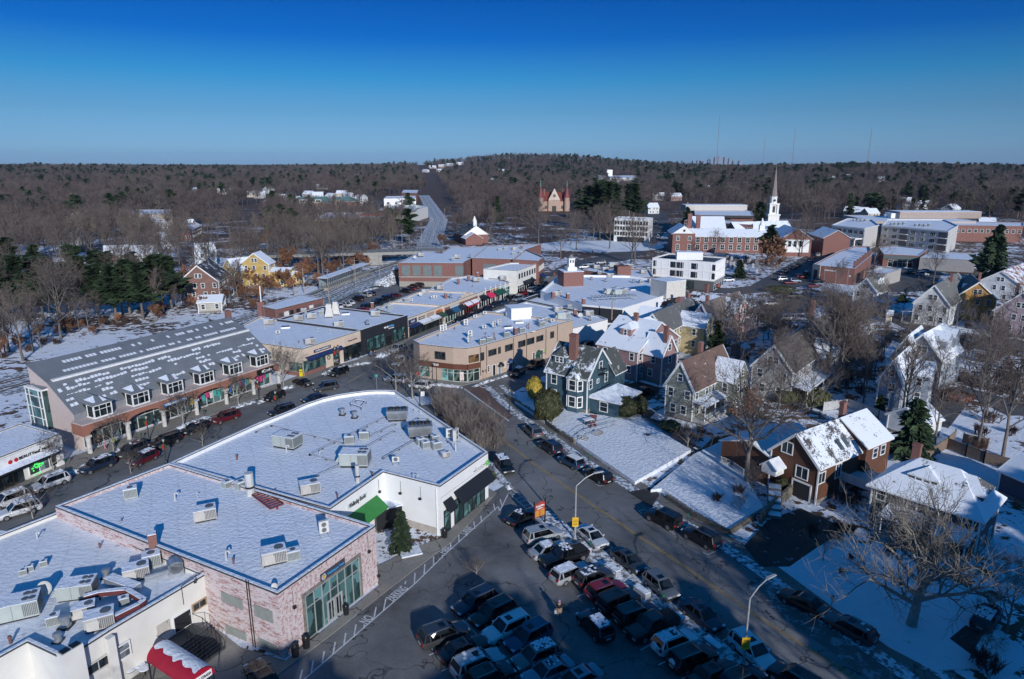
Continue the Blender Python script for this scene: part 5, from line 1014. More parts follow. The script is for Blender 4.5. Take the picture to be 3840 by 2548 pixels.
# road bridge over the railway
bp0,bp1=G(px('A1',1140,935),5.5),G(px('A1',1520,925),5.5); bd=bp1-bp0; bg=thing('road_bridge','flat concrete road bridge with dark fence rails crossing the snowy railway','bridge',(bp0.x,bp0.y,0),math.atan2(bd.y,bd.x)); BL=bd.length
m=MB(); m.box(-60,BL+10,0,11,4.3,5.4); m.build('deck',CONC,bg); m=MB(); m.box(-6,0,0,11,0,4.3); m.box(BL,BL+10,0,11,0,4.3); m.build('abutment',CONC,bg)
m=MB()
for y in (.1,10.8):
    for k in range(int((BL+60)/3)): x=-58+3*k; m.box(x-.06,x+.06,y-.05,y+.05,5.4,7.6)
    for z in (6.,6.6,7.5): m.box(-58,BL+6,y-.04,y+.04,z,z+.08)
m.build('railing',DARK,bg)
# railway platform shelter
s0,s1=G(px('A1',655,1262),1.),G(px('A1',1030,1118),1.); sdv=s1-s0; sh=thing('railway_platform_shelter','long glazed platform shelter with snowy flat roof beside the railway tracks','shelter',(s0.x,s0.y,0),math.atan2(sdv.y,sdv.x)); SL=sdv.length
m=MB(); m.box(0,SL,0,3.4,0,1.); m.build('platform',CONC,sh); m=MB(); m.box(-.4,SL+.4,-.4,3.8,4.3,4.5); o=m.build('roof',METAL,sh); m=MB(); m.box(-.3,SL+.3,-.3,3.7,4.503,4.62); m.build('snow_cover',SNOWR,o)
m=MB()
for k in range(23):
    x=SL*k/22
    for y in (.05,3.3): m.box(x-.07,x+.07,y-.07,y+.07,1,4.3)
for y in (.05,3.3): m.box(0,SL,y-.05,y+.05,2.,2.08); m.box(0,SL,y-.05,y+.05,3.9,4.0)
m.build('frame',METAL,sh); m=MB(); m.box(0,SL,3.28,3.32,1.1,4.2); m.build('glazing',P((.35,.42,.45),.2,var=.3),sh)
# distant radio masts and skyline
for (u,v0,v1,d) in ((1655,266,372,2800),(1762,316,372,3300),(1829,294,376,2900),(2003,297,376,2600)):
    u,v0,v1=[a*1.625 for a in (u,v0,v1)]; b0,b1=at_y((u-3,v1+10),d),at_y((u,v0),d); o=thing('radio_mast','thin lattice radio mast on the horizon','radio mast',(b0.x,d,0)); m=MB(); zz=b1.z
    for a in (0,2.09,4.19): m.tube((1.1*math.cos(a),1.1*math.sin(a),0),(1.1*math.cos(a),1.1*math.sin(a),zz),.26,.2,4)
    for k in range(int(zz/8)): m.tube((1.1,0,k*8.),(-.6,.95,k*8.+8),.16,n=3); m.tube((-.6,.95,k*8.),(-.6,-.95,k*8.+8),.16,n=3)
    m.build('lattice',P((.25,.13,.12),.6),o)
random.seed(11); SKY_=P((.16,.20,.26),.6)
for i,(u,wpx,hp) in enumerate(((1015*1.625+980,16,8),(2665,10,14),(2685,10,20),(2701,17,21),(2722,12,20),(2737,9,14),(2660,8,12),(2640,14,6),(2622,14,9),(2602,8,7),(2562,8,8),(2510,10,5),(2755,10,7),(2778,12,6))):
    d=9000; q=at_y((u,614),d); w2=wpx/FPX*d; o=thing('skyscraper','pale blue tower of the far city skyline','skyscraper',(q.x,d,0)); m=MB(); z=43+hp*d/FPX-1; m.box(-w2/2,w2/2,0,60,0,z); m.box(-w2/3,w2/3,10,50,z,z+8 if i%2 else z+3); m.build('tower',SKY_,o)
HAZE=3.2e-5
# ============================================================ GROUND, ROADS, RAILWAY
def structure(o,label=None): o['kind']='structure'; return tag(o,label)
m,t,b_=base('ground_mat'); v=worldco(t); n=noise_(t,v,.035,10,.72); n2=noise_(t,v,.45,8,.7)
a=nn(t,'ShaderNodeMath',operation='MULTIPLY_ADD'); L(t,n2,a.inputs[0]); a.inputs[1].default_value=.9; L(t,n,a.inputs[2])
litter=ramp(t,n2,[(.35,(.05,.032,.022)),(.65,(.12,.065,.035))])
geo_=nn(t,'ShaderNodeSeparateXYZ'); L(t,v,geo_.inputs[0]); mr=nn(t,'ShaderNodeMapRange'); L(t,geo_.outputs[1],mr.inputs[0]); mr.inputs[1].default_value=150; mr.inputs[2].default_value=900; mr.inputs[3].default_value=0.; mr.inputs[4].default_value=.30
sb=nn(t,'ShaderNodeMath',operation='ADD'); L(t,a.outputs[0],sb.inputs[0]); L(t,mr.outputs[0],sb.inputs[1])
col=mix(t,ramp(t,sb.outputs[0],[(.98,(0,0,0)),(1.08,(1,1,1))]),(.76,.80,.88),litter)
L(t,col,b_.inputs[0]); b_.inputs['Roughness'].default_value=.8; bump(t,b_,n2,.3); GM=m
mb=MB(); xs=[-12000,-7000]+[ -4000+100*i for i in range(81)]+[7000,12000]; ys=[-400,-100,0,300,600]+[700+80*i for i in range(46)]+[5000,6500,9000,11500]
for y in ys:
    for x in xs: mb.v.append((x,y,T(x,y) if y<4500 and abs(x)<4200 and y>0 else (0 if y<=600 else 15)))
for j in range(len(ys)-1):
    for i in range(len(xs)-1): k=j*len(xs)+i; mb.f.append([k,k+1,k+1+len(xs),k+len(xs)]); mb.m.append(0)
structure(mb.build('ground',GM,smooth=True))
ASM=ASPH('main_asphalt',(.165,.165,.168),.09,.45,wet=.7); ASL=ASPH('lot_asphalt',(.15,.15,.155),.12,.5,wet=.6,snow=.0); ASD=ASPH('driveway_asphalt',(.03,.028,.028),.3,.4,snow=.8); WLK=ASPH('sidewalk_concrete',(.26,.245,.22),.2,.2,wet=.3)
WLS=SNOW('trodden_snow',.85,.9,b1=.2,thr=.47,dirtc=(.06,.055,.05)); GRIM=SNOW('dirty_shoulder',.8,.5,b1=.2,thr=.42,dirtc=(.10,.085,.075),c=(.36,.37,.4),stretch=(1,1,1))
def strip(pts,w,z,mat,name,off=0.):
    P_=[Vector(p[:2]) for p in pts]; l=[];r=[]
    for i,p in enumerate(P_):
        a=P_[max(0,i-1)]; c=P_[min(len(P_)-1,i+1)]; d=(c-a).normalized(); n=Vector((-d.y,d.x)); l.append(p+n*(off+w/2)); r.append(p+n*(off-w/2))
    m=MB(); k=len(P_); m.add([(q.x,q.y,z) for q in l+r],[[i+k,i+1+k,i+1,i] for i in range(k-1)]); return structure(m.build(name,mat))
def poly(ps,z,mat,name,z0=None):
    q=ccw(ps); m=MB()
    if z0 is None: m.sheet(q,z)
    else: m.prism(q,z0,z)
    return structure(m.build(name,mat))
def smooth(pts,n=6):
    P_=[Vector(p[:2]) for p in pts]; out=[]
    for i in range(len(P_)-1):
        p0=P_[max(0,i-1)];p1=P_[i];p2=P_[i+1];p3=P_[min(len(P_)-1,i+2)]
        for k in range(n):
            t_=k/n; out.append(.5*((2*p1)+(p2-p0)*t_+(2*p0-5*p1+4*p2-p3)*t_*t_+(3*p1-p0-3*p2+p3)*t_**3))
    out.append(P_[-1]); return out
g_=lambda *p:[G(q).xy for q in p]
# main street: far kerb line, road lies towards the camera
kerb=g_((-150,1960),(40,1870),(260,1767),(455,1693),(669,1606),(868,1531),(960,1497),(1105,1450),(1216,1407),(1390,1362),(1475,1318),(1569,1257),(1726,1190),(1815,1154),(1931,1110),(2040,1066),(2120,1035))
MAIN=smooth(kerb,5); strip(MAIN,17.,.004,ASM,'main_street',off=-8.2)
# crossing road to lower right
cl=g_((1640,1420),(1760,1540),(1945,1697),(2230,1900),(2519,2094),(2880,2338),(3211,2548),(3700,2900)); CL=smooth(cl,5); strip(CL,15.5,.012,ASM,'cross_road',off=.6)
poly(g_((1490,1480),(1700,1470),(1860,1440),(1960,1560),(2000,1700),(1830,1745),(1600,1600)),.016,ASM,'junction')
poly(g_((1390,1400),(1560,1390),(1760,1460),(1700,1620),(1450,1560)),.020,ASM,'junction_apron')
SID=smooth(g_((1700,1530),(1870,1440),(2010,1368),(2180,1270),(2330,1190),(2440,1150)),5); strip(SID,10.5,.008,ASM,'side_street')
# sidewalks
strip(MAIN[4:],4.2,.13,WLK,'sidewalk',off=2.1)
def slabw(pts,z,mat,name): return poly(pts,z,mat,name,z0=-.2)
slabw([p for p in MAIN[:32]]+list(reversed([p+Vector((-3.4,2.9)) for p in MAIN[:32]])),.125,WLK,'pavement')
slabw(g_((1565,1300),(1545,1400),(1600,1440),(1735,1448),(1800,1432),(2150,1290),(2148,1262),(1800,1395),(1750,1420),(1620,1400)),.12,WLK,'corner_pavement')
# front parking lot
LOT=g_((700,2620),(1069,2490),(1418,2200),(1660,2030),(1840,1850),(1905,1815),(2110,1960),(2800,2520),(3000,2700),(1800,2900)); poly(LOT,.022,ASL,'parking_lot')
slabw(g_((1075,2478),(1420,2200),(1405,2130),(1560,2055),(1662,2018),(1835,1835),(1862,1852),(1700,2030),(1480,2195),(1240,2385),(1010,2560),(880,2560)),.10,WLK,'forecourt_pavement')
slabw(g_((300,2700),(620,2420),(800,2350),(900,2430),(1069,2478),(880,2560),(700,2700)),.06,WLK,'courtyard')
# fire lane markings
PW_=P((.55,.57,.6),.8,var=.25,sc_=2)
def bar(m,a,b,w,z=.03):
    a,b=Vector(a[:2]),Vector(b[:2]); d=(b-a).normalized(); n=Vector((-d.y,d.x))*w/2; m.add([(a.x-n.x,a.y-n.y,z),(b.x-n.x,b.y-n.y,z),(b.x+n.x,b.y+n.y,z),(a.x+n.x,a.y+n.y,z)],[[0,1,2,3]])
m=MB(); fl_=pl('D1',440,1568,1450,695,1700,450,2200,0)+[px('B1',2210,1500),px('B1',2290,1335),px('B1',2322,1330)]; fg=[G(p) for p in fl_]
for a,b in zip(fg,fg[1:]): bar(m,a,b,.14,.027)
for q in ((400,1568,420,1485),(500,1520,520,1400),(600,1425,620,1315),(698,1345,720,1232),(795,1270,815,1150),(888,1190,908,1072),(978,1110,985,1070),(1068,1030,1090,915),(1157,950,1178,842),(1243,878,1250,845),(1352,705,1360,680),(1437,698,1443,605),(1525,620,1533,525),(1612,540,1612,455),(1690,470,1692,440),(1768,395,1765,318),(1842,330,1840,255),(1912,270,1915,240),(1988,205,1975,135),(2047,150,2040,85),(2115,90,2100,30)): bar(m,G(px('D1',q[0],q[1])),G(px('D1',q[2],q[3])),.14,.028)
for q in ((2170,1490,2155,1430),(2230,1440,2215,1385),(2120,1540,2095,1480)): bar(m,G(px('B1',q[0],q[1])),G(px('B1',q[2],q[3])),.14,.028)
structure(m.build('fire_lane_marking',PW_))
def gtext(txt,p0,p1,hgt,mat=PW_,z=.03,up=None):
    a,b=G(p0),G(p1); d=b-a; c=(a+b)/2; o=wtext(txt,hgt*1.35,mat,None,(c.x,c.y,z),(0,0,math.atan2(d.y,d.x)),ext=.001,w=d.length,bold=.02); o.name='road_lettering'; return structure(o)
for tx,q in (('NO',(975,1060,1040,1000)),('PARKING',(1215,850,1355,735)),('FIRE',(1685,425,1755,372)),('LANE',(1875,250,1955,190))): gtext(tx,px('D1',q[0],q[1]+0),px('D1',q[2],q[3]+0),1.1)
# centre lines, bay marks
m=MB()
for off in (-.13,.13):
    pts=CL[8:]
    for a,b in zip(pts,pts[1:]):
        d=(b-a).normalized(); n=Vector((-d.y,d.x))*off; bar(m,a+n,b+n,.1,.030)
structure(m.build('centre_line',P((.42,.26,.07),.8,var=.3,sc_=3)))
m=MB(); 
for a,b in zip(MAIN[48:],MAIN[49:]): 
    d=(b-a).normalized(); n=Vector((-d.y,d.x))*-8; bar(m,a+n,b+n,.12,.024)
a,b=G(px('B1',830,330)),G(px('B1',1000,235)); bar(m,a,b,.3,.026)
structure(m.build('street_centre_line',P((.35,.28,.15),.8,var=.3,sc_=3)))
m=MB()
for k,q in (('D2',(125,415,190,380)),('D2',(340,610,395,575)),('D2',(465,712,560,672)),('D2',(592,820,690,780)),('D2',(725,935,800,900)),('D2',(880,1045,965,1000)),('D2',(1010,1172,1050,1155)),('D2',(1167,1305,1290,1240)),('D2',(1330,1440,1450,1380)),('D2',(1540,1568,1680,1490)),
  ('D2',(815,430,915,385)),('D2',(885,358,920,385)),('D2',(1115,668,1195,630)),('D2',(1450,920,1620,832)),('D2',(1535,825,1580,850)),('D2',(1870,1245,1980,1180)),('D2',(1955,1118,1990,1140)),('D2',(1145,45,1210,25)),('D2',(1150,45,1178,65)),('D2',(1410,212,1480,255)),('D2',(1445,235,1550,190)),('D2',(1732,415,1775,440)),('D2',(1775,440,1870,398)),
  ('D1',(1572,1352,1670,1310)),('D1',(1685,1497,1800,1450)),('D1',(1890,1038,2005,1165)),('D1',(2020,1165,2100,1130)),('D1',(1900,1035,1950,1015)),('D1',(2265,1440,2320,1415)),('B2',(765,1255,800,1268)),('B2',(800,1268,900,1240)),
  ('B2',(0,1295,320,1550)),('B2',(0,1350,60,1330)),('B2',(30,1385,110,1360)),('B2',(70,1410,150,1395)),('B2',(110,1445,180,1435)),('B2',(180,1475,235,1470)),('B2',(215,1510,270,1505)),('B2',(240,1568,0,1360))): bar(m,G(px(k,q[0],q[1])),G(px(k,q[2],q[3])),.13,.032)
structure(m.build('parking_bay_lines',PW_))
BRP=BRICK((.13,.075,.065),(.10,.06,.055),(.2,.18,.17))
poly(g_(*pl('M1',950,1480,1180,1450,1560,1720,1700,1860,1560,1960,1250,1700)),.024,BRP,'brick_crosswalk'); m=MB()
for q in ((945,1485,1600,1960),(1180,1455,1500,1570),(1235,1430,1440,1520)): bar(m,G(px('M1',q[0],q[1])),G(px('M1',q[2],q[3])),.3,.034)
structure(m.build('crosswalk_lines',PW_))
# planted strip with granite blocks between lot and road
SP0=smooth(g_((2030,1925),(2098,1985),(2210,2062),(2330,2160),(2500,2290),(2700,2452),(2860,2585)),3)
strip(SP0,2.6,.10,WLS,'snowy_strip'); GRN_=P((.30,.33,.38),.7,var=.25)
m=MB()
for a,b in zip(SP0,SP0[1:]):
    d=(b-a).normalized(); n=Vector((-d.y,d.x)); m.beam((a-n*-1.35).to_3d()+Vector((0,0,.1)),(b-n*-1.35).to_3d()+Vector((0,0,.1)),.3,.24) if False else m.beam((a.x-n.x*1.35,a.y-n.y*1.35,.1),(b.x-n.x*1.35,b.y-n.y*1.35,.1),.3,.26)
o=m.build('kerb',GRN_); structure(o)
# yards on the right of the cross road
CR=[p+Vector(((CL[min(i+1,len(CL)-1)]-CL[max(i-1,0)]).normalized().y,-(CL[min(i+1,len(CL)-1)]-CL[max(i-1,0)]).normalized().x))*-8.6 for i,p in enumerate(CL)]
rk=smooth(g_((1815,1455),(1905,1545),(2031,1626),(2110,1684),(2188,1742),(2292,1800),(2368,1850),(2440,1900),(2556,1975),(2701,2062),(2880,2185),(3010,2290),(3150,2385),(3300,2490),(3500,2640)),3)
def offl(pts,o_): 
    out=[]
    for i,p in enumerate(pts):
        d=(pts[min(i+1,len(pts)-1)]-pts[max(i-1,0)]).normalized(); out.append(p+Vector((-d.y,d.x))*o_)
    return out
def band(a,b,z,mat,name,z0=-.2): return poly(list(a)+list(reversed(b)),z,mat,name,z0=z0)
band(offl(rk,0),offl(rk,1.5),.11,WLS,'verge_snow'); band(offl(rk,1.5),offl(rk,3.1),.10,ASPH('right_sidewalk',(.17,.16,.15),.3,.3,wet=.2,snow=.95),'sidewalk'); band(offl(rk,3.1),offl(rk,4.1),.13,WLS,'inner_verge')
band(offl(rk[30:],-2.6),offl(rk[30:],.1),.05,GRIM,'dirt_shoulder')
for pts,zz,nm in (([(1990,1460),(2150,1555),(2260,1570),(2405,1560),(2405,1590),(2590,1700),(2380,1822),(2270,1745),(2190,1690),(2150,1660),(2040,1590),(1930,1515)],.6,'fenced_lawn'),
                  ([(2600,1715),(2760,1640),(2800,1745),(2795,1800),(2862,1915),(2820,1940),(2735,2005),(2600,1925),(2480,1845),(2440,1850)],.5,'front_lawn'),
                  ([(2905,2120),(3020,2010),(3350,2060),(3700,2250),(3760,2500),(3500,2520),(3330,2430),(3120,2280)],.14,'big_tree_lawn')):
    poly(g_(*pts),zz,SNOWG,nm,z0=-.3)
STW=P((.16,.14,.11),.9,var=.5,sc_=3)
def wallrun(pts,h,w,mat,name,label,cat='wall',cap=None):
    P_=[G(p).xy for p in pts]; c=P_[0]; o=thing(name,label,cat,(c.x,c.y,0)); m=MB()
    for a,b in zip(P_,P_[1:]): m.beam((a.x-c.x,a.y-c.y,h/2),(b.x-c.x,b.y-c.y,h/2),w,h)
    m.build('stonework',mat,o)
    if cap:
        m=MB()
        for a,b in zip(P_,P_[1:]): m.beam((a.x-c.x,a.y-c.y,h+.04),(b.x-c.x,b.y-c.y,h+.04),w*.8,.07)
        m.build('snow_cap',cap,o)
    return o
wallrun([(1905,1495),(2010,1562),(2100,1632),(2155,1665)],.85,.45,STW,'stone_wall','low rubble stone wall along the sidewalk below the round evergreen',cap=WLS)
wallrun([(2500,1872),(2600,1940),(2732,2008),(2830,1945)],.7,.35,STW,'retaining_wall','low concrete retaining wall round the snowy corner lawn',cap=None)
wallrun([(2850,1965),(2905,1905),(2985,1840)],1.4,.35,STW,'curved_stone_wall','grey stone wall beside the brown house driveway')
# driveways
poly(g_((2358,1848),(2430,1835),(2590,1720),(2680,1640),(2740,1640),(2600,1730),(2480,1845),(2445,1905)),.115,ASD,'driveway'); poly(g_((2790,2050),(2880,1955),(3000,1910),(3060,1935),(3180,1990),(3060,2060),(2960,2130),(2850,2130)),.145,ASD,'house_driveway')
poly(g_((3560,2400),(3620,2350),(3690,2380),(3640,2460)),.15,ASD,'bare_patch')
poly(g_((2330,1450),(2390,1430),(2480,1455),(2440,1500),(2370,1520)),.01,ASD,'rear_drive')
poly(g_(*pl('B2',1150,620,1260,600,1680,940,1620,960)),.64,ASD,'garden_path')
# north lot, railway
poly(g_(*pl('A1',590,1420,1040,1250,1290,1195,1640,1210,1560,1290,1300,1370,900,1470)),.02,ASL,'rear_parking_lot')
TR=smooth([G(p).xy for p in ((-60,1470),(500,1320),(860,1225),(1050,1168),(1208,1118),(1330,1065),(1500,1003),(1600,965))],4)+[G(px('A1',1600,790)).xy,G(px('A1',1660,640)).xy,G(px('A1',1560,480)).xy,G(px('A1',1470,330)).xy]
for off in (-2.4,2.4):
    m=MB()
    for r_ in (-.72,.72):
        P_=offl(TR,off+r_)
        for a,b in zip(P_,P_[1:]): m.beam((a.x,a.y,.18),(b.x,b.y,.18),.1,.16)
    o=m.build('rail_track',P((.10,.075,.06),.5,.5)); structure(o)
RB=SNOW('railway_bed_snow',.75,.5,b1=.2,thr=.45,dirtc=(.05,.05,.055)); strip(TR,14,.1,RB,'railway_bed')
strip(TR[16:28],2,.8,CONC,'platform_edge',off=5.5)
# far roads and car parks
FAR=ASPH('far_asphalt',(.085,.085,.09),.06,.3)
strip(smooth(g_((2110,1040),(2200,990),(2330,960),(2420,900),(2470,820),(2445,790)),4),16,.02,FAR,'green_road'); strip(smooth(g_((2200,1000),(2400,1040),(2700,1090),(2900,1075),(3060,1040),(3200,960)),4),11,.028,FAR,'church_road')
strip(smooth(g_((2900,1075),(3060,980),(3150,925),(3350,915)),4),15,.035,FAR,'church_square_road'); poly(g_(*pl('M3',560,240,1000,60,1380,120,1400,330,900,420,560,330)),.03,FAR,'office_car_park'); poly(g_(*pl('M3',480,380,1050,400,1060,560,520,500)),.034,FAR,'office_car_park')
strip(smooth(g_((2700,1160),(3000,1130),(3300,1170),(3500,1250),(3840,1290)),4),8,.026,FAR,'back_street'); strip(smooth(g_((3300,1240),(3480,1300),(3700,1290),(3900,1310)),4),7,.036,FAR,'cottage_lane'); poly(g_(*pl('A3',960,1090,1600,1080,1500,1290,1100,1300)),.04,FAR,'shop_yard')
poly(g_(*pl('A1',1000,470,1150,470,1130,560,900,560)),.03,FAR,'mall_car_park'); poly(g_(*pl('A3',1700,730,2320,730,2320,800,1750,820)),.03,FAR,'school_car_park')
strip(smooth(g_((3480,1590),(3620,1470),(3840,1560)),4),6,.02,FAR,'shaded_lane')
# ploughed snow heaps along kerbs
def heap(pts,w,h,seed,name='snow_bank',label=None,mat=None):
    random.seed(seed); P_=smooth(pts,8); m=MB(); n=len(P_); prof=[(-1,0),(-.6,.7),(0,1),(.6,.65),(1,0)]
    for i,p in enumerate(P_):
        d=(P_[min(i+1,n-1)]-P_[max(i-1,0)]).normalized(); nn_=Vector((-d.y,d.x)); e=min(1,min(i,n-1-i)/2+.15)*(.55+.7*random.random())
        for a,b in prof: q=p+nn_*a*w/2*(.8+.4*random.random()); m.v.append((q.x,q.y,.05+h*b*e*(.7+.6*random.random()) if b else .02))
    for i in range(n-1):
        for k in range(4): a=i*5+k; m.f.append([a,a+1,a+6,a+5]); m.m.append(0)
    o=m.build(name,mat or WLS,smooth=True); structure(o); return o
for i,(k,pts,w_,h_) in enumerate((('B0',(560,1190,760,1110,1150,930),1.6,.5),('B0',(1600,750,1730,700,1900,640),1.4,.4),('B0',(2090,570,2323,500),1.2,.4),('B1',(0,520,90,490),1.2,.4),('B1',(230,390,350,365),1.2,.4),('B1',(600,260,680,225,830,190,1050,145),1.3,.45),('B1',(1100,110,1200,60),2.2,.9),('B1',(1580,345,1880,375),1.2,.4),('B1',(1960,370,2200,290,2280,265),1.,.3),('B2',(300,640,470,760),1.2,.35),('B1',(2110,1050,2230,1200,2320,1300),1.,.4),('A1',(1110,1250,1190,1225,1270,1200),6.,3.),('A1',(930,1300,1100,1260),1.5,.6))):
    heap([G(px(k,pts[j],pts[j+1])).xy for j in range(0,len(pts),2)],w_,h_,i)
m=MB(); n=20; c=G(px('B1',1470,500)); m.add([(c.x+3.4*math.cos(a*6.283/n),c.y+2.6*math.sin(a*6.283/n),.16) for a in range(n)],[list(range(n))]); structure(m.build('traffic_island',SNOWG))
m=MB(); c=G(px('A2',800,880)); m.add([(c.x+34*math.cos(a*6.283/n),c.y+26*math.sin(a*6.283/n),.12) for a in range(n)],[list(range(n))]); structure(m.build('town_green',SNOWG))
c=G((3250,2440))
structure(bpy.data.objects['ground'])
hz=bpy.data.materials.new('haze'); hz.use_nodes=True; t=hz.node_tree; t.nodes.clear(); ho=nn(t,'ShaderNodeOutputMaterial'); hv=nn(t,'ShaderNodeVolumePrincipled'); hv.inputs['Color'].default_value=(.55,.72,1.,1); hv.inputs['Density'].default_value=HAZE; L(t,hv.outputs[0],ho.inputs['Volume'])
m=MB(); m.box(-12500,12500,-500,12000,-6,190); o=m.build('haze',hz); tag(o,'thin blue haze over the far woods','haze',kind='stuff')
# ============================================================ CARS
PT=PAINT(); CG=GLASS((.012,.015,.02),.06); TYRE=P((.015,.015,.016),.85); RIM=P((.35,.36,.37),.35,.7); HLT=P((.55,.58,.6),.2); TLT=P((.30,.01,.012),.3); CHR=P((.5,.5,.52),.25,.8); LPL=P((.5,.5,.48),.5)
CT={ # L,hw,zbelt,zroof, hood(x start,z), cabin bottom x0,x1, top x0,x1, wheelbase, r, tail z
 'suv':dict(L=4.8,hw=.96,zb=1.08,zr=1.72,hood=(.95,1.0),cab=(-2.28,1.15,-2.0,.45),wb=2.85,r=.37,inset=.17),
 'compact':dict(L=4.45,hw=.92,zb=1.02,zr=1.62,hood=(.9,.97),cab=(-2.1,1.15,-1.75,.4),wb=2.65,r=.35,inset=.18),
 'sedan':dict(L=4.8,hw=.92,zb=.92,zr=1.44,hood=(.75,.88),cab=(-1.75,1.15,-1.05,.35),wb=2.8,r=.33,inset=.2,trunk=(-1.6,.98)),
 'wagon':dict(L=4.75,hw=.92,zb=.95,zr=1.5,hood=(.9,.92),cab=(-2.25,1.2,-1.95,.45),wb=2.78,r=.34,inset=.18),
 'boxy':dict(L=4.7,hw=.96,zb=1.15,zr=1.88,hood=(.85,1.12),cab=(-2.2,.85,-2.12,.6),wb=2.9,r=.42,inset=.10),
 'pickup':dict(L=5.7,hw=1.0,zb=1.15,zr=1.85,hood=(1.2,1.15),cab=(-.95,1.35,-.8,.75),wb=3.6,r=.42,inset=.15,bed=True)}
def car_parts(ty):
    c=CT[ty]; L2=c['L']/2; hw=c['hw']; zb=c['zb']; hx,hz=c['hood']; x0,x1,x2,x3=c['cab']; r=c['r']; out=[]
    zt=lambda x: (zb if x<hx else hz-(hz-.78 if ty not in('boxy','pickup') else .10)*((x-hx)/(L2-hx))**2.2) if not(c.get('trunk') and x<c['trunk'][0]) else zb+.02
    xs=[-L2,-L2+.08,-L2+.3,-L2+.7,-1.2,-.5,.2,hx-.1,hx+.1,hx+.5,L2-.65,L2-.3,L2-.09,L2]
    m=MB(); k=11
    for x in xs:
        e=abs(x)/L2; w_=hw*(1-.20*max(0,(e-.86)/.14)**2); zt_=zt(x)-(.10 if x==-L2 else 0)-(.14 if x==L2 else 0); zl=.30 if e<.95 else .40
        hs=[(w_*.93,zl),(w_,zl+.22),(w_*1.0,zt_-.25),(w_*.95,zt_-.04),(w_*.62,zt_+.02)]
        sec=[(-a,z) for a,z in hs]+[(0,zt_+.035)]+[(a,z) for a,z in reversed(hs)]
        m.v+=[(x,y,z) for y,z in sec]
    for i in range(len(xs)-1):
        for j in range(k-1): a=i*k+j; m.f.append([a,a+1,a+k+1,a+k]); m.m.append(0)
        m.f.append([i*k+k-1,i*k,(i+1)*k,(i+1)*k+k-1]); m.m.append(1)
    m.f.append(list(range(k-1,-1,-1))); m.m.append(0); n=(len(xs)-1)*k; m.f.append([n+j for j in range(k)]); m.m.append(0)
    # roof panel and pillars
    ins=c['inset']; zr=c['zr']; hb=hw*.90; ht=hw-ins-.06
    rp=[(x2-.02,-ht,zr-.03),(x3+.02,-ht,zr-.04),(x3+.02,ht,zr-.04),(x2-.02,ht,zr-.03)]
    m.add(rp+[(x2+.12,-ht+.1,zr+.03),(x3-.15,-ht+.1,zr+.03),(x3-.15,ht-.1,zr+.03),(x2+.12,ht-.1,zr+.03)],[[0,1,5,4],[1,2,6,5],[2,3,7,6],[3,0,4,7],[4,5,6,7]],0)
    for s in (-1,1):
        m.beam((x1-.02,s*hb,zb-.02),(x3,s*ht,zr-.03),.07,.07,0); m.beam((x0+.05,s*hb,zb-.02),(x2+.03,s*ht,zr-.03),.12 if ty!='sedan' else .2,.07,0)
        m.beam(((x1+x0)/2-.05,s*(hb+.005),zb),((x3+x2)/2+.05,s*(ht+.012),zr-.03),.05,.07,1)
        if ty in('suv','wagon','boxy','compact'): m.beam(((x1+x0)/2-1.05,s*(hb+.005),zb),((x3+x2)/2-.85,s*(ht+.012),zr-.03),.14,.06,0)
    out.append(('body',m,[PT,TYRE],False))
    g=MB(); g.add([(x0,-hb,zb-.03),(x1,-hb,zb-.03),(x1,hb,zb-.03),(x0,hb,zb-.03),(x2,-ht,zr-.035),(x3,-ht,zr-.045),(x3,ht,zr-.045),(x2,ht,zr-.035)],[[0,1,5,4],[1,2,6,5],[2,3,7,6],[3,0,4,7],[4,5,6,7]]); out.append(('windows',g,[CG],False))
    if ty!='pickup' :
        g=MB(); g.box(-.45,.15,-.35,.35,zr+.031,zr+.04); out.append(('sunroof',g,[CG],False))
    if ty in('suv','boxy','wagon','compact'):
        for s in (-1,1): g=MB(); g.beam((x2+.2,s*(ht-.03),zr+.06),(x3-.25,s*(ht-.03),zr+.06),.04,.04); out.append(('roof_rail',g,[CHR if ty!='boxy' else TYRE],False))
    if c.get('bed'):
        g=MB(); g.box(-L2+.15,-1.1,-hw+.14,hw-.14,zb+.036,zb+.05); out.append(('bed_cover',g,[TYRE],False))
    for s in (-1,1):
        g=MB(); g.box(L2-.20,L2+.01,s*hw*.62-.2,s*hw*.62+.2,.68,.82); out.append(('headlight',g,[HLT],False))
        g=MB(); g.box(-L2-.015,-L2+.16,s*hw*.74-.13,s*hw*.74+.13,.78,1.02 if ty!='sedan' else .9); out.append(('taillight',g,[TLT],False))
        g=MB(); g.box(x1-.32,x1-.16,s*(hw+.08)-.09,s*(hw+.08)+.09,zb,zb+.14); out.append(('mirror',g,[PT],False))
    g=MB(); g.box(-L2-.02,-L2,-.26,.26,.62,.76); out.append(('number_plate',g,[LPL],False)); g=MB(); g.box(L2-.02,L2+.012,-.5,.5,.45,.66); out.append(('grille',g,[TYRE],False))
    g=MB(); 
    for s in (-1,1):
        for x in (-.05,1.0 if ty!='pickup' else 1.25,-1.05): g.box(x-.008,x+.008,s*hw-.012,s*hw+.012,.4,zb-.08)
        g.box(-1.4,1.2,s*hw-.015,s*hw+.015,.33,.40)
    out.append(('door_seams',g,[TYRE],False))
    return out
def wheel_mesh(r):
    a=MB(); n=16
    def ringy(m,rr,y0,y1,mi=0): m.tube((0,y0,0),(0,y1,0),rr,rr,n,mi)
    ringy(a,r,-.11,.11); b=MB(); ringy(b,r*.62,-.118,.118)
    for k in range(5): t=k*1.2566; b.box(-.01,.01,.118,.119,0,.01)
    return a.mesh('wheel',[TYRE]),b.mesh('rim',[RIM])
CAR={}; WM={}
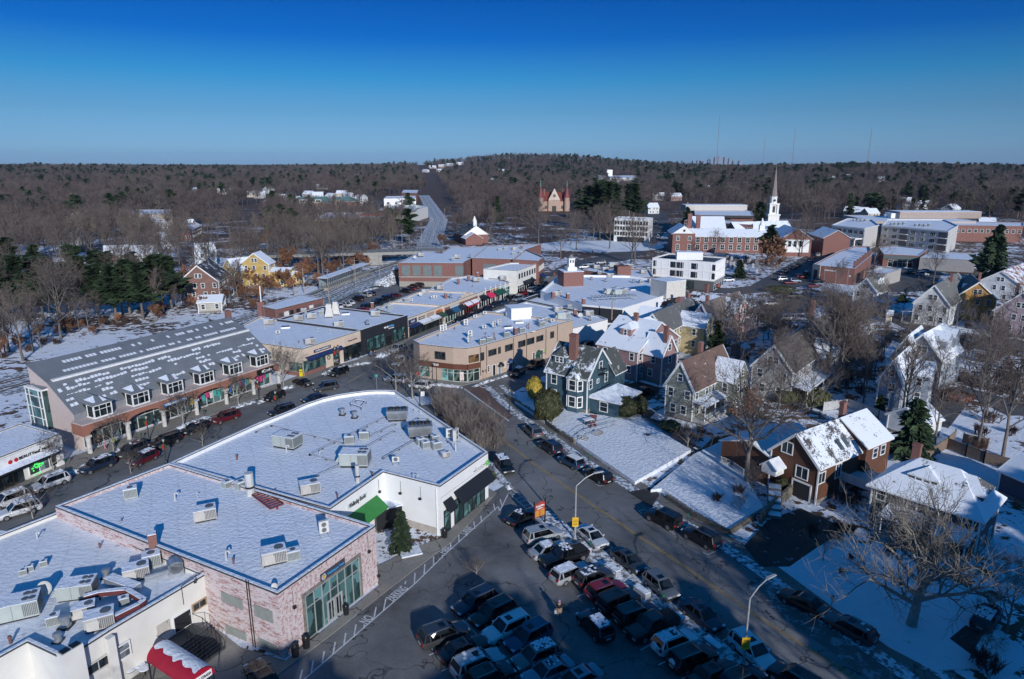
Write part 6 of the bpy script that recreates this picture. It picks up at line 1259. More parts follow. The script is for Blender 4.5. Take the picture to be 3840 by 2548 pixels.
def car_proto(ty):
    root=thing('parked_car','car','car'); c=CT[ty]
    for nm,m,mt,smh in car_parts(ty): m.build(nm,mt,root)
    if c['r'] not in WM: WM[c['r']]=wheel_mesh(c['r'])
    for sx in (-1,1):
        for sy in (-1,1):
            w_=bpy.data.objects.new('wheel',WM[c['r']][0]); link(w_,root); w_.location=(sx*c['wb']/2+(.05 if ty!='pickup' else -.05),sy*(c['hw']-.10),c['r']); link(bpy.data.objects.new('rim',WM[c['r']][1]),w_)
    return root
def car_simple(ty):
    root=None; m=MB(); mats=[PT,TYRE,CG,CHR,HLT,TLT,LPL]
    for nm,q,mt,_ in car_parts(ty):
        if nm in('mirror','door_seams','roof_rail'): continue
        for f_,mi in zip(q.f,q.m): m.f.append([i+len(m.v) for i in f_]); m.m.append(mats.index(mt[mi]) if mt[mi] in mats else 0)
        m.v+=q.v
    c=CT[ty]
    for sx in (-1,1):
        for sy in (-1,1): m.tube((sx*c['wb']/2,sy*(c['hw']-.2),c['r']),(sx*c['wb']/2,sy*(c['hw']+.01),c['r']),c['r'],c['r'],10,1)
    o=bpy.data.objects.new('parked_car',m.mesh('parked_car',mats)); return o
SIMPLE={}; 
COLS={'black':(.008,.008,.010),'navy':(.012,.022,.05),'dark grey':(.045,.048,.052),'silver':(.40,.42,.44),'white':(.68,.69,.70),'red':(.28,.008,.012),'blue':(.015,.06,.13),'silver blue':(.20,.25,.31),'grey':(.14,.15,.16),'green':(.02,.05,.04),'maroon':(.12,.006,.012)}
ALLCARS=[]
def car(ty,col,k,cx,cy,fx,fy,label,group,snow=0,simple=False,z0=0.,name='parked_car'):
    a=G(px(k,cx,cy),.85+z0); b=G(px(k,fx,fy),.75+z0); rz=math.atan2(b.y-a.y,b.x-a.x); loc=(a.x,a.y,z0+.015)
    if simple:
        if ty not in SIMPLE: SIMPLE[ty]=car_simple(ty)
        r=SIMPLE[ty].copy(); COL.objects.link(r); r.location=loc; r.rotation_euler=(0,0,rz); r.color=(*COLS[col],1); tag(r,label,'car',group)
    else:
        if ty not in CAR: CAR[ty]=car_proto(ty)
        r=dup(CAR[ty],loc,rz,label,group,color=(*COLS[col],1)); 
    r.name=name; r['category']={'pickup':'pickup truck'}.get(ty,'car'); ALLCARS.append(r)
    if snow and not simple:
        c=CT[ty]; x0,x1,x2,x3=c['cab']; zr=c['zr']+.045; ht=c['hw']-c['inset']-.1; random.seed(int(cx)); m=MB(); nx,ny=9,7
        for i in range(nx):
            for j in range(ny):
                if random.random()>snow: continue
                xa=x2+.15+(x3-x2-.3)*i/nx; ya=-ht+2*ht*j/ny; dx=(x3-x2-.3)/nx; dy=2*ht/ny; m.box(xa-.02,xa+dx+.02,ya-.02,ya+dy+.02,zr,zr+.03+.03*random.random())
        if m.v: m.build('roof_snow',SNOWR,r)
    return r
g1_='cars parked nose in along the snowy strip'; g2_='cars in the double row of the lot'; g3_='cars parked along the cross road'; g4_='cars along the main street'; g5_='cars in the rear lot'; g6_='cars parked along the shop row'
for a in (
 ('sedan','black','D2',95,78,185,42,'black sedan nearest the red plaza sign at the top of the lot',g1_,.2),
 ('suv','silver','D2',280,245,425,215,'silver crossover with dark roof beside the red plaza sign',g1_,0),
 ('sedan','silver','D2',335,375,480,335,'silver sedan dusted with snow, between the silver crossover and the black pickup',g1_,.8),
 ('pickup','black','D2',475,440,300,500,'black pickup with snow on its cab, nose out between silver cars',g1_,.3),
 ('wagon','silver','D2',530,585,665,535,'silver wagon with snow covered roof right behind the black pickup',g1_,.85),
 ('compact','dark grey','D2',740,625,880,580,'dark grey crossover with red tail lamps next to the red car',g1_,.25),
 ('compact','red','D2',855,745,995,705,'bright red crossover in the snowy strip row',g1_,0),
 ('boxy','black','D2',965,855,1110,800,'black boxy off-roader between the red car and the black crossover',g1_,0),
 ('suv','black','D2',1130,965,1270,925,'black crossover with chrome roof rails in front of the second pickup',g1_,0),
 ('pickup','black','D2',1275,1070,1090,1160,'big black pickup parked nose out without any snow',g1_,0),
 ('compact','white','D2',1475,1210,1625,1160,'white crossover with spare wheel cover on its tailgate',g1_,.2),
 ('suv','black','D2',1640,1360,1800,1305,'black crossover right after the white one with the spare wheel',g1_,0),
 ('sedan','black','D2',1830,1500,1980,1440,'black sedan low in the picture near the strip',g1_,0),
 ('compact','black','D2',2090,1560,2230,1500,'black car at the bottom edge beside the last granite block',g1_,0),
 ('suv','navy','D1',1990,855,1840,935,'navy crossover nearest the little snowy island, nose left',g2_,0),
 ('suv','black','D1',2150,955,1995,1040,'dark crossover with glass roof second from the snowy island',g2_,0),
 ('suv','white','D1',2280,1090,2130,1165,'white crossover between the dark and the blue crossovers',g2_,0),
 ('suv','blue','D2',150,1170,10,1255,'blue crossover with dark sunroof in the double row',g2_,0),
 ('compact','grey','D2',220,1345,70,1415,'grey crossover with snow on the rear of its roof',g2_,.45),
 ('sedan','silver blue','D2',330,1480,170,1560,'pale blue sedan near the bottom edge of the lot',g2_,.05),
 ('sedan','silver blue','D2',590,1560,440,1640,'pale blue sedan cut by the bottom edge of the picture',g2_,0),
 ('suv','dark grey','D1',1700,1145,1890,1085,'grey minivan style crossover with bright reflecting tail, nose right',g2_,0),
 ('sedan','black','D1',1880,1275,2050,1215,'black saloon between the grey crossover and the white estate',g2_,0),
 ('suv','silver','D1',2010,1410,2190,1340,'silver white crossover with black sunroof and snowy hood',g2_,.15),
 ('compact','black','D1',2120,1530,2290,1465,'black car below the silver white crossover',g2_,0),
 ('compact','black','D2',755,1065,650,965,'black crossover driving up the aisle with snow on its roof',g2_,.8),
 ('sedan','black','D1',60,1540,20,1490,'black car in the shaded court at the brick bank corner',g2_,0),
 ('sedan','white','D2',725,255,825,345,'white fastback parked on the road beside the first lamp post',g3_,0),
 ('sedan','dark grey','D2',1055,470,1165,565,'dark grey sedan parked between two white bay lines on the road',g3_,0),
 ('compact','grey','D2',1350,705,1460,810,'grey crossover with two dark roof panels parked on the road',g3_,0),
 ('sedan','navy','D2',1720,965,1850,1075,'dark blue fastback parked on the road above the white car',g3_,0),
 ('suv','white','D2',2180,1295,2330,1440,'large white crossover under the second lamp post',g3_,0),
 ('boxy','black','D2',1375,100,1260,50,'black off-roader with spare wheel parked by the corner lawn',g3_,0),
 ('suv','black','D2',1720,265,1590,205,'long black family crossover behind the black off-roader',g3_,0),
 ('sedan','black','D3',320,850,170,785,'black sedan with bright window trim on the snowy shoulder',g3_,0),
 ('wagon','dark grey','D3',745,1085,590,1010,'dark grey hatchback with snow spot on its roof on the shoulder',g3_,.12),
 ('wagon','dark grey','D3',1985,990,2050,900,'dark wagon with snowy roof in the driveway behind the big tree',g3_,.7),
 ('suv','black','D3',250,1560,120,1490,'black car at the bottom edge on the road',g3_,0),
 ('suv','grey','B2',185,755,120,700,'grey people carrier partly hidden by the bare hedge',g3_,0),
 ('suv','navy','B2',345,900,265,855,'midnight blue crossover in front of the blue hatchback with white roof',g3_,0),
 ('compact','blue','B2',540,1035,460,1000,'blue hatchback with white roof',g3_,0),
 ('suv','black','B2',780,1160,690,1115,'black crossover at the end of the row before the driveway',g3_,0),
 ('suv','black','B1',2250,1070,2315,1160,'black car with snow covered windscreen beside the white corner shop',g3_,.7),
 ('suv','white','B0',450,1225,300,1285,'white off-road wagon opposite the white salon',g4_,.15),
 ('suv','white','B0',75,1385,-60,1440,'white crossover with panoramic roof at the left edge',g4_,.1),
 ('suv','white','B0',170,1470,20,1520,'white car behind bare branches at the lower left street edge',g4_,.2),
 ('suv','navy','B0',880,1070,755,1120,'dark crossover with roof snow behind the heap, before the crimson car',g4_,.3),
 ('suv','dark grey','B0',1190,935,1080,990,'charcoal crossover parked beside the person in a green vest',g4_,.1),
 ('compact','maroon','B0',1300,1005,1180,1065,'crimson car driving past the arcade under bare branches',g4_,.4),
 ('suv','black','B0',1500,850,1385,895,'shiny black crossover before the first street lamp',g4_,0),
 ('compact','black','B0',1770,735,1660,780,'black car half hidden by the small bare street tree',g4_,.1),
 ('suv','maroon','B0',2045,635,1945,670,'dark red crossover with black roof box',g4_,0),
 ('compact','black','B1',165,445,85,480,'black hatchback at the kerb by the iCode arcade end'.replace('iCode ',''),g4_,0),
 ('suv','dark grey','B1',635,362,530,385,'dark grey crossover driving through the junction',g4_,0),
 ('sedan','black','B1',425,318,505,345,'black saloon turning beside the yellow posts',g4_,0),
 ('suv','black','B1',750,225,680,255,'black crossover parked before the navy awning',g4_,.1),
 ('suv','black','B1',235,575,150,600,'black car behind the parapet near the wreathed lamp',g4_,0),
 ('sedan','black','B1',530,462,450,485,'dark saloon driving behind the curved parapet',g4_,0),
 ('compact','white','B1',1490,345,1395,340,'white hatchback before the tan corner building',g4_,.2),
 ('suv','silver','B1',1270,290,1185,285,'silver car under the bare trees at the junction',g4_,.5),
 ('pickup','silver','B1',1290,15,1220,45,'pale pickup in front of the black restaurant',g4_,0),
 ('suv','white','B1',1290,135,1240,185,'white car among the bare twigs behind the junction trees',g4_,.4),
 ('compact','black','B2',55,230,10,265,'dark hatchback with snow dusted roof in the tan building street',g4_,.5),
 ('suv','black','B2',215,160,145,190,'black crossover beside the green container',g4_,0),
 ('suv','navy','M2',375,845,310,870,'dark blue car behind the white sided block',g4_,0),
 ('sedan','black','B2',1185,400,1110,420,'black car hidden in the shade behind the side room of the teal house',g4_,0),
): car(*a)
def carsim(lst,grp,lab,k):
    for i,(ty,col,x,y,fx,fy) in enumerate(lst): car(ty,col,k,x,y,fx,fy,'%s %s %s'%(col,{'compact':'hatchback','suv':'crossover','boxy':'off-roader'}.get(ty,ty),lab),grp,simple=True)
carsim([(t,c,x,y,x-30,y+13) for t,c,x,y in (('compact','black',640,670),('suv','navy',715,640),('suv','black',795,607),('compact','navy',862,578),('suv','navy',935,543),('sedan','blue',1000,522),('boxy','black',1058,490),('suv','silver blue',1122,490),('compact','red',1165,448),('suv','white',1237,420),('suv','silver blue',1280,396),('suv','black',1338,372),('suv','black',1245,462))],g6_,'parked opposite the shop row','N0')
carsim([(t,c,x,y,x-55,y-8) for t,c,x,y in (('suv','white',1420,262),('sedan','white',1550,232),('sedan','white',1600,203),('boxy','black',1735,155),('suv','silver',1855,95),('compact','black',1915,80))],g5_,'in the railway side row of the rear lot','M0')
carsim([(t,c,x,y,x+60,y-6) for t,c,x,y in (('sedan','red',1790,318),('suv','black',1880,272),('pickup','black',1985,235),('suv','black',2090,185),('boxy','black',2185,148),('sedan','maroon',2280,105))],g5_,'in the shop side row of the rear lot','M0')
carsim([(t,c,x,y,x-40,y-3) for t,c,x,y in (('suv','black',180,425),('sedan','maroon',222,405),('suv','black',245,390),('suv','black',285,378),('suv','white',490,368))],g5_,'at the far end of the rear lot','N0')
carsim([(t,c,x,y,x+25,y-16) for t,c,x,y in (('suv','black',240,1070),('compact','black',275,1050),('suv','dark grey',165,1100),('compact','navy',130,1120),('suv','black',380,1000),('suv','silver blue',400,1025),('compact','white',455,955),('suv','black',420,972),('suv','black',350,1125))],'cars lining the shaded church street','lining the shaded street by the brick shops','A3')
carsim([(t,c,x,y,x+32,y+2) for t,c,x,y in (('sedan','black',455,1190),('sedan','maroon',410,1235),('suv','maroon',300,1155),('suv','white',140,1175),('sedan','maroon',200,1205),('suv','silver blue',240,1190),('suv','white',20,1395),('suv','white',175,1525),('sedan','silver',650,915),('sedan','white',450,905),('sedan','black',550,908),('suv','white',640-0,925),('sedan','black',1300,1115),('sedan','silver blue',1440,1100),('suv','silver',1400,1130),('pickup','dark grey',235,1330),('suv','green',120,1362))],'cars round the church square car parks','near the church square shops','A3')
carsim([(t,c,x,y,x-45,y+2) for t,c,x,y in (('suv','white',1000,425),('sedan','black',890,405),('suv','black',640,420))],'cars behind the balcony house','behind the house with the roof balcony','M3')
carsim([(t,c,x,y,x+dx,y+dy) for t,c,x,y,dx,dy in (('suv','dark grey',570,675,-60,25),('suv','silver blue',1610,740,50,-8))],'cars in the back lane','in the lane behind the white gabled house','M4')
carsim([(t,c,x,y,x-22,y+3) for t,c,x,y in (('suv','white',650,1065),('suv','silver blue',700,1040),('suv','silver',803,1025),('sedan','white',1960,1180),('compact','red',1830,1240))],'cars around the road fork','near the road fork and the white panelled office','A2')
carsim([(t,c,x,y,x,y+10) for t,c,x,y in (('suv','white',1300,660),('sedan','black',1322,628),('suv','silver',1330,770),('suv','white',1325,800),('sedan','black',1320,690))],'cars climbing the hill road','on the hill road beside the white four storey building','A2')
random.seed(21)
carsim([(random.choice(['suv','sedan','compact']),random.choice(['black','white','silver','grey','navy','red']),random.uniform(910,1130),random.uniform(478,560),0,0) for k in range(26)][:0],'x','x','A1')
for k in range(30):
    x,y=random.uniform(900,1135),random.uniform(476,568); c_=random.choice(['black','white','silver','grey','navy','red']); car(random.choice(['suv','sedan','compact']),c_,'A1',x,y,x+18,y-2,'%s car in the distant supermarket car park'%c_,'cars in the distant supermarket car park',simple=True)
for o in CAR.values():
    for ch in list(o.children):
        for g in list(ch.children): bpy.data.objects.remove(g)
        bpy.data.objects.remove(ch)
    bpy.data.objects.remove(o)
# blue hatchback: white roof
for r in ALLCARS:
    if r['label'].startswith('blue hatchback'):
        m=MB(); m.box(-1.75,.4,-.66,.66,1.655,1.69); o=m.build('white_roof',WHITE,r)
    if 'spare wheel' in r['label'] : m=MB(); m.tube((-2.36 if 'off' in r['label'] else -2.24,0,1.02),(-2.54 if 'off' in r['label'] else -2.4,0,1.02),.36,.36,16); m.build('spare_wheel',TYRE if 'off' in r['label'] else WHITE,r)
# ============================================================ ROOFTOP PLANT
UG=P((.40,.44,.42),.6,.1,.08); UB=P((.44,.42,.39),.6,.1,.1); UD=P((.16,.17,.18),.5,.3); 
def grille(m,x0,x1,y,z0,z1,n,mi=1,ax='x'):
    for i in range(n): 
        a=x0+(x1-x0)*(i+.5)/n; w_=(x1-x0)/n*.28
        if ax=='x': m.box(a-w_,a+w_,y-.03,y,z0,z1,mi)
        else: m.box(y-.0,y+.03,a-w_,a+w_,z0,z1,mi)
def ru_parts(kind):
    P_=[]; m=MB()
    if kind=='big':   # packaged unit 3 x 2 x 1.6
        m.box(-1.7,1.7,-1.05,1.05,.25,1.75); grille(m,.5,1.65,-1.05,.4,1.6,9); grille(m,-1.0,1.0,1.7,.4,1.6,12,1,'y'); m.box(-.3,-.27,-1.06,-1.04,.3,1.7,1); m.box(-1.72,1.72,-1.07,1.07,1.75,1.79,2); P_.append(('casing',m,[UG,UD,SNOWR]))
        for x in (.7,1.25) : q=MB(); q.tube((x,-.45,1.79),(x,-.45,1.86),.27,n=12); q.tube((x,.45,1.79),(x,.45,1.86),.27,n=12); P_.append(('fan_grille',q,[UD]))
        q=MB(); q.add([(-1.7,-.7,.6),(-1.7,.7,.6),(-1.7,.7,1.5),(-1.7,-.7,1.5),(-2.3,-.7,.6),(-2.3,.7,.6)],[[0,1,5,4],[0,4,3],[1,2,5],[3,4,5,2]]); P_.append(('intake_hood',q,[UG]))
        q=MB(); q.box(-1.6,1.6,-.95,.95,0,.25); P_.append(('kerb_frame',q,[DARK]))
    elif kind=='dark': # grey trapezoid with fans
        m.add([(-1.4,-.8,.3),(1.4,-.8,.3),(1.4,.8,.3),(-1.4,.8,.3),(-1.6,-1.0,1.7),(1.6,-1.0,1.7),(1.6,1.0,1.7),(-1.6,1.0,1.7)],[[3,2,1,0],[4,5,6,7],[0,1,5,4],[1,2,6,5],[2,3,7,6],[3,0,4,7]],0); grille(m,-1.4,1.35,-.92,.45,1.55,24,1); P_.append(('casing',m,[METAL,UD]))
        for x in (-.95,0,.95): q=MB(); q.lathe([(.36,1.7),(.42,1.7),(.42,1.95),(.36,1.95),(.36,1.75),(0,1.75)],14,0,(x,.1)); P_.append(('fan_cowl',q,[DARK]))
        q=MB(); q.box(-1.3,1.3,-.7,.7,0,.3); P_.append(('kerb_frame',q,[DARK]))
    elif kind=='mid':
        m.box(-1.1,1.1,-.75,.75,.2,1.35); grille(m,-.1,1.05,-.75,.3,1.25,8); m.box(-1.12,1.12,-.77,.77,1.35,1.40,2); P_.append(('casing',m,[UB,UD,SNOWR])); q=MB(); q.tube((.5,0,1.4),(.5,0,1.48),.42,n=14); P_.append(('fan_grille',q,[UD])); q=MB(); q.box(-1,1,-.65,.65,0,.2); P_.append(('kerb_frame',q,[DARK]))
        q=MB(); q.add([(-.9,-.75,.5),(.0,-.75,.5),(.0,-.75,1.1),(-.9,-.75,1.1),(-.9,-1.15,.5),(.0,-1.15,.5)],[[0,4,5,1],[0,3,4],[1,5,2],[3,2,5,4]]); P_.append(('intake_hood',q,[UB]))
    elif kind=='cube':
        m.box(-.65,.65,-.5,.5,.1,1.15); grille(m,-.6,.6,-.5,.2,1.05,10); grille(m,-.45,.45,.65,.2,1.05,8,1,'y'); m.box(-.67,.67,-.52,.52,1.15,1.22,2); P_.append(('casing',m,[UG,UD,SNOWR])); q=MB(); q.tube((0,0,1.22),(0,0,1.26),.3,n=12); P_.append(('fan_grille',q,[UD]))
    elif kind=='slim':
        m.box(-.48,.48,-.17,.17,.45,1.75); P_.append(('casing',m,[P((.60,.60,.57),.6)])); 
        for z in (.78,1.38): q=MB(); q.tube((0,-.17,z),(0,-.19,z),.25,n=12); P_.append(('fan_grille',q,[UD]))
        q=MB(); 
        for x in (-.4,.4): q.box(x-.03,x+.03,-.35,.35,.0,.06); q.box(x-.03,x+.03,-.03,.03,0,.45)
        P_.append(('stand',q,[METAL]))
    elif kind=='slim1':
        m.box(-.45,.45,-.16,.16,.4,1.1); P_.append(('casing',m,[P((.60,.60,.57),.6)])); q=MB(); q.tube((0,-.16,.75),(0,-.18,.75),.27,n=12); P_.append(('fan_grille',q,[UD])); q=MB(); 
        for x in (-.4,.4): q.box(x-.03,x+.03,-.35,.35,0,.06); q.box(x-.03,x+.03,-.03,.03,0,.4)
        P_.append(('stand',q,[METAL]))
    elif kind=='vent':
        m.lathe([(.42,0),(.42,.25),(.3,.3),(.3,.75),(.42,.8),(.42,1.05),(.32,1.12),(0,1.15)],14); P_.append(('vent_cowl',m,[METAL])); q=MB(); q.box(-.45,.45,-.45,.45,0,.2); P_.append(('kerb_frame',q,[DARK]))
    elif kind=='stack': m.tube((0,0,0),(0,0,1.7),.2,.2,12); m.tube((0,0,.55),(0,0,.7),.215,.215,12,1); P_.append(('flue',m,[LMETAL,DARK]))
    elif kind=='pipe': m.tube((0,0,0),(0,0,.7),.07,n=6); m.tube((0,0,.7),(.22,0,.8),.07,n=6); m.tube((.22,0,.8),(.3,0,.6),.07,n=6); P_.append(('bent_pipe',m,[LMETAL]))
    elif kind=='stub': m.tube((0,0,0),(0,0,.45),.09,n=8); m.tube((0,0,.45),(0,0,.6),.13,.1,8); P_.append(('pipe',m,[P((.18,.08,.06),.7)]))
    elif kind=='dish': 
        m.lathe([(0,.0),(.25,.03),(.45,.1),(.6,.2)],16); 
        v2=[]; 
        for v in m.v: q=Matrix.Rotation(R(72),3,'X')@Vector(v); v2.append((q.x,q.y,q.z+.85))
        m.v=v2; P_.append(('reflector',m,[P((.55,.55,.53),.6)])); q=MB(); q.tube((0,.05,0),(0,.05,.85),.04,n=6); q.tube((0,0,.4),(0,-.6,.9),.02,n=5); P_.append(('mast',q,[METAL]))
    elif kind=='tower':
        m.add([(-1.,-1.,.8),(1.,-1.,.8),(1.,1.,.8),(-1.,1.,.8),(-.55,-.55,3.2),(.55,-.55,3.2),(.55,.55,3.2),(-.55,.55,3.2)],[[3,2,1,0],[4,5,6,7],[0,1,5,4],[1,2,6,5],[2,3,7,6],[3,0,4,7]]); m.box(-1.05,1.05,-1.05,1.05,.55,.85); m.box(-.6,.6,-.6,.6,3.2,3.6); P_.append(('cowl',m,[P((.58,.56,.52),.7)])); q=MB()
        for x in (-.9,.9):
            for y in (-.9,.9): q.box(x-.05,x+.05,y-.05,y+.05,0,.55)
        P_.append(('legs',q,[METAL]))
    elif kind=='chimney': m.box(-.4,.4,-.4,.4,0,1.7); m.box(-.46,.46,-.46,.46,1.5,1.62); P_.append(('brick_stack',m,[BR])); q=MB(); q.box(-.4,.4,-.4,.4,1.7,1.78); P_.append(('snow_cap',q,[SNOWR]))
    elif kind=='skylight': m.box(-1.,1.,-.7,.7,0,.35); P_.append(('frame',m,[WHITE])); q=MB(); q.box(-.9,.9,-.6,.6,.35,.42); P_.append(('pane',q,[GLASS((.1,.14,.16))]))
    elif kind=='duct': m.tube((-1.6,0,.6),(.6,0,.6),.22,n=10); m.box(.3,1.5,-.6,.6,.1,1.4); m.tube((.9,-.6,1.0),(.9,.6,1.0),.6,n=14); P_.append(('exhaust_duct',m,[METAL]))
    return P_
RUM={}; RU_NAMES={'big':('rooftop_unit','boxy rooftop air unit','air unit'),'dark':('chiller_unit','grey chiller with round fans','chiller'),'mid':('rooftop_unit','medium rooftop air unit','air unit'),'cube':('condenser_unit','small cube condenser','condenser'),'slim':('split_condenser','tall slim two fan condenser','condenser'),'slim1':('split_condenser','small slim one fan condenser','condenser'),'vent':('roof_vent','round mushroom roof vent','roof vent'),'stack':('flue_stack','short round flue stack','flue'),'pipe':('gooseneck_pipe','thin bent roof pipe','roof pipe'),'stub':('vent_pipe','stubby reddish vent pipe','roof pipe'),'dish':('satellite_dish','pale satellite dish','satellite dish'),'tower':('cooling_tower','white tapering cooling cowl','cooling tower'),'chimney':('roof_chimney','square red brick chimney','chimney'),'skylight':('roof_skylight','white framed roof skylight','skylight'),'duct':('exhaust_fan_duct','silver exhaust blower with round duct','exhaust fan')}
def ru(kind,k,x,y,z,rz,where,scale=1.):
    nm,ds,ct=RU_NAMES[kind]; p=G(px(k,x,y),z); 
    if kind not in RUM:
        RUM[kind]=[(n_,m_.mesh(n_,mt_)) for n_,m_,mt_ in ru_parts(kind)]
    o=thing(nm,ds+' '+where,ct,(p.x,p.y,z),rz,ds+'s on roofs'); o['ordn']=1
    if scale!=1: o.scale=(scale,)*3
    for n_,me in RUM[kind]: link(bpy.data.objects.new(n_,me),o)
    return o
rzc=math.radians(29); 
zc=5.98; W1='on the curved snowy roof'
for a in (('big','B1',290,905,-.35,1.),('big','B1',905,1070,-.02+.0,1.05),('dark','B1',1285,665,.12,1.),('dark','B1',1490,815,.18,1.08),('mid','B1',490,1325,.45,1.),('cube','B1',850,880,.15,1.),('cube','B1',985,840,.1,1.),('vent','B1',785,622,0,1.),('vent','B1',897,648,0,1.),('slim1','B1',1270,1070,.1,1.),('slim','B1',1758,850,.1,1.),('slim','B1',1815,880,1.3,1.2),('cube','B1',1495,890,.5,.8),('cube','B1',1540,920,.5,.8),('cube','B1',1625,865,.5,.8),('cube','B1',1640,930,.5,.9),('mid','B1',1720,1000,.5,.5),('stack','B1',925,1232,0,1.3),('pipe','B1',1812,950,2.5,1.6),('pipe','B1',1440,600,0,.7),('pipe','B1',1490,610,0,.7),('stub','B1',1058,1178,0,1.),('stub','B1',740,1375,0,1.),('pipe','B1',1430,1200,0,.8),('pipe','B1',1462,1203,0,.8),('pipe','B1',575,990,0,.8),('stub','B0',2150,1030,0,1.2),('pipe','B1',278,960,0,1.3),('cube','B0',2070,1290,.9,.85),('cube','B0',2190,1300,.9,.95),('stub','B1',178,1335,0,.9)): ru(a[0],a[1],a[2],a[3],zc,a[4],W1,a[5])
W2='on the snowy roof of the brick bank'; z=6.3
for a in (('cube','B0',1190,1370,.5,1.05),('mid','B0',1865,1565,.45,1.),('mid','D1',165,500,.45,1.02),('cube','D1',340,480,.45,.9),('slim','D1',620,270,.5,1.),('pipe','B0',1590,1395,0,1.2),('pipe','B0',1790,1365,0,.6),('pipe','D0',2055,490,0,1.3),('stub','D0',2120,520,0,1.),('stub','D0',1105,135,0,.6),('dish','D1',175,760,0,.5),('chimney','D0',1395,380,.5,.95)): ru(a[0],a[1],a[2],a[3],z,a[4],W2,a[5])
o=ru('stack','B0',2275,1345,6.3,0,'dark, beside the red ladder frame',1.); o.scale=(2.4,2.4,1.6)
W3='on the crowded restaurant roof'; z=5.1
for a in (('mid','D0',1245,650,.5,1.),('cube','D0',1385,540,.5,1.2),('duct','D0',1500,650,.6,1.05),('big','D0',715,810,.25,.85),('big','D0',180,990,.45,.95),('mid','D0',770,990,.5,.8),('mid','D0',915,1090,.5,1.),('cube','D0',1130,890,.5,.65),('dish','D0',430,820,.1,1.1),('cube','D0',215,620,.5,.5),('cube','D0',275,585,.5,.5),('cube','D0',400,540,.5,.5),('stub','D0',908,380,0,1.),('pipe','D0',340,295,0,1.),('cube','D0',495,1070,.5,.8),('vent','D0',600,1100,0,1.1),('vent','D0',970,650,0,.9),('stub','D0',100,1250,0,1.3),('vent','D0',530,1230,0,.8)): ru(a[0],a[1],a[2],a[3],z,a[4],W3,a[5])
# bent silver ducts on the restaurant roof
def pts_on(k,z,*a): return [G(px(k,a[i],a[i+1]),z) for i in range(0,len(a),2)]
dp=pts_on('D0',5.8,760,830,900,790,1150,765,1310,860,1260,900,1040,1010); c=dp[0]; o=thing('snowy_duct','long bent roof duct capped with snow, red sided, on the crowded restaurant roof','duct',(c.x,c.y,5.1)); m=MB(); sn=MB()
for a,b in zip(dp,dp[1:]): m.beam(a-Vector((c.x,c.y,5.1)),b-Vector((c.x,c.y,5.1)),.45,.4); sn.beam(a-Vector((c.x,c.y,4.86)),b-Vector((c.x,c.y,4.86)),.43,.07)
for a in dp[1:-1]: q=a-Vector((c.x,c.y,5.1)); m.box(q.x-.05,q.x+.05,q.y-.05,q.y+.05,0,q.z)
m.build('duct_casing',P((.12,.03,.03),.6),o); sn.build('snow_cover',SNOWR,o)
dp=pts_on('D0',5.7,985,650,1240,740); c=dp[0]; o=thing('flat_duct','straight flat silver duct with snow, from the vent cowl on the restaurant roof','duct',(c.x,c.y,5.1)); m=MB(); sn=MB(); m.beam((0,0,.6),dp[1]-Vector((c.x,c.y,5.1)),1.0,.45); sn.beam((0,0,.86),dp[1]-Vector((c.x,c.y,4.84)),.95,.06); m.build('duct_casing',METAL,o); sn.build('snow_cover',SNOWR,o)
# thin conduits across the curved roof
PIPM=P((.10,.11,.13),.6)
for i,(pp,lb) in enumerate((((0,770,140,712,410,785,790,870),'from the left parapet to the cube condensers'),((1185,632,490,975,790,1060,560,1165),'zigzag from the upper chiller to the front air unit'),((1265,700,1000,830),'short one below the cube condensers'),((1255,765,990,915),'short one reaching the big middle unit'),((1430,850,1155,1010),'thick white one left of the cube condensers'),((1560,655,1470,645,1335,740),'right one near the parapet'))):
    P_=pts_on('B1',zc+.22,*pp); c=P_[0]; o=thing('roof_conduit','thin roof pipe run on little blocks, '+lb,'roof pipe',(c.x,c.y,zc)); m=MB(); q=MB()
    for a,b in zip(P_,P_[1:]):
        a2,b2=a-Vector((c.x,c.y,zc)),b-Vector((c.x,c.y,zc)); m.beam(a2,b2,.10 if i!=4 else .2,.08); q.beam(a2+Vector((0,0,.055)),b2+Vector((0,0,.055)),.07,.03); d=(b2-a2); n=max(1,int(d.length/2.2))
        for j in range(n+1): s=a2+d*j/n; m.box(s.x-.14,s.x+.14,s.y-.1,s.y+.1,0,.2)
    m.build('pipe_run',PIPM,o); q.build('snow_line',SNOWR,o)
fr=pts_on('B1',zc+.5,860,520,905,485,1000,495,955,550); c=fr[0]; o=thing('empty_unit_frame','empty snow topped steel frame near the top of the curved roof','frame',(c.x,c.y,zc)); m=MB(); q=MB()
for a,b in zip(fr,fr[1:]+fr[:1]): a2,b2=a-Vector((c.x,c.y,zc)),b-Vector((c.x,c.y,zc)); m.beam(a2,b2,.12,.12); q.beam(a2+Vector((0,0,.1)),b2+Vector((0,0,.1)),.14,.08); m.box(a2.x-.05,a2.x+.05,a2.y-.05,a2.y+.05,0,.5)
m.build('frame_bars',UD,o); q.build('snow_line',SNOWR,o)
lp=pts_on('B1',6.7,20,1320,190,1445); c=lp[0]; o=thing('red_ladder_frame','rusty red lattice frame lying beside the dark flue on the roof edge','ladder',(c.x,c.y,6.3)); d=lp[1]-lp[0]; n=Vector((-d.y,d.x,0)).normalized()*.75; m=MB()
for s in (-1,1): m.beam(n*s+Vector((0,0,.3)),d+n*s+Vector((0,0,.3)),.12,.14)
for k in range(9): m.beam(d*k/8+n+Vector((0,0,.3)),d*k/8-n+Vector((0,0,.3)),.12,.1)
for k in (0,4,8): m.box((d*k/8).x-.1,(d*k/8).x+.1,(d*k/8).y-.1,(d*k/8).y+.1,0,.3)
m.build('lattice',P((.20,.04,.03),.7),o)
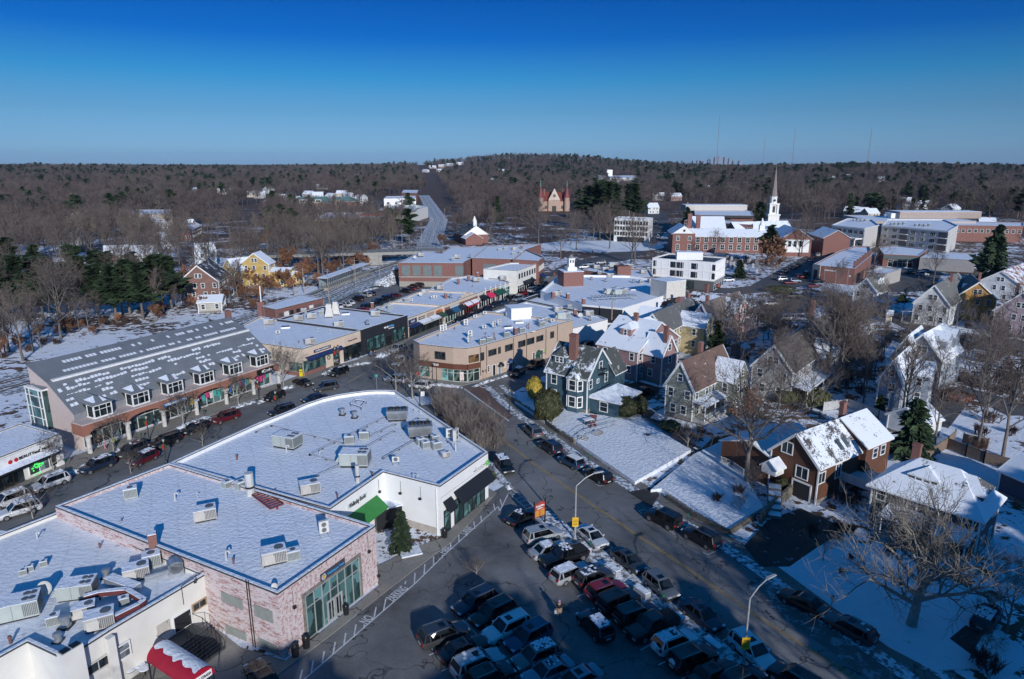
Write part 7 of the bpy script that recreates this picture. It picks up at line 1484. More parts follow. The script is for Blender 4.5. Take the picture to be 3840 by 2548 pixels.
# other roofs
for W,z,lst in (('on the snowy roof of the tan corner building',6.8,(('slim','M1',618,660,.3),('slim','M1',655,645,.3),('slim','M1',968,570,.3),('slim1','M1',1105,462,.3),('slim1','M1',1245,408,.3),('slim','M1',1030,740,.3),('slim','M1',1018,822,1.2),('slim1','M1',1235,615,.4),('slim','M1',1380,595,1.),('slim','M1',1460,565,1.),('slim1','M1',1585,425,.3),('skylight','M1',1585,590,.3),('skylight','M1',1745,515,.3),('cube','M1',1210,830,.4),('cube','M1',1310,800,.4),('cube','M1',1565,725,.4),('chimney','M1',1700,700,.4),('cube','M1',1790,660,.4),('cube','M1',2080,570,.4),('cube','M1',2065,530,.4),('cube','M1',2120,510,.4),('slim1','M1',2240,520,.3),('stub','M1',1240,750,0),('stub','M1',1385,735,0),('stub','M1',1400,770,0),('stub','M1',1385,690,0),('stub','M1',1520,675,0),('stub','M1',1260,690,0),('stub','M1',1665,660,0),('stub','M1',1865,580,0),('stub','M1',1890,605,0),('stub','M1',1890,555,0),('stub','M1',805,615,0),('stub','M1',560,715,0))),
 ('on the cream corner realty building',5.6,(('mid','M0',430,540,.2),('mid','M0',1030,830,.5),('slim1','M0',560,695,.2),('pipe','M0',365,605,0),('pipe','M0',497,830,0),('pipe','M0',1320,665,0),('skylight','M0',670,590,.3),('stub','M0',868,815,0),('pipe','M0',1143,640,0))),
 ('on the black restaurant roof',5.7,(('tower','M0',1315,445,.2),('tower','M0',1410,410,.2),('mid','M0',870,480,.1),('mid','M0',1050,450,.4),('mid','M0',1455,575,.3),('mid','M0',1990,415,.2),('vent','M0',1870,540,0),('cube','M0',1195,400,.3),('cube','M0',1240,370,.3),('cube','M0',1290,330,.3),('cube','M0',940,370,.3),('skylight','M0',1550,390,.3),('chimney','M0',1948,310,.2))),
 ('on the shop row roofs',4.8,(('dish','N0',310,480,0),('mid','N0',345,455,.3),('slim1','N0',408,500,.3),('slim1','N0',432,495,.3),('chimney','N0',520,495,.3),('vent','N0',560,490,0),('cube','N0',190,522,.3),('cube','N0',50,580,.3),('mid','N0',470,418,.3),('chimney','N0',710,345,.3),('mid','N0',775,350,.3),('chimney','N0',785,315,.3),('mid','N0',1000,338,.2),('stub','N0',745,395,0),('slim1','N0',228,525,.3),('chimney','N0',625,370,.3),('chimney','N0',1010,232,.3))),
 ('on the brick market roofs',8.6,(('mid','N0',310,140,.3),('dish','N0',262,165,0),('mid','N0',615,155,.2),('cube','N0',580,170,.2),('cube','N0',972,95,.2),('cube','N0',1020,85,.2),('chimney','N0',1157,80,.2),('mid','N0',1100,90,.2),('cube','N0',1148,120,.2),('cube','N0',1085,130,.2),('vent','N0',720,150,0))),
 ('on the broad white store and its low neighbours',6.4,(('chimney','M2',115,175,.2),('chimney','M2',345,250,.2),('big','M2',740,95,.3),('mid','M2',800,60,.3),('big','M2',865,110,.3),('mid','M2',920,75,.3),('skylight','M2',1070,35,.3),('mid','A2',410,1330,.3),('mid','A2',885,1165,.3),('cube','A2',1170,1220,.3),('mid','A2',1265,1215,.3),('vent','A2',720,1190,0),('vent','A2',850,1205,0),('vent','A2',1100,1215,0),('chimney','A2',505,1360,.3),('chimney','A2',372,1350,.3))),
 ('on the low block with black parapets',4.9,(('mid','A2',415,1475,.3),('chimney','M2',220,410,.2),('dish','M2',300,450,0),('mid','M2',420,410,.3),('vent','M2',430,478,0),('pipe','M2',60,370,0),('big','M2',40,460,.3),('cube','M2',140,310,.2))),
 ('on the low block at the road fork',5.2,(('mid','A2',765,1085,.2),('mid','A2',845,1105,.2),('big','A2',915,1070,.2),('big','A2',1050,1085,.2),('mid','A2',1190,1130,.2),('cube','A2',1235,1100,.2),('cube','A2',790,1135,.2),('cube','A2',950,1140,.2))),
 ('on the apartment and school roofs',11.2,tuple(('cube','A3',x,y,.2) for x,y in ((780,655),(810,650),(845,655),(880,655),(1120,690),(1150,688),(1190,688),(1230,685),(1340,700),(1380,700),(1420,702),(1460,700),(1060,610),(1115,608),(1160,608),(1205,606)))),
 ('on the far plaza roofs',8.9,tuple(('big','A1',x,y,.2) for x,y in ((1190,535),(1230,530),(1290,520),(1340,540),(1380,530),(1430,520),(1470,535),(1290,490),(1360,480),(1420,482))))):
    for a in lst: ru(a[0],a[1],a[2],a[3],z,a[4],W)
m=MB(); P_=G(px('M2',820,150),7.3); o=thing('steel_platform','steel dunnage platform carrying four air units on the broad white store','platform',(P_.x,P_.y,6.5),.25)
m.box(-6,6,-.2,.0,.9,1.1); m.box(-6,6,3,3.2,.9,1.1)
for k in range(13): m.box(-6+k,-5.8+k,-.2,3.2,1.1,1.2)
for x in (-5.5,0,5.5):
    for y in (-.1,3.1): m.box(x-.1,x+.1,y-.1,y+.1,0,.9)
m.build('steelwork',METAL,o)
o=boxon(tan,px('M1',200,770),7,.1,.1,.1,0,'beacon',YEL,None)
# ============================================================ TREES
def BARK(c1,c2,key):
    m,t,b=base(key); oi=nn(t,'ShaderNodeObjectInfo'); n=noise_(t,texco(t),1.4,6,.7); c=ramp(t,n,[(.3,mul(c1,.65)),(.7,mul(c1,1.35))]); c=mix(t,oi.outputs['Random'],c,c2); L(t,c,b.inputs['Base Color']); b.inputs['Roughness'].default_value=.9; return m
BK=BARK((.17,.15,.135),(.13,.11,.10),'bark'); TWG=BARK((.12,.095,.082),(.17,.135,.115),'twigs'); FTW=BARK((.08,.06,.057),(.12,.098,.09),'far_twigs'); PALE=BARK((.32,.30,.26),(.28,.25,.22),'pale_bark')
def LEAF(c1,c2,key):
    m,t,b=base(key); oi=nn(t,'ShaderNodeObjectInfo'); n=noise_(t,texco(t),.9,5,.7); c=mix(t,ramp(t,n,[(.35,(0,0,0)),(.65,(1,1,1))]),c1,c2); x=nn(t,'ShaderNodeMix',data_type='RGBA',blend_type='MULTIPLY'); x.inputs[0].default_value=1; L(t,c,x.inputs[6]); L(t,ramp(t,oi.outputs['Random'],[(0,(.7,.7,.7)),(1,(1.25,1.25,1.25))]),x.inputs[7])
    L(t,x.outputs[2],b.inputs['Base Color']); b.inputs['Roughness'].default_value=.7; return m
NEED=LEAF((.018,.038,.020),(.045,.075,.030),'needles'); FNEED=LEAF((.022,.042,.026),(.05,.075,.04),'far_needles'); BEECH=LEAF((.17,.065,.03),(.27,.13,.06),'copper_leaves'); BUSHG=LEAF((.035,.045,.015),(.09,.09,.03),'evergreen_leaves'); GOLD=LEAF((.38,.27,.03),(.55,.42,.06),'golden_leaves'); DRED=LEAF((.10,.04,.035),(.17,.07,.05),'wine_leaves')
def tree_segs(seed,h,spread,levels,counts,trunk_r,first=.28,up=.35,leader=.75,bend=.25,minr=.018,droop=0.):
    rnd=random.Random(seed); segs=[]
    def branch(p,d,ln,r,lev,n):
        steps=3 if lev<levels else 2; pts=[p]; dd=d.copy(); step=ln/steps; rr=r
        for i in range(steps):
            dd=(dd+Vector((rnd.uniform(-1,1),rnd.uniform(-1,1),rnd.uniform(-.6,.8)))*bend).normalized(); dd.z+=(.10 if lev<3 else .02)-droop*(lev>1); dd.normalize()
            q=pts[-1]+dd*step; r2=max(minr*.6,rr*(.78 if i<steps-1 else .6)); segs.append((pts[-1],q,rr,r2,lev)); pts.append(q); rr=r2
        if lev<levels:
            for k in range(n[lev]):
                t_=rnd.uniform(.25,1.); i=min(steps-1,int(t_*steps)); a=pts[i].lerp(pts[i+1],t_*steps-i)
                ax=dd.orthogonal().normalized(); ax.rotate(Matrix.Rotation(rnd.uniform(0,6.283),3,dd)); an=rnd.uniform(.45,1.0)*spread
                nd=dd.copy(); nd.rotate(Matrix.Rotation(an,3,ax)); branch(a,nd,ln*rnd.uniform(.42,.68),max(minr,r*.5*(1-.3*t_)),lev+1,n)
    pts=[Vector((0,0,0))]; steps=6; H=h*leader; rr=trunk_r
    for i in range(steps):
        q=pts[-1]+Vector((rnd.uniform(-.12,.12)*bend*h*.25,rnd.uniform(-.12,.12)*bend*h*.25,H/steps)); r2=rr*.84; segs.append((pts[-1],q,rr,r2,0)); pts.append(q); rr=r2
    for k in range(counts[0]):
        t_=first+(1-first)*(k+.5)/counts[0]; i=min(steps-1,int(t_*steps)); a=pts[i].lerp(pts[i+1],t_*steps-i); az=k*2.4+rnd.uniform(-.4,.4); el=up+.5*t_+rnd.uniform(-.15,.2)
        d=Vector((math.cos(az)*math.cos(el),math.sin(az)*math.cos(el),math.sin(el))); branch(a,d,h*(.62-.30*t_)*spread*rnd.uniform(.8,1.15),trunk_r*(.55-.28*t_),1,counts)
    return segs
def tree_mesh(segs,thr,tm,cm,sides=(7,5,3),one=False):
    a=MB(); b=MB()
    for p,q,r0,r1,lev in segs:
        t_=lev<=thr; n=sides[0] if lev==0 else (sides[1] if lev==1 else sides[2])
        if t_ or one: a.tube(p,q,r0,r1,n,0 if t_ else 1,cap=False)
        else: b.tube(p,q,r0,r1,n,0,cap=False)
    return (a.mesh('tree',[tm,cm],True),None) if one else (a.mesh('trunk',[tm],True),b.mesh('crown',[cm],True))
def conifer(seed,h,wd,kind,n,m_,leaf=1.):
    rnd=random.Random(seed); a=MB(); c=MB(); a.tube((0,0,0),(0,0,h*.5),h*.022,h*.014,7,cap=False); a.tube((0,0,h*.5),(0,0,h*.96),h*.014,.03,6,cap=False)
    st=.10 if kind=='spruce' else .32
    for i in range(n):
        t_=st+(1-st)*((i+rnd.random())/n); z=h*t_; 
        if kind=='spruce': rad=wd*(1-t_)**.85+.25; el=-.15-.25*(1-t_)
        else: rad=wd*(.55+.55*rnd.random())*math.sin(min(1,(1.06-t_)*1.5)*math.pi/2)**.8*(.6+.4*math.sin(t_*9+seed)); el=.10+rnd.uniform(-.1,.2)
        az=rnd.uniform(0,6.283); d=Vector((math.cos(az)*math.cos(el),math.sin(az)*math.cos(el),math.sin(el))); e=Vector((0,0,z))+d*rad
        if i%2==0 and m_>4: a.tube((0,0,z),e,.05,.02,3,cap=False)
        sd=Vector((-math.sin(az),math.cos(az),0))
        for j in range(m_):
            s=(j+.6)/m_; p=Vector((0,0,z)).lerp(e,max(.12,s))+sd*rnd.uniform(-1,1)*rad*.26*(1.1-s*.4)+Vector((0,0,rnd.uniform(-.18,.22)))
            w_=leaf*(.30+.28*rnd.random())*(.75+.5*s); x=(d+sd*rnd.uniform(-.9,.9)).normalized(); y=x.cross(Vector((rnd.uniform(-.5,.5),rnd.uniform(-.5,.5),1))).normalized()
            for q_ in (0,1):
                yy=(y*(.55)+Vector((0,0,.35 if q_ else -.3))) ; c.add([p-x*w_,p+yy*w_,p+x*w_*1.3,p-yy*w_*.8],[[0,1,2,3]])
    return a.mesh('trunk',[BK]),c.mesh('crown',[m_ and (NEED if m_>4 else FNEED)])
def blob(seed,rx,ry,h,n,mat,lw=.22,name='foliage',z0=.1):
    rnd=random.Random(seed); c=MB()
    for i in range(n):
        u=rnd.uniform(-1,1); a=rnd.uniform(0,6.283); s=math.sqrt(1-u*u); k=1-.28*rnd.random()**2; k*=1+.16*mnoise.noise(Vector((s*math.cos(a)*2.2+seed,s*math.sin(a)*2.2,u*2.2)))*2
        p=Vector((rx*s*math.cos(a)*k,ry*s*math.sin(a)*k,z0+h/2+h/2*u*k)); nr=Vector((s*math.cos(a)+rnd.uniform(-.6,.6),s*math.sin(a)+rnd.uniform(-.6,.6),u+rnd.uniform(-.4,.8))).normalized(); x=nr.orthogonal().normalized(); y=nr.cross(x); w_=lw*rnd.uniform(.6,1.3)
        c.add([p-x*w_,p+y*w_*.6,p+x*w_,p-y*w_*.6],[[0,1,2,3]])
    return c.mesh(name,[mat])
def place(meshes,names,root_name,label,cat,p,rz=0,sc_=1,group=None,scz=None):
    o=thing(root_name,label,cat,(p[0],p[1],p[2] if len(p)>2 else T(p[0],p[1])),rz,group); o.scale=(sc_,sc_,scz or sc_)
    for nm,me in zip(names,meshes):
        if me: link(bpy.data.objects.new(nm,me),o)
    return o
TC=('trunk','crown')
# --- hero trees
sg=tree_segs(7,13.5,1.0,4,[15,8,6,4],.5,first=.2,up=.32,leader=.62,bend=.28,minr=.019); big=tree_mesh(sg,1,PALE,BARK((.27,.24,.20),(.2,.18,.16),'sunlit_tone_twigs'),(10,7,3))  # twigs of this tree carry a sunlit tone in their colour
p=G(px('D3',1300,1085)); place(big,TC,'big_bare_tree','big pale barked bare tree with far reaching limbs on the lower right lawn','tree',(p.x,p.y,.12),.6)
sg=tree_segs(23,16,1.35,4,[11,6,6,4],.42,first=.35,up=.18,leader=.62,bend=.42,minr=.018); tw=tree_mesh(sg,1,BK,TWG,(9,7,3))
p=G(px('B2',2140,1235),.3); place(tw,TC,'twisted_bare_tree','twisting bare tree between the grey green house and the brown shingled house','tree',(p.x,p.y,.2),2.1)
# --- medium templates
NEAR=[tree_mesh(tree_segs(s,10,sp,4,cn,.2,first=f,up=u,leader=ld,bend=.3,minr=.019),1,BK,TWG) for s,sp,cn,f,u,ld in ((1,1.0,[9,5,5,3],.28,.45,.8),(2,.8,[10,5,5,3],.35,.7,.85),(3,1.15,[8,5,5,4],.25,.35,.7),(4,.65,[11,5,4,3],.3,.85,.9),(5,1.05,[9,5,5,3],.3,.5,.75))]
MID=[tree_mesh(tree_segs(s,10,sp,3,cn,.19,first=f,up=u,leader=ld,bend=.32,minr=.032),1,BK,TWG,(6,4,3)) for s,sp,cn,f,u,ld in ((11,1.0,[10,6,6],.3,.5,.8),(12,.8,[11,6,5],.35,.75,.85),(13,1.15,[10,6,6],.25,.35,.7),(14,.65,[12,6,5],.3,.9,.9))]
SMALL=tree_mesh(tree_segs(31,6,1.1,4,[9,5,5,3],.13,first=.3,up=.5,leader=.6,bend=.3,minr=.014),1,PALE,TWG)
def htree(k,x,y,h,tmp,label,z=0,rz=None,sp=1.,group=None,src=None):
    p=G(px(k,x,y),z); hh=10 if src is None else 6; random.seed(int(x*7+y)); return place(src or tmp,TC,'bare_tree',label,'tree',(p.x,p.y,z),random.uniform(0,6.28) if rz is None else rz,h/hh*sp,group,h/hh)
for a in (('M3',232,1110,14.5,0,'dark left trunk of the leaning pair beside the snow dusted evergreen'),('M3',262,1100,14,2,'leaning bare tree, right one of the pair beside the snow dusted evergreen'),
 ('B3',90,585,12,2,'bare tree with pale bent trunk in front of the skylit grey house'),('B3',390,600,9,4,'bare tree with sawn pale fork beside the grey board fence'),('M3',1545,1510,17,1,'tallest dark trunk of the clump behind the brown house roof'),('M3',1610,1440,16,3,'slender bare tree second in the dense clump behind the brown house'),('M3',1735,1500,16,1,'dark trunk right of the tallest in the dense clump'),('M3',1790,1430,17,0,'bare tree with feathery upright crown in the dense clump'),('M3',1850,1440,15,3,'bare tree at the right end of the dense clump'),
 ('B3',1205,690,12,1,'thin bare tree before the white garage, left stem'),('B3',1245,690,12,3,'thin bare tree before the white garage, right stem'),('B3',1512,880,11,0,'slender bare tree in front of the garage gable end'),('B3',1905,930,13,1,'bare tree with straight trunk at the wooden fence corner'),('B3',1975,690,12,2,'forked bare tree on the shaded snow lawn'),('B3',2130,1000,15,3,'tall bare tree leaning right beside the far end of the fence'),('B3',2280,460,13,2,'bare tree at the right edge beyond the shaded lawn'),('B3',860,520,9,3,'leaning thin bare tree next to the brown house chimney'),
 ('D3',2160,1150,7,2,'reddish twigged bare tree at the lower right edge'),('M4',560,1560,10,1,'thin tree before the blue grey house row, left'),('M4',1040,1560,10,0,'thin tree before the blue grey house row, right'),('M4',300,520,10,0,'feathery bare tree beside the cream shed'),('M4',1020,640,8,4,'spreading bare tree in front of the white gabled house'),('M4',1350,620,8,2,'second spreading bare tree right of the white gabled house'),('M4',1720,1500,13,0,'bare tree on the right side lawns, nearest'),('M4',2200,700,12,2,'bare tree under the pink annex at the right edge'),('M4',1800,1200,12,1,'bare tree between the shaded lane and right edge lawns'),
 ('M3',870,1555,11,4,'bare tree covering the skylit grey house front'),('M3',1340,1300,9,0,'low bare tree before the long dormer house'),('M3',2080,900,11,3,'upright bare tree in the brown brushy yard'),('M3',1950,1100,12,0,'bare tree with pale twigs in the brown brushy yard'),('M3',2200,1350,10,2,'bare tree in the shaded yard left of the blue grey row')):
    htree(a[0],a[1],a[2],a[3],NEAR[a[4]],a[5])
for a in (('B0',490,1130,5.5,'street tree before the white salon'),('B0',1030,960,5.5,'street tree in front of the first brick arch'),('B0',1665,730,6.,'street tree below the blue sign of the arcade'),('B0',2165,540,6.,'street tree near the last bay window'),('M0',640,1465,8,'street tree at the right end of the arcade'),('B0',1190,1150,3.6,'low pale street tree just beyond the parapet, left'),('B0',1840,905,3.4,'low pale street tree just beyond the parapet, right'),('B0',300,1560,4.6,'pale branched street tree in the lower left'),('B1',1270,400,8.5,'bare tree at the junction, left one'),('B1',1425,485,9,'bare tree standing on the traffic island'),('M1',170,560+100,4,'little bare tree in front of the navy shop sign'),('M1',590,560,4,'little bare tree before the dark green awning'),('D3',495,500,4.2,'small bare garden tree on the lower right lawn'),('D3',1960,1400,3,'tangled bare shrub tree near the lower right corner'),('B2',2060,1520,2.6,'tiny bare tree on the corner lawn'),('D1',2000,650,2.4,'spindly bare sapling on the little lot island'),('B2',1590,940,4.5,'bare shrub tree beside the garden path'),('B2',2170,1340,4.2,'bare garden tree by the curved steps')):
    htree(a[0],a[1],a[2],a[3],None,a[4],src=SMALL)
htree('N0',478,290,9,MID[1],'slender bare tree before the glass block brick building'); htree('A2',885,905,21,NEAR[2],'tall pale bare tree in the middle of the town green'); htree('A2',1110,1040,19,NEAR[0],'broad bare tree where the two roads fork'); htree('A2',1080,1030,17,NEAR[4],'second bare tree where the two roads fork'); htree('A2',240,870,20,NEAR[0],'large bare tree left of the snowy town hall lawn')
htree('A3',300,980,17,NEAR[2],'pale tall bare tree before the brick chapel'); htree('A2',1840,980,11,NEAR[2],'bare tree in front of the arched library windows'); htree('A2',440,1010,15,NEAR[0],'broad bare tree behind the small clock cupola'); htree('A3',960,1080,12,NEAR[0],'dark bare tree behind the church square chimneys'); htree('A3',1500,1230,12,NEAR[1],'bare tree in the shaded shop yard'); htree('A3',640,1260,9,MID[0],'rust twigged bare tree before the church square wall'); htree('A2',1250,960,8,MID[2],'small reddish tree left of the white panelled office')
# bare hedge thicket between the curved block and the road
def thicket(seed,n,h,r,mat,spread=.45,minr=.016):
    rnd=random.Random(seed); a=MB(); b=MB()
    for i in range(n):
        az=rnd.uniform(0,6.283); p=Vector((rnd.uniform(-r,r)*.4,rnd.uniform(-r,r)*.4,0)); d=Vector((math.cos(az)*spread*rnd.random()*1.6,math.sin(az)*spread*rnd.random()*1.6,1)).normalized(); ln=h*rnd.uniform(.5,1); q=p+d*ln*.5; a.tube(p,q,.035,.025,3,cap=False)
        for k in range(6):
            d2=(d+Vector((rnd.uniform(-.6,.6),rnd.uniform(-.6,.6),rnd.uniform(-.1,.5)))).normalized(); s=p.lerp(q,rnd.uniform(.3,1)); e=s+d2*ln*rnd.uniform(.3,.55); b.tube(s,e,minr*1.2,minr*.7,3,cap=False)
            for j in range(4): d3=(d2+Vector((rnd.uniform(-.7,.7),rnd.uniform(-.7,.7),rnd.uniform(-.3,.5)))).normalized(); s2=s.lerp(e,rnd.uniform(.2,1)); b.tube(s2,s2+d3*ln*rnd.uniform(.12,.25),minr*.9,minr*.5,3,cap=False)
    return a.mesh('stems',[mat]),b.mesh('twigs',[mat])
HG=P((.20,.17,.155),.9,var=.3); TK=[thicket(s,42,4.4,2.2,HG) for s in (1,2,3)]; DB=[thicket(s,26,1.6,1.4,P((.075,.045,.04),.9,var=.3),.7) for s in (5,6)]
hp=((1640,470),(1700,470),(1770,500),(1850,545),(1910,570),(1990,600),(2060,640),(1680,560),(1740,600),(1810,640),(1880,680),(1960,710),(2040,760),(2100,820),(1790,690),(1880,760),(1960,830),(2030,880),(2130,760),(2170,850),(2100,700),(2180,690),(1920,640),(1730,540))
for i,(x,y) in enumerate(hp):
    p=G(px('B1',x,y+55)); place(TK[i%3],('stems','twigs'),'bare_hedge_bush','leafless upright hedge bush of the big thicket beside the curved block','bush',(p.x,p.y,0),i*1.3,.85+.1*(i%4),'leafless hedge bushes beside the curved block')
for i,(k,x,y,s) in enumerate((('B2',1850,1400,1.),('B2',2050,1330,1.),('B2',1560,800,1.3),('B2',1650,860,1.3),('B2',1720,800,1.2),('D3',650,200,1.),('D3',740,230,1.1),('D3',1100,420,.8),('D3',2000,1000,1.2),('D3',1450,420,1.2),('D3',1700,440,1.2),('D3',430,260,1.3),('D3',1900,1400,1.2),('D3',2000,1480,1.2),('B3',780,1420,1.2),('B3',650,1400,1.2),('D3',755,470,.5),('D3',670,600,.5),('B2',1230,820,.6))):
    p=G(px(k,x,y),.3); place(DB[i%2],('stems','twigs'),'leafless_shrub','low wine brown leafless shrub in a front garden','shrub',(p.x,p.y,.2),i,s,'low leafless garden shrubs')
# evergreens placed one by one
SPR=[conifer(s,10,3.1,'spruce',150,9,1.15) for s in (1,2)]; PN=[conifer(s,14,4.6,'pine',95,15,1.9) for s in (3,4,5)]
def ever(lst,i,hh,k,x,y,h,name,label,cat,w=1.,z=0):
    p=G(px(k,x,y),z); random.seed(int(x)); return place(lst[i],TC,name,label,cat,(p.x,p.y,z),random.uniform(0,6),h/hh*w,None,h/hh)
ever(SPR,0,10,'B3',1290,1010,9,'spruce_tree','dense dark spruce between the brown house and the wooden fence','tree',1.25); ever(SPR,1,10,'D1',1325,410,5.2,'spruce_tree','snow flecked spruce standing in the nook of the white corner shop','tree',.9); ever(SPR,0,10,'B3',1000,640,4,'small_spruce','tiny dark spruce right of the pink chimney','tree')
ever(PN,0,14,"N2",900,560,16.5,'tall_pine_tree','towering dark pine in front of the white steeple','tree',1.1); ever(SPR,1,10,'A3',2010,1270,22,'huge_spruce','huge dark spruce right of the apartments','tree',.8); ever(PN,1,14,'A3',1960,1200,16,'tall_pine_tree','pine pressed against the huge dark spruce','tree',1.0)
ever(PN,1,14,'M2',2290,1080,9,'pine_tree','snow dusted dark evergreen left of the leaning tree pair','tree',.9); ever(SPR,0,10,'A2',2060,1170,7,'small_spruce','little bushy spruce in the churchyard','tree',1.2); ever(SPR,1,10,'A2',1580,760,16,'spruce_tree','dark spruce under the big flag','tree',.9)
for i,(x,y,h) in enumerate(((60,1330,15),(190,1440,15),(330,1380,13),(620,1440,13),(760,1400,14),(900,1520,14),(1060,1560,15),(1180,1500,15),(1300,1545,15),(1420,1500,16),(1560,1450,15),(480,1340,12),(40,1560,13),(250,1540,12),(120,1240,16),(0,1200,15),(-60,1380,16),(700,1300,15),(540,1540,14),(400,1560,13),(1000,1400,15),(1250,1400,15),(1480,1380,14),(900,1330,14),(350,1250,14))): ever(PN,i%3,14,'A0',x,y,h*1.05,'pine_tree','dark pine in the row above the railway bank on the left','tree',1.12)['group']='dark pines above the railway bank'
for i,(x,y,h) in enumerate(((760,700,30),(860,720,31),(930,640,28),(690,690,28),(1100,640,28),(1060,600,26),(820,620,30))): 
    ever(PN,i%3,14,'A2',x,y+40,h,'tall_pine_tree','massive dark pine of the grove left of the white flatiron','tree',1.05)['group']='massive pines by the town green'
def bush(k,x,y,rx,h,mat,label,name='evergreen_bush',z=0,n=2600,lw=.2,ry=None):
    p=G(px(k,x,y),z); o=thing(name,label,'bush',(p.x,p.y,z)); link(bpy.data.objects.new('foliage',blob(int(x),rx,ry or rx,h,n,mat,lw)),o); m=MB(); m.tube((0,0,0),(0,0,h*.6),.12,.05,6); m.build('stem',BK,o); return o
bush('B2',320,670,2.35,5.4,BUSHG,'big round olive green evergreen bush beside the teal house',z=.5,n=7000,lw=.2); bush('B2',205,480,1.5,4.2,GOLD,'golden yellow bush behind the big round evergreen',z=.5,n=2600,lw=.17,name='golden_bush'); bush('B2',1040,640,1.9,3.5,BUSHG,'dark bushy evergreen at the lawn edge, left of a slimmer one',z=.5,n=3500); bush('B2',1170,620,1.1,3.3,BUSHG,'slim dark evergreen bush beside the garden path',z=.5,n=1800)
bush('B3',150,1300,1.3,1.8,BUSHG,'dark green rhododendron by the garage door'); bush('B2',1440,760,1.6,1.5,BUSHG,'low dark evergreen at the porch steps of the grey green house',z=.3); bush('B3',190,520,2.6,2.6,BUSHG,'dense dark hedge bush below the skylit grey house',ry=1.6); bush('B3',420,540,2.6,3.2,BUSHG,'dark evergreen bush left of the grey board fence'); bush('M3',850,1560,2.6,2.4,BUSHG,'dark evergreen under the snowy porch corner'); bush('M3',880,70,5,2.2,BUSHG,'snow capped hedge at the small parking lot'); bush('B1',2130,1215,.7,1.1,BUSHG,'small planter bush beside the black awning shop')
bush('B3',1700,480,3,1.4,DRED,'low dark shrub mass beside the blue grey front house'); bush('D3',1500,300,4.5,1.5,DRED,'brown shrub mass before the porch of the charcoal house',ry=1.6)
# copper leaved beeches
BT=[]; FP0=[(q,min(v[0] for v in q)-1,max(v[0] for v in q)+1,min(v[1] for v in q)-1,max(v[1] for v in q)+1) for q in TAKEN]
for s in (1,2,3):
    sg=tree_segs(40+s,6,1.0,3,[9,5,4],.12,first=.15,up=.5,leader=.8,bend=.3,minr=.02); tr,cr=tree_mesh(sg,1,BK,TWG); rnd=random.Random(s); c=MB()
    for p,q,r0,r1,lev in sg:
        if lev<2: continue
        for j in range(3):
            a=p.lerp(q,rnd.random())+Vector([rnd.uniform(-.25,.25) for _ in range(3)]); x=Vector([rnd.uniform(-1,1) for _ in range(3)]).normalized(); y=x.orthogonal().normalized(); w_=rnd.uniform(.10,.22); c.add([a-x*w_,a+y*w_,a+x*w_,a-y*w_],[[0,1,2,3]])
    BT.append((tr,cr,c.mesh('leaves',[BEECH])))
for i,(k,x,y,h) in enumerate((('A1',270,1270,6),('A1',200,1250,5),('A1',430,1230,7),('A1',300,1130,9),('A1',60,1330,6),('A1',120,1300,5),('A1',690,1180,5),('A1',610,1150,6),('A1',560,1230,4),('A1',740,1130,5),('A1',1060,1010,7),('A1',940,1060,5),('A1',1010,1080,4),('A1',860,1080,4),('A0',2150,1330,6),('A0',2060,1400,5),('A0',2230,1400,5),('A0',1850,1480,4),('A0',1730,1300,8),('A0',1950,1440,4),('A0',2290,1250,6),('A0',2120,1250,6),('A0',2310,1490,4),('A1',480,1180,7),('A1',30,1400,5),('A1',330,1290,4),('A1',110,920,9),('A1',1680,950-60,6))):
    p=G(px(k,x,y)); o=place(BT[i%3],('trunk','crown','leaves'),'copper_beech_shrub','copper leaved beech shrub on the snowy railway bank','shrub',(p.x,p.y,0),i*1.1,h/6,'copper leaved shrubs on the railway bank')
random.seed(44)
for i in range(72):
    t_=random.random(); a,b=((0,1350),(560,1215)) if t_<.5 else ((560,1215),(1060,1095)); f_=random.random(); p=G((a[0]+(b[0]-a[0])*f_,a[1]+(b[1]-a[1])*f_-random.uniform(0,46))); 
    if any(q_[1]<p.x<q_[2] and q_[3]<p.y<q_[4] for q_ in FP0): continue
    if i%3==0: place(BT[i%3],('trunk','crown','leaves'),'copper_beech_shrub','copper leaved beech shrub on the snowy railway bank','shrub',(p.x,p.y,0),i*1.1,random.uniform(.3,.8),'copper leaved shrubs on the railway bank')
    elif i%3==1: place(DB[i%2],('stems','twigs'),'leafless_shrub','low leafless shrub on the snowy railway bank','shrub',(p.x,p.y,0),i,random.uniform(1,1.9),'low leafless shrubs on the railway bank')
    else: place(NEAR[1 if i%2 else 3],TC,'bare_tree','slender bare tree on the snowy railway bank','tree',(p.x,p.y,0),i,random.uniform(.7,1.3),'slender bare trees on the railway bank')
p=G(px('A3',30,1180)); place(BT[1],('trunk','crown','leaves'),'copper_leaved_tree','tall tree with dry copper leaves below the towering pine','tree',(p.x,p.y,0),1,1.7,None,2.3)
p=G(px('B2',2130,780)); place(BT[2],('trunk','crown','leaves'),'red_berried_tree','thin tree with few reddish leaves behind the grey green house','tree',(p.x,p.y,0),1,.9,None,1.1)
# ------------------------------------------------------------ scattered wood
def inpoly(p,q):
    c=False; n=len(q); j=n-1
    for i in range(n):
        if (q[i][1]>p[1])!=(q[j][1]>p[1]) and p[0]<(q[j][0]-q[i][0])*(p[1]-q[i][1])/(q[j][1]-q[i][1]+1e-12)+q[i][0]: c=not c
        j=i
    return c
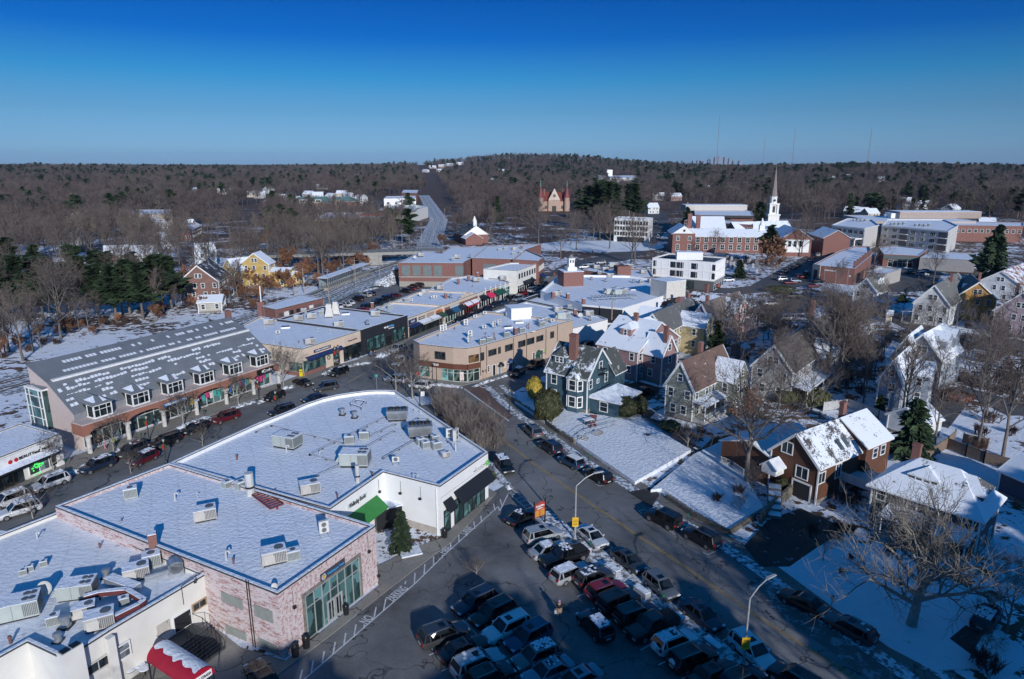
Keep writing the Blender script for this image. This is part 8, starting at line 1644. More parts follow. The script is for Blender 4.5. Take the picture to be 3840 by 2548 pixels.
# open ground, outlined in the photograph: no scattered trees there
OPEN=[[(-400,1560),(0,1420),(560,1262),(900,1180),(1080,1075),(1330,1035),(1530,920),(1660,900),(2030,905),(2120,920),(2200,960),(2420,905),(2520,925),(2740,935),(3060,915),(3250,905),(3640,925),(3640,960),(3900,1000),(5200,1500),(5200,2700),(-900,2700),(-900,1500)],
      [(1500,915),(1590,700),(1553,600),(1565,600),(1650,680),(1760,860),(1680,905)],
      pl('A2',380,640,560,600,640,770,390,830),pl('A2',1230,560,1420,560,1450,900,1180,900),pl('A2',560,870,1100,830,1280,1000,900,1020),pl('A3',100,660,1900,640,2330,650,2330,880,2000,900,100,920),
      pl('A1',900,440,1480,400,1560,570,1120,610,1000,590),pl('A1',30,450,830,430,830,560,330,570,60,520),pl('A1',1330,1100,1000,1230,600,1310,620,1240,1000,1040),pl('A2',1650,640,2190,640,2190,700,1460,960,1400,800),pl('A2',930,590,1290,600,1290,840,930,840)]
FP=[(q,min(v[0] for v in q)-3,max(v[0] for v in q)+3,min(v[1] for v in q)-3,max(v[1] for v in q)+3) for q in TAKEN]
random.seed(77); PTS=[]; y=235.
DET=[mnoise.noise(Vector((i*.1,0,0))) for i in range(3)]
RES=[pl('M3',480,480,1000,560,1200,400,2352,0,2352,1568,0,1568,0,900),pl('M4',0,200,700,330,2400,500,2500,1600,0,1600)]
RDS=[[G((u,v)).xy for u,v in q] for q in (((2700,1160),(3000,1130),(3300,1170),(3500,1250),(3840,1290)),((3300,1240),(3480,1300),(3700,1290),(3900,1310)),((3480,1590),(3620,1470),(3840,1560)))]
def nearroad(X,Y):
    for q in RDS:
        for a_,b_ in zip(q,q[1:]):
            d_=b_-a_; t_=max(0,min(1,(Vector((X,Y))-a_).dot(d_)/d_.length_squared))
            if (a_+d_*t_-Vector((X,Y))).length<5.5: return True
    return False
y=120.
DEN=[pl('A1',80,600,1080,640,1700,540,1700,850,1000,900,1100,1040,500,1100,100,950),pl('A0',0,500,900,640,1600,800,1650,1040,0,1100)]
VIL=[pl('A1',0,270,1120,300,1500,420,1100,600,0,620),pl('A0',560,520,1900,560,2330,300,2330,1060,1650,1100,600,1180),pl('A3',650,400,1700,400,1700,560,650,560),pl('A1',1480,100,1900,100,1900,260,1480,230)]
while y<3600:
    s=8.6+y*.0048; W=y*.80+60; x=-W
    while x<W:
        X=x+random.uniform(-.5,.5)*s; Y=y+random.uniform(-.5,.5)*s; x+=s
        u,v=proj((X,Y,T(X,Y)))
        if u<-80 or u>3920: continue
        res=any(inpoly((u,v),q) for q in RES); vil=any(inpoly((u,v),q) for q in VIL)
        den=any(inpoly((u,v),q) for q in DEN)
        if vil and not den and random.random()<.32: continue
        if res and (random.random()<.35 or nearroad(X,Y)): continue
        if Y<235 and not res and not(X<-60 and v<1400): continue
        if Y<250 and not res and random.random()<.6: continue
        if 2020<u<2150 and 790<v<915: continue
        if 2860<u<2965 and 800<v<960: continue
        if not res and any(inpoly((u,v),q) for q in OPEN): continue
        if any(a<X<b and c<Y<d and (not res or inpoly((X,Y),q)) for q,a,b,c,d in FP): continue
        if not res and not den and any(a<X<b and c-(150 if Y>400 else 60)<Y<c for q,a,b,c,d in FP) and random.random()<.9: continue
        dn=mnoise.noise(Vector((X/90,Y/90,1.3)))+.5*mnoise.noise(Vector((X/28,Y/28,5)))
        if not res and not den and dn<-.12 and Y<1300 and random.random()<.8: continue
        cn=.9*mnoise.noise(Vector((X/60,Y/60,9.)))+.5*mnoise.noise(Vector((X/20,Y/20,2.)))+(.1 if X>Y*.35 else 0)+(.1 if abs(X-300)<200 and Y>1300 else 0)+(.13 if Y>1500 else 0)
        con=(cn+random.uniform(-.2,.2))>.42 if Y>350 else cn>.75
        if res and con: con=False
        PTS.append((X,Y,T(X,Y),con,random.random(),res))
    y+=s
random.seed(5); RP=[]
for k in range(900):
    X,Y=random.uniform(20,160),random.uniform(85,215); uv=proj((X,Y,0))
    if not any(inpoly(uv,q) for q in RES) and not (inpoly(uv,pl('B3',0,380,2330,0,2330,1500,1500,500,0,560))): continue
    if nearroad(X,Y) or any(inpoly((X,Y),q) for q,a,b,c,d in FP) or any((Vector((X,Y))-q).length<4.6 for q in RP): continue
    RP.append(Vector((X,Y)))
for i,q in enumerate(RP):
    if i%6<1: PTS.append((q.x,q.y,0,False,0,True))
    else: place(DB[i%2],('stems','twigs'),'leafless_shrub','low wine brown leafless shrub in a front garden','shrub',(q.x,q.y,0),i,1.1+.2*(i%4),'low leafless garden shrubs')
bare=sorted([p for p in PTS if not p[3]],key=lambda p:p[1]); con=sorted([p for p in PTS if p[3]],key=lambda p:p[1])
def region(p):
    X,Y=p[0],p[1]; u=proj((X,Y,p[2]))[0]
    if p[5]: return 'in the back gardens on the right'
    if u<900: return 'on the wooded left slope'
    if u<1500: return 'behind the railway platform'
    if u<2050: return 'around the straight railway'
    if u<2700: return 'around the town hall'
    return 'behind the apartments'
NB=290
for i,p in enumerate(bare[:NB]):
    random.seed(i); rg=region(p); h=random.uniform(7,11) if p[5] else random.uniform(12,18); place(MID[i%4] if p[1]>300 else NEAR[i%5],TC,'bare_tree','bare grey brown tree '+rg,'tree',p[:3],random.uniform(0,6.28),h/10*random.uniform(.8,1.05),'bare trees '+rg,h/10)
CF=[conifer(s,14,4.4,'pine',48,8,2.7) for s in (13,14)]+[conifer(15,14,3.,'spruce',60,8,2.0)]
for i,p in enumerate(con[:150]):
    random.seed(i+500); rg=region(p); h=random.uniform(14,20); place(CF[i%3],TC,'pine_tree','dark green pine '+rg,'tree',p[:3],random.uniform(0,6.28),h/14*random.uniform(.85,1.1),'dark pines '+rg,h/14)
# the rest of the wood, beyond counting
def joined(parts,mats,name):
    m=MB()
    for me,mi in parts:
        n=len(m.v); m.v+=[tuple(v.co) for v in me.vertices]; 
        for f in me.polygons: m.f.append([k+n for k in f.vertices]); m.m.append(mi)
    return bpy.data.objects.new(name,m.mesh(name,mats,False))
FAR=[]
for s,sp,u,ld in ((51,1.05,.5,.75),(52,.85,.75,.85),(53,1.15,.4,.7)):
    a,b=tree_mesh(tree_segs(s,10,sp,3,[8,5,4],.2,first=.3,up=u,leader=ld,bend=.35,minr=.055),1,FTW,FTW,(4,3,3)); FAR.append(joined([(a,0),(b,0)],[FTW],'far_bare_tree'))
FCN=[]
for s,kd in ((61,'pine'),(62,'spruce'),(63,'pine')):
    a,b=conifer(s,14,4.2 if kd=='pine' else 2.8,kd,30,4,3.6); FCN.append(joined([(a,0),(b,1)],[BK,FNEED],'far_pine'))
def wood(name,pts,protos,label,cat,s0,s1):
    me=bpy.data.meshes.new(name); me.from_pydata([p[:3] for p in pts],[],[]); o=bpy.data.objects.new(name,me); link(o); tag(o,label,cat,kind='stuff')
    c=bpy.data.collections.new(name+'_kinds')
    for q in protos: c.objects.link(q)
    ng=bpy.data.node_groups.new(name,'GeometryNodeTree'); ng.interface.new_socket('Geometry',in_out='INPUT',socket_type='NodeSocketGeometry'); ng.interface.new_socket('Geometry',in_out='OUTPUT',socket_type='NodeSocketGeometry')
    i_=ng.nodes.new('NodeGroupInput'); o_=ng.nodes.new('NodeGroupOutput'); ip=ng.nodes.new('GeometryNodeInstanceOnPoints'); ci=ng.nodes.new('GeometryNodeCollectionInfo'); ci.inputs[0].default_value=c; ci.inputs[1].default_value=True; ci.inputs[2].default_value=True
    r1=ng.nodes.new('FunctionNodeRandomValue'); r1.data_type='FLOAT_VECTOR'; r1.inputs[1].default_value=(0,0,6.283); r1.inputs[0].default_value=(0,0,0)
    r2=ng.nodes.new('FunctionNodeRandomValue'); r2.data_type='FLOAT'; r2.inputs[2].default_value=s0; r2.inputs[3].default_value=s1
    ng.links.new(i_.outputs[0],ip.inputs['Points']); ng.links.new(ci.outputs[0],ip.inputs['Instance']); ip.inputs['Pick Instance'].default_value=True
    ng.links.new(r1.outputs[0],ip.inputs['Rotation']); ng.links.new(r2.outputs[1],ip.inputs['Scale']); ng.links.new(ip.outputs[0],o_.inputs[0])
    md=o.modifiers.new('scatter','NODES'); md.node_group=ng; return o
wood('bare_woodland',bare[NB:],FAR,'endless leafless grey brown wood stretching to the horizon','woodland',1.0,1.85); wood('evergreen_woodland',con[150:],FCN,'dark evergreen clumps scattered through the far wood','woodland',.85,1.6)
print('WOOD',len(bare),len(con))
# ============================================================ STREET FURNITURE
LP=P((.45,.46,.46),.5,.4)
def lamp(k,bx,by,h,arm,label,az,mat=LP,sign=False):
    p=G(px(k,bx,by)); o=thing('street_lamp',label,'street lamp',(p.x,p.y,0),az); m=MB(); m.tube((0,0,0),(0,0,h),.13,.08,10); m.tube((0,0,0),(0,0,.5),.2,.17,10); m.build('pole',mat,o)
    m=MB(); m.pipe([(0,0,h),(arm*.45,0,h+.85),(arm*.9,0,h+1.25)],.055,8); m.build('arm',mat,o); m=MB(); m.add([(arm*.85,-.16,h+1.22),(arm*1.35,-.12,h+1.25),(arm*1.35,.12,h+1.25),(arm*.85,.16,h+1.22),(arm*.85,-.14,h+1.36),(arm*1.3,-.1,h+1.36),(arm*1.3,.1,h+1.36),(arm*.85,.14,h+1.36)],[[3,2,1,0],[4,5,6,7],[0,1,5,4],[1,2,6,5],[2,3,7,6],[3,0,4,7]]); m.build('lamp_head',mat,o)
    if sign:
        a=-az; m=MB(); m.box(-.36,.36,-.16,-.13,1.75,2.95); s=m.build('yellow_sign',YEL,o,(0,0,0),a); m=MB()
        for i in range(4): m.box(-.26,.26,-.175,-.165,2.0+.2*i,2.07+.2*i)
        m.build('sign_marks',P((.15,.09,.01),.7),s)
    return o
lamp('D2',570,300,6.9,2.6,'tall grey street lamp with yellow notice beside the white fastback',.35,sign=True); lamp('D2',2098,1440,6.7,2.4,'tall grey street lamp with yellow notice beside the large white crossover',.55,sign=True)
lamp('M1',1795,1150,6.5,2.2,'street lamp before the tan building side wall',.1); lamp('A1',1305,1370,7,1.4,'dark twin lamp post in the rear lot',.1,mat=DARK)
LGL=P((.5,.48,.4),.4); BKM=P((.02,.035,.035),.5)
def lantern(k,x,y,h,label,wreath=False):
    p=G(px(k,x,y)); o=thing('lantern_post',label,'lamp post',(p.x,p.y,0)); m=MB(); m.lathe([(.2,0),(.2,.4),(.09,.6),(.06,h-.7),(.1,h-.65)],8); m.build('post',BKM,o); m=MB(); m.lathe([(.08,h-.65),(.2,h-.2),(.0,h-.2)],6); m.build('lantern_glass',LGL,o); m=MB(); m.lathe([(.26,h-.2),(.1,h-.02),(0,h+.15)],6); m.build('lantern_cap',BKM,o)
    if wreath:
        m=MB()
        for i in range(14): a,b=i*.4488,(i+1)*.4488; m.tube((.33*math.cos(a),-.12,h-1.3+.33*math.sin(a)),(.33*math.cos(b),-.12,h-1.3+.33*math.sin(b)),.1,n=6)
        w_=m.build('wreath',P((.02,.07,.025),.8),o); m=MB(); m.box(-.12,.12,-.26,-.2,h-1.75,h-1.0); m.build('red_bow',REDM,w_)
for a in (('B0',1355,855,4.4,'lantern post with wreath on the arcade pavement',True),('B0',1510,1070,4.2,'wreathed lantern post before the parapet, left one',True),('B1',30,505,4.4,'wreathed lantern post by the last arcade column',True),('B1',190,600,4.2,'wreathed lantern post before the parapet, right one',True),('B1',725,185,4.6,'wreathed lantern post, left of two by the navy awning',True),('B1',755,180,4.8,'wreathed lantern post, right of two by the navy awning',True),('B1',1640,345,4.6,'lantern post before the tan corner building',False),('B1',1488,545,3.6,'black lantern post beside the bare hedge',False),('B1',2300,600,4.6,'green street name lantern post at the side street',False),('M1',720,480,4.6,'lantern post with orange banner before the blue awning',True),('M1',1240,290,4.6,'lantern post before the black awning',False),('N0',440,600-0,1,'x',False)):
    if a[4]!='x': lantern(*a[:6])
def post_sign(k,x,y,h,w_,hh,mat,label,name='street_sign',txt=None,cat='sign'):
    p=G(px(k,x,y)); o=thing(name,label,cat,(p.x,p.y,0)); m=MB(); m.tube((0,0,0),(0,0,h),.035,n=6); m.build('post',LP,o); m=MB(); m.box(-w_/2,w_/2,-.06,-.035,h-hh,h); s=m.build('plate',mat,o)
    if txt: wtext(txt,hh*.6,WHITE,s,(0,-.08,h-hh/2),(math.pi/2,0,0))
    return o
post_sign('B1',1515,520,2.4,.7,.9,WHITE,'white road sign with arrow beside the bare hedge'); post_sign('B1',1098,395,3.2,.65,.5,P((.02,.30,.22),.5),'green and blue parking sign at the junction',txt='P'); post_sign('B1',1475,345,2.6,.7,.7,REDM,'red and white road sign before the tan corner building'); post_sign('M1',1258,1380,2.6,.4,.5,P((.3,.12,.06),.6),'narrow brown sign post by the tan building kerb')
p=G(px('B1',250,175)); 
# red plaza board
a,b=G(px('D2',200,190)),G(px('D2',298,150)); d=b-a; o=thing('plaza_board','red plaza directory board with yellow panels on two black posts','sign',(a.x,a.y,.1),math.atan2(d.y,d.x)); Wd=d.length; m=MB()
for x in (0,Wd): m.box(x-.06,x+.06,-.06,.06,0,3.3)
m.build('posts',BLK,o); m=MB(); m.prism([(0,0)],0,0) if False else None; n=10; pr=[(0.06,1.1),(Wd-.06,1.1)]+[(Wd-.06-(Wd-.12)*i/n,2.75+.35*math.sin(math.pi*(i/n)**.7)) for i in range(n+1)]
m.add([(x,-.05,z) for x,z in pr]+[(x,.05,z) for x,z in pr],[list(range(len(pr))),list(range(2*len(pr)-1,len(pr)-1,-1))]+[[i,(i+1)%len(pr),(i+1)%len(pr)+len(pr),i+len(pr)][::-1] for i in range(len(pr))]); bd_=m.build('panel',P((.36,.05,.04),.6),o)
wtext('Central Plaza',.36,WHITE,bd_,(Wd/2,-.07,2.55),(math.pi/2,0,0),w=Wd*.75,bold=.01); m=MB()
for c_ in (0,1):
    for r_ in range(4): m.box(.12+c_*(Wd/2-.05),Wd/2-.08+c_*(Wd/2-.05),-.07,-.055,1.2+.21*r_,1.35+.21*r_)
m.build('yellow_panels',P((.6,.3,.04),.6),bd_); m=MB(); m.box(Wd*.2,Wd*.8,-.07,-.055,2.12,2.18); m.box(Wd*.28,Wd*.72,-.07,-.055,2.24,2.30); m.build('white_lines',WHITE,bd_)
# granite blocks on the strip
for i,(x0,y0,x1,y1) in enumerate(((615,365,700,425),(860,545,965,620),(1125,745,1235,825),(1440,1000,1555,1055),(1755,1215,1895,1320),(2110,1490,2250,1590))):
    a,b=G(px('D2',x0,y0),.3),G(px('D2',x1,y1),.3); d=b-a; o=thing('granite_block','long granite block on the snowy strip','granite block',(a.x,a.y,.1),math.atan2(d.y,d.x),'granite blocks on the snowy strip'); o['ordn']=1; m=MB(); m.box(0,d.length,-.38,.38,0,.62); m.build('stone',GRN_,o); m=MB(); m.box(.02,d.length-.02,-.36,.36,.623,.70); m.build('snow_cap',SNOWG,o)
# bins, planters, meters, posts
def bin_(k,x,y,r,h,label,mat=BLK,z=.1): p=G(px(k,x,y)); o=thing('waste_bin',label,'bin',(p.x,p.y,z)); m=MB(); m.lathe([(r*.85,0),(r,h*.9),(r*1.08,h*.92),(r*1.05,h),(0,h)],12); m.build('drum',mat,o); m=MB(); m.lathe([(r*.7,h),(r*.5,h+.15),(0,h+.18)],12); m.build('lid',mat,o)
for a in (('D1',360,1365,.36,1.05,'black bin nearest the brick bank corner'),('D1',460,1285,.36,1.05,'black bin left of the glass bank front'),('D1',820,985,.3,.9,'black bin right of the glass bank doors'),('D1',1712,285,.36,.95,'black bin at the white shop corner'),('B1',212,398,.36,1.1,'dark bin beside the arcade end on the pavement')): bin_(*a)
for i,(k,x,y) in enumerate((('B2',322,830),('B2',690,1060),('D2',1590,165),('D2',712,430),('D2',1370,915),('D3',572,935),('B0',1290,870),('B0',1855,650),('B0',600,1110))):
    p=G(px(k,x,y)); o=thing('parking_meter','green headed parking meter on a thin post','parking meter',(p.x,p.y,.1),0,'parking meters'); o['ordn']=1; m=MB(); m.tube((0,0,0),(0,0,1.15),.035,n=6); m.build('post',BKM,o); m=MB(); m.box(-.13,.13,-.09,.09,1.1,1.45); m.build('meter_head',P((.01,.10,.07),.5),o)
for i,(x,y) in enumerate(((887,1308),(912,1308))):
    p=G(px('M0',x,y)); o=thing('yellow_post','stout yellow safety post, %s of the pair'%('left','right')[i],'bollard',(p.x,p.y,0)); m=MB(); m.tube((0,0,0),(0,0,1.6),.16,n=12); m.tube((0,0,1.1),(0,0,1.2),.165,n=12,mi=1); m.build('post',[P((.75,.62,.01),.5),BLK],o)
def pot(k,x,y,label,r=.3,h=.7,mt=BLK,fl=BUSHG): p=G(px(k,x,y)); o=thing('planter',label,'planter',(p.x,p.y,.12)); m=MB(); m.lathe([(r*.6,0),(r,h),(r*.9,h),(0,h*.95)],10); m.build('pot',mt,o); link(bpy.data.objects.new('plant',blob(3,r*1.1,r*1.1,.7,160,fl,.1,name='plant',z0=h-.1)),o)
pot('M0',1300,1140,'tall dark planter with red flowers before the realty office',fl=P((.35,.02,.03),.7)); pot('M0',1622,1065,'grey planter before the salon window',mt=GREY)
# utility poles
for i,(k,x,y,h) in enumerate((('A1',438,1310,9),('A1',48,1395,6),('A1',665,1400,11),('A1',905,1240,10),('A1',1122,1160,9),('A1',348,1335,4),('A1',1240,690-0+100,9),('A1',1613,800,10),('A1',1715,690,12),('A1',1503,850,11),('A1',1327,880,9),('M2',760,470,5))):
    p=G(px(k,x,y),5. if k=='M2' else 0); o=thing('utility_pole','plain wooden utility pole','utility pole',(p.x,p.y,p.z),0,'utility poles by the railway'); o['ordn']=1; m=MB(); m.tube((0,0,0),(0,0,h),.16,.1,8); m.build('pole',P((.32,.25,.2),.9),o)
    if h>8: m=MB(); m.box(-1.,1.,-.06,.06,h-.9,h-.78); m.build('crossarm',P((.25,.2,.16),.9),o)
# fences, sheds, containers
def fence(k,pts,h,mat,label,name='board_fence',step=2.4,post=None,z=0):
    P_=[G(px(k,pts[i],pts[i+1]),z) for i in range(0,len(pts),2)]; c=P_[0]; o=thing(name,label,'fence',(c.x,c.y,z)); m=MB(); q=MB()
    for a,b in zip(P_,P_[1:]):
        a2,b2=a-c,b-c; m.beam(a2+Vector((0,0,h*.5)),b2+Vector((0,0,h*.5)),.06,h*.86); n=max(1,int((b2-a2).length/step))
        for j in range(n+1): s=a2.lerp(b2,j/n); q.box(s.x-.08,s.x+.08,s.y-.08,s.y+.08,0,h+.12)
        m.beam(a2+Vector((0,0,h*.96)),b2+Vector((0,0,h*.96)),.12,.07)
    m.build('boards',mat,o); q.build('fence_posts',post or mat,o); return o
WOOD=SIDING((.22,.16,.12),1.); fence('B3',(1420,1060,1620,930,1690,860),1.9,WOOD,'weathered wooden fence climbing from the charcoal house chimney'); fence('B3',(1620,930,1790,1000,1955,1060,2200,1130),1.9,WOOD,'weathered wooden fence with lattice top running right',post=P((.28,.15,.09),.8)); fence('B3',(1765,880,1990,930),1.7,WOOD,'short wooden fence piece behind the long one'); fence('B3',(500,590,720,560,1000,660,1220,760),1.8,P((.42,.42,.42),.7),'smooth grey board fence behind the brown house')
def picket(k,pts,h,label,mat=WHITE,z=0,cat='fence',nm='picket_fence',bars=True):
    P_=[G(px(k,pts[i],pts[i+1]),z) for i in range(0,len(pts),2)]; c=P_[0]; o=thing(nm,label,cat,(c.x,c.y,z)); m=MB(); q=MB()
    for a,b in zip(P_,P_[1:]):
        a2,b2=a-c,b-c; n=max(1,int((b2-a2).length/(.22 if bars else 1.8)))
        for j in range(n+1): s=a2.lerp(b2,j/n); m.tube(s,s+Vector((0,0,h)),.028,n=4)
        for zz in (.3,.95): q.beam(a2+Vector((0,0,h*zz)),b2+Vector((0,0,h*zz)),.04,.05)
    m.build('pickets',mat,o); q.build('rails',mat,o); return o
picket('B2',(1850,1040,1990,1100,2100,1180),1.1,'low white picket fence behind the front lawn',z=.4); picket('B2',(555,850,650,770,960,690),1.0,'thin grey pipe handrail above the lawn steps, left',LP,.6,'railing','handrail',False); picket('B2',(575,890,700,800,960,720),1.0,'thin grey pipe handrail along the lawn steps, right',LP,.6,'railing','handrail',False); picket('M4',(1540,690,1960,740),1.6,'white board fence in the back lane'); picket('A1',(620,1410,880,1320,1120,1240),1.2,'green pipe fence along the railway side of the rear lot',P((.03,.12,.07),.6),0,'fence','pipe_fence',False)
def steps(k,x0,y0,x1,y1,w_,z0,z1,label,mat=STONE): 
    a,b=G(px(k,x0,y0),z0),G(px(k,x1,y1),z1); d=b-a; o=thing('stone_steps',label,'steps',(a.x,a.y,z0),math.atan2(d.y,d.x)); n=5; ln=Vector((d.x,d.y)).length; m=MB(); q=MB()
    for i in range(n): m.box(ln*i/n,ln+.3,-w_/2,w_/2,(z1-z0)*i/n-.05,(z1-z0)*(i+1)/n); q.box(ln*i/n+.03,ln*(i+1)/n-.09,-w_/2+.05,w_/2-.05,(z1-z0)*(i+1)/n+.003,(z1-z0)*(i+1)/n+.05)
    m.build('treads',mat,o); q.build('snow_cover',SNOWG,o)
steps('B2',610,890,650,820,1.5,.1,.9,'snowy lawn steps at the stone wall end'); steps('B2',745,800,790,765,1.3,.65,1.,'short upper flight of snowy lawn steps'); steps('B3',60,1560,60,1250,1.6,.2,1.8,'curved garden steps beside the brown house'); steps('B2',1290,680,1350,620,2.2,.4,1.,'porch steps of the grey green house')
# table and benches on the lawn
p=G(px('B2',690,700),.6); o=thing('picnic_table','snow topped table on the fenced lawn','table',(p.x,p.y,.6),.5); m=MB(); m.box(-.9,.9,-.55,.55,.68,.76); m.build('tabletop',DARK,o); m=MB(); m.box(-.88,.88,-.53,.53,.763,.85); m.build('snow_cover',SNOWG,o)
for x in (-.7,.7):
    for y in (-.4,.4): m=MB(); m.box(x-.05,x+.05,y-.05,y+.05,0,.68); m.build('leg',DARK,o)
for i,(x,y,rz_) in enumerate(((735,735,.5),(735,670,-.3))):
    p=G(px('B2',x,y),.6); o=thing('garden_bench','dark red garden bench %s the snowy table'%('in front of','behind')[i],'bench',(p.x,p.y,.6),rz_); mt=P((.14,.03,.03),.7); m=MB(); m.box(-.6,.6,-.22,.22,.4,.46); m.build('seat',mt,o); m=MB(); m.box(-.6,.6,.2,.26,.5,.9); m.build('backrest',mt,o)
    for x2 in (-.5,.5): m=MB(); m.box(x2-.04,x2+.04,-.2,.24,0,.4); m.build('leg',mt,o)
# containers, sheds by rear lot
def crate(k,x,y,w_,d_,h,mat,label,name,cat,rz_=.1,roof=SNOWR,door=None):
    p=G(px(k,x,y)); o=thing(name,label,cat,(p.x,p.y,0),rz_); m=MB(); m.box(-w_/2,w_/2,-d_/2,d_/2,0,h); m.build('body',mat,o); m=MB(); m.box(-w_/2-.1,w_/2+.1,-d_/2-.1,d_/2+.1,h+.003,h+.16); m.build('snow_cover',roof,o)
    if door: m=MB(); m.box(-w_*.35,w_*.35,-d_/2-.05,-d_/2-.004,.2,h*.85); m.build('door',door,o)
crate('A1',1310,1205,5,3.4,5.,P((.05,.04,.035),.7),'dark wooden kiosk at the far end of the rear lot','kiosk','kiosk',door=P((.2,.15,.1),.7)); crate('A1',1395,1205,6,3,2.8,BLK,'black snow topped container beside the kiosk','container','container'); crate('A1',1580,1200,6,5,4.6,P((.5,.5,.5),.6),'pale grey boxy trailer in the rear lot','trailer','trailer',-.5,door=DARK); crate('A1',1700,1210,5,3.4,4.6,WHITE,'white storage unit with blue shutter','storage_unit','storage unit',0,door=P((.03,.15,.32),.5)); crate('A1',1775,1190,5.5,3.4,3.6,WHITE,'second white storage unit with blue shutter, behind','storage_unit','storage unit',0,door=P((.03,.15,.32),.5))
crate('M1',2130,1010,3.6,2.2,1.9,P((.08,.42,.02),.6),'bright green skip beside the tan building','waste_container','skip',.9,roof=P((.1,.5,.03),.6)); crate('M1',2010,1060,3,1.8,1.5,DGRN,'dark green skip next to the bright green one','waste_container','skip',.9,roof=DGRN); crate('M1',1580,1215,1.6,1.,1.4,NAVY,'blue bin against the tan wall','waste_container','bin',.4,roof=NAVY)
crate('D1',1190,150,3.4,2.6,2.6,BLK,'snow roofed dark pergola hut in the white shop nook','pergola_hut','hut',.5); crate('D1',1400,440,2.2,1.7,.35,P((.12,.12,.12),.8),'low snow covered pallet on the shaded forecourt','snowy_pallet','pallet',.4,roof=SNOWG)
p=G(px('M4',560,215)); o=thing('yellow_loader','small yellow loader parked behind the white gabled house','loader',(p.x,p.y,0),.4); m=MB(); m.box(-1.2,.8,-.8,.8,.6,1.6); m.box(-.6,.4,-.7,.7,1.6,2.5); m.build('body',P((.75,.33,.01),.5),o); m=MB(); m.box(-.55,.35,-.72,.72,1.7,2.35); m.build('cab_glass',GL,o); m=MB(); m.box(1.5,2.2,-1,1,.1,.8); m.beam((.6,.6,1.2),(1.6,.6,.5),.15,.2); m.beam((.6,-.6,1.2),(1.6,-.6,.5),.15,.2); m.build('bucket',P((.75,.33,.01),.5),o)
for x in (-.8,.5):
    for y in (-.95,.95): m=MB(); m.tube((x,y-.15,.5),(x,y+.15,.5),.5,n=14); m.build('wheel',TYRE,o)
# canopy of the restaurant
a,b=G(px('D0',1440,1270),3.),G(px('D0',1830,1520),3.); d=b-a; o=thing('barrel_canopy','red barrel canopy half covered with snow, with white lettered end','canopy',(a.x,a.y,0),math.atan2(d.y,d.x)); Ln=d.length; m=MB(); q=MB(); n=12; rd=1.15
for i in range(n+1): 
    t_=math.pi*i/n; m.v+=[(0,rd*math.cos(t_),2.3+rd*math.sin(t_)),(Ln,rd*math.cos(t_),2.3+rd*math.sin(t_))]
for i in range(n): m.f.append([2*i,2*i+1,2*i+3,2*i+2]); m.m.append(0)
m.add([(Ln,rd*math.cos(math.pi*i/n),2.3+rd*math.sin(math.pi*i/n)) for i in range(n+1)],[list(range(n+1))]); m.add([(0,rd*math.cos(math.pi*i/n),2.3+rd*math.sin(math.pi*i/n)) for i in range(n+1)],[list(range(n,-1,-1))]); cv=m.build('canvas',P((.36,.008,.03),.55),o)
random.seed(4); nx=30; r2=rd+.05; rows=[]
for i in range(nx+1):
    x=.15+(Ln-.2)*i/nx; lo=math.pi*(.5-.40+.0); e0=math.pi*(.52+.16*mnoise.noise(Vector((i*.35,0,0)))+.10*math.sin(i*.5)); e1=math.pi*.08; rows.append([(x,-r2*math.cos(s) if False else r2*math.cos(s),2.3+r2*math.sin(s)) for s in [e1+(math.pi*.62+.3*math.sin(i*.9)*.3+.25*mnoise.noise(Vector((i*.3,3,0)))-e1)*j/7 for j in range(8)]])
for i in range(nx):
    for j in range(7): q.add([rows[i][j],rows[i+1][j],rows[i+1][j+1],rows[i][j+1]],[[0,1,2,3]])
q.build('snow_cover',SNOWG,cv); m=MB(); m.box(Ln+.01,Ln+.04,-.85,.85,2.35,2.95); s=m.build('name_board',WHITE,cv); wtext('ALTA STRADA',.34,DARK,s,(Ln+.06,0,2.65),(math.pi/2,0,math.pi/2),w=1.5)
for x in (.1,Ln-.1):
    for y in (-1.05,1.05): m=MB(); m.box(x-.05,x+.05,y-.05,y+.05,0,2.35); m.build('post',DARK,o)
# outdoor stair and snowy tables near it
a,b=G(px('D0',1700,1200),1.5),G(px('D0',1900,1400),.1); d=b-a; o=thing('metal_stairs','wide dark outdoor stairs with railings beside the red canopy','stairs',(a.x,a.y,0),math.atan2(d.y,d.x)); m=MB(); ln=Vector((d.x,d.y)).length
for i in range(9): m.box(ln*i/9,ln*(i+1)/9+.02,-1.7,1.7,1.45-.16*i-.08,1.5-.16*i)
m.box(-2.2,0,-1.7,1.7,1.42,1.5); m.build('treads',P((.06,.065,.07),.6),o); m=MB()
for y in (-1.75,0,1.75):
    m.beam((-2.2,y,2.5),(0,y,2.5),.04,.04); m.beam((0,y,2.5),(ln,y,1.1),.04,.04)
    for i in range(6): m.box(ln*i/5-.02,ln*i/5+.02,y-.02,y+.02,1.5-1.4*i/5,2.5-1.4*i/5)
m.build('handrail',BLK,o)
for i,(x,y) in enumerate(((1265,1440),(1180,1480),(1310,1470),(1030,1555))):
    p=G(px('D0',x,y),.75); o=thing('cafe_table','round cafe table topped with snow','table',(p.x,p.y,.05),0,'snow topped cafe tables'); o['ordn']=1; m=MB(); m.tube((0,0,.68),(0,0,.72),.5,n=16); m.build('tabletop',DARK,o); m=MB(); m.lathe([(.49,.723),(.46,.82),(.2,.86),(0,.87)],16); m.build('snow_cover',SNOWG,o); m=MB(); m.tube((0,0,0),(0,0,.68),.05,n=6); m.build('leg',DARK,o)
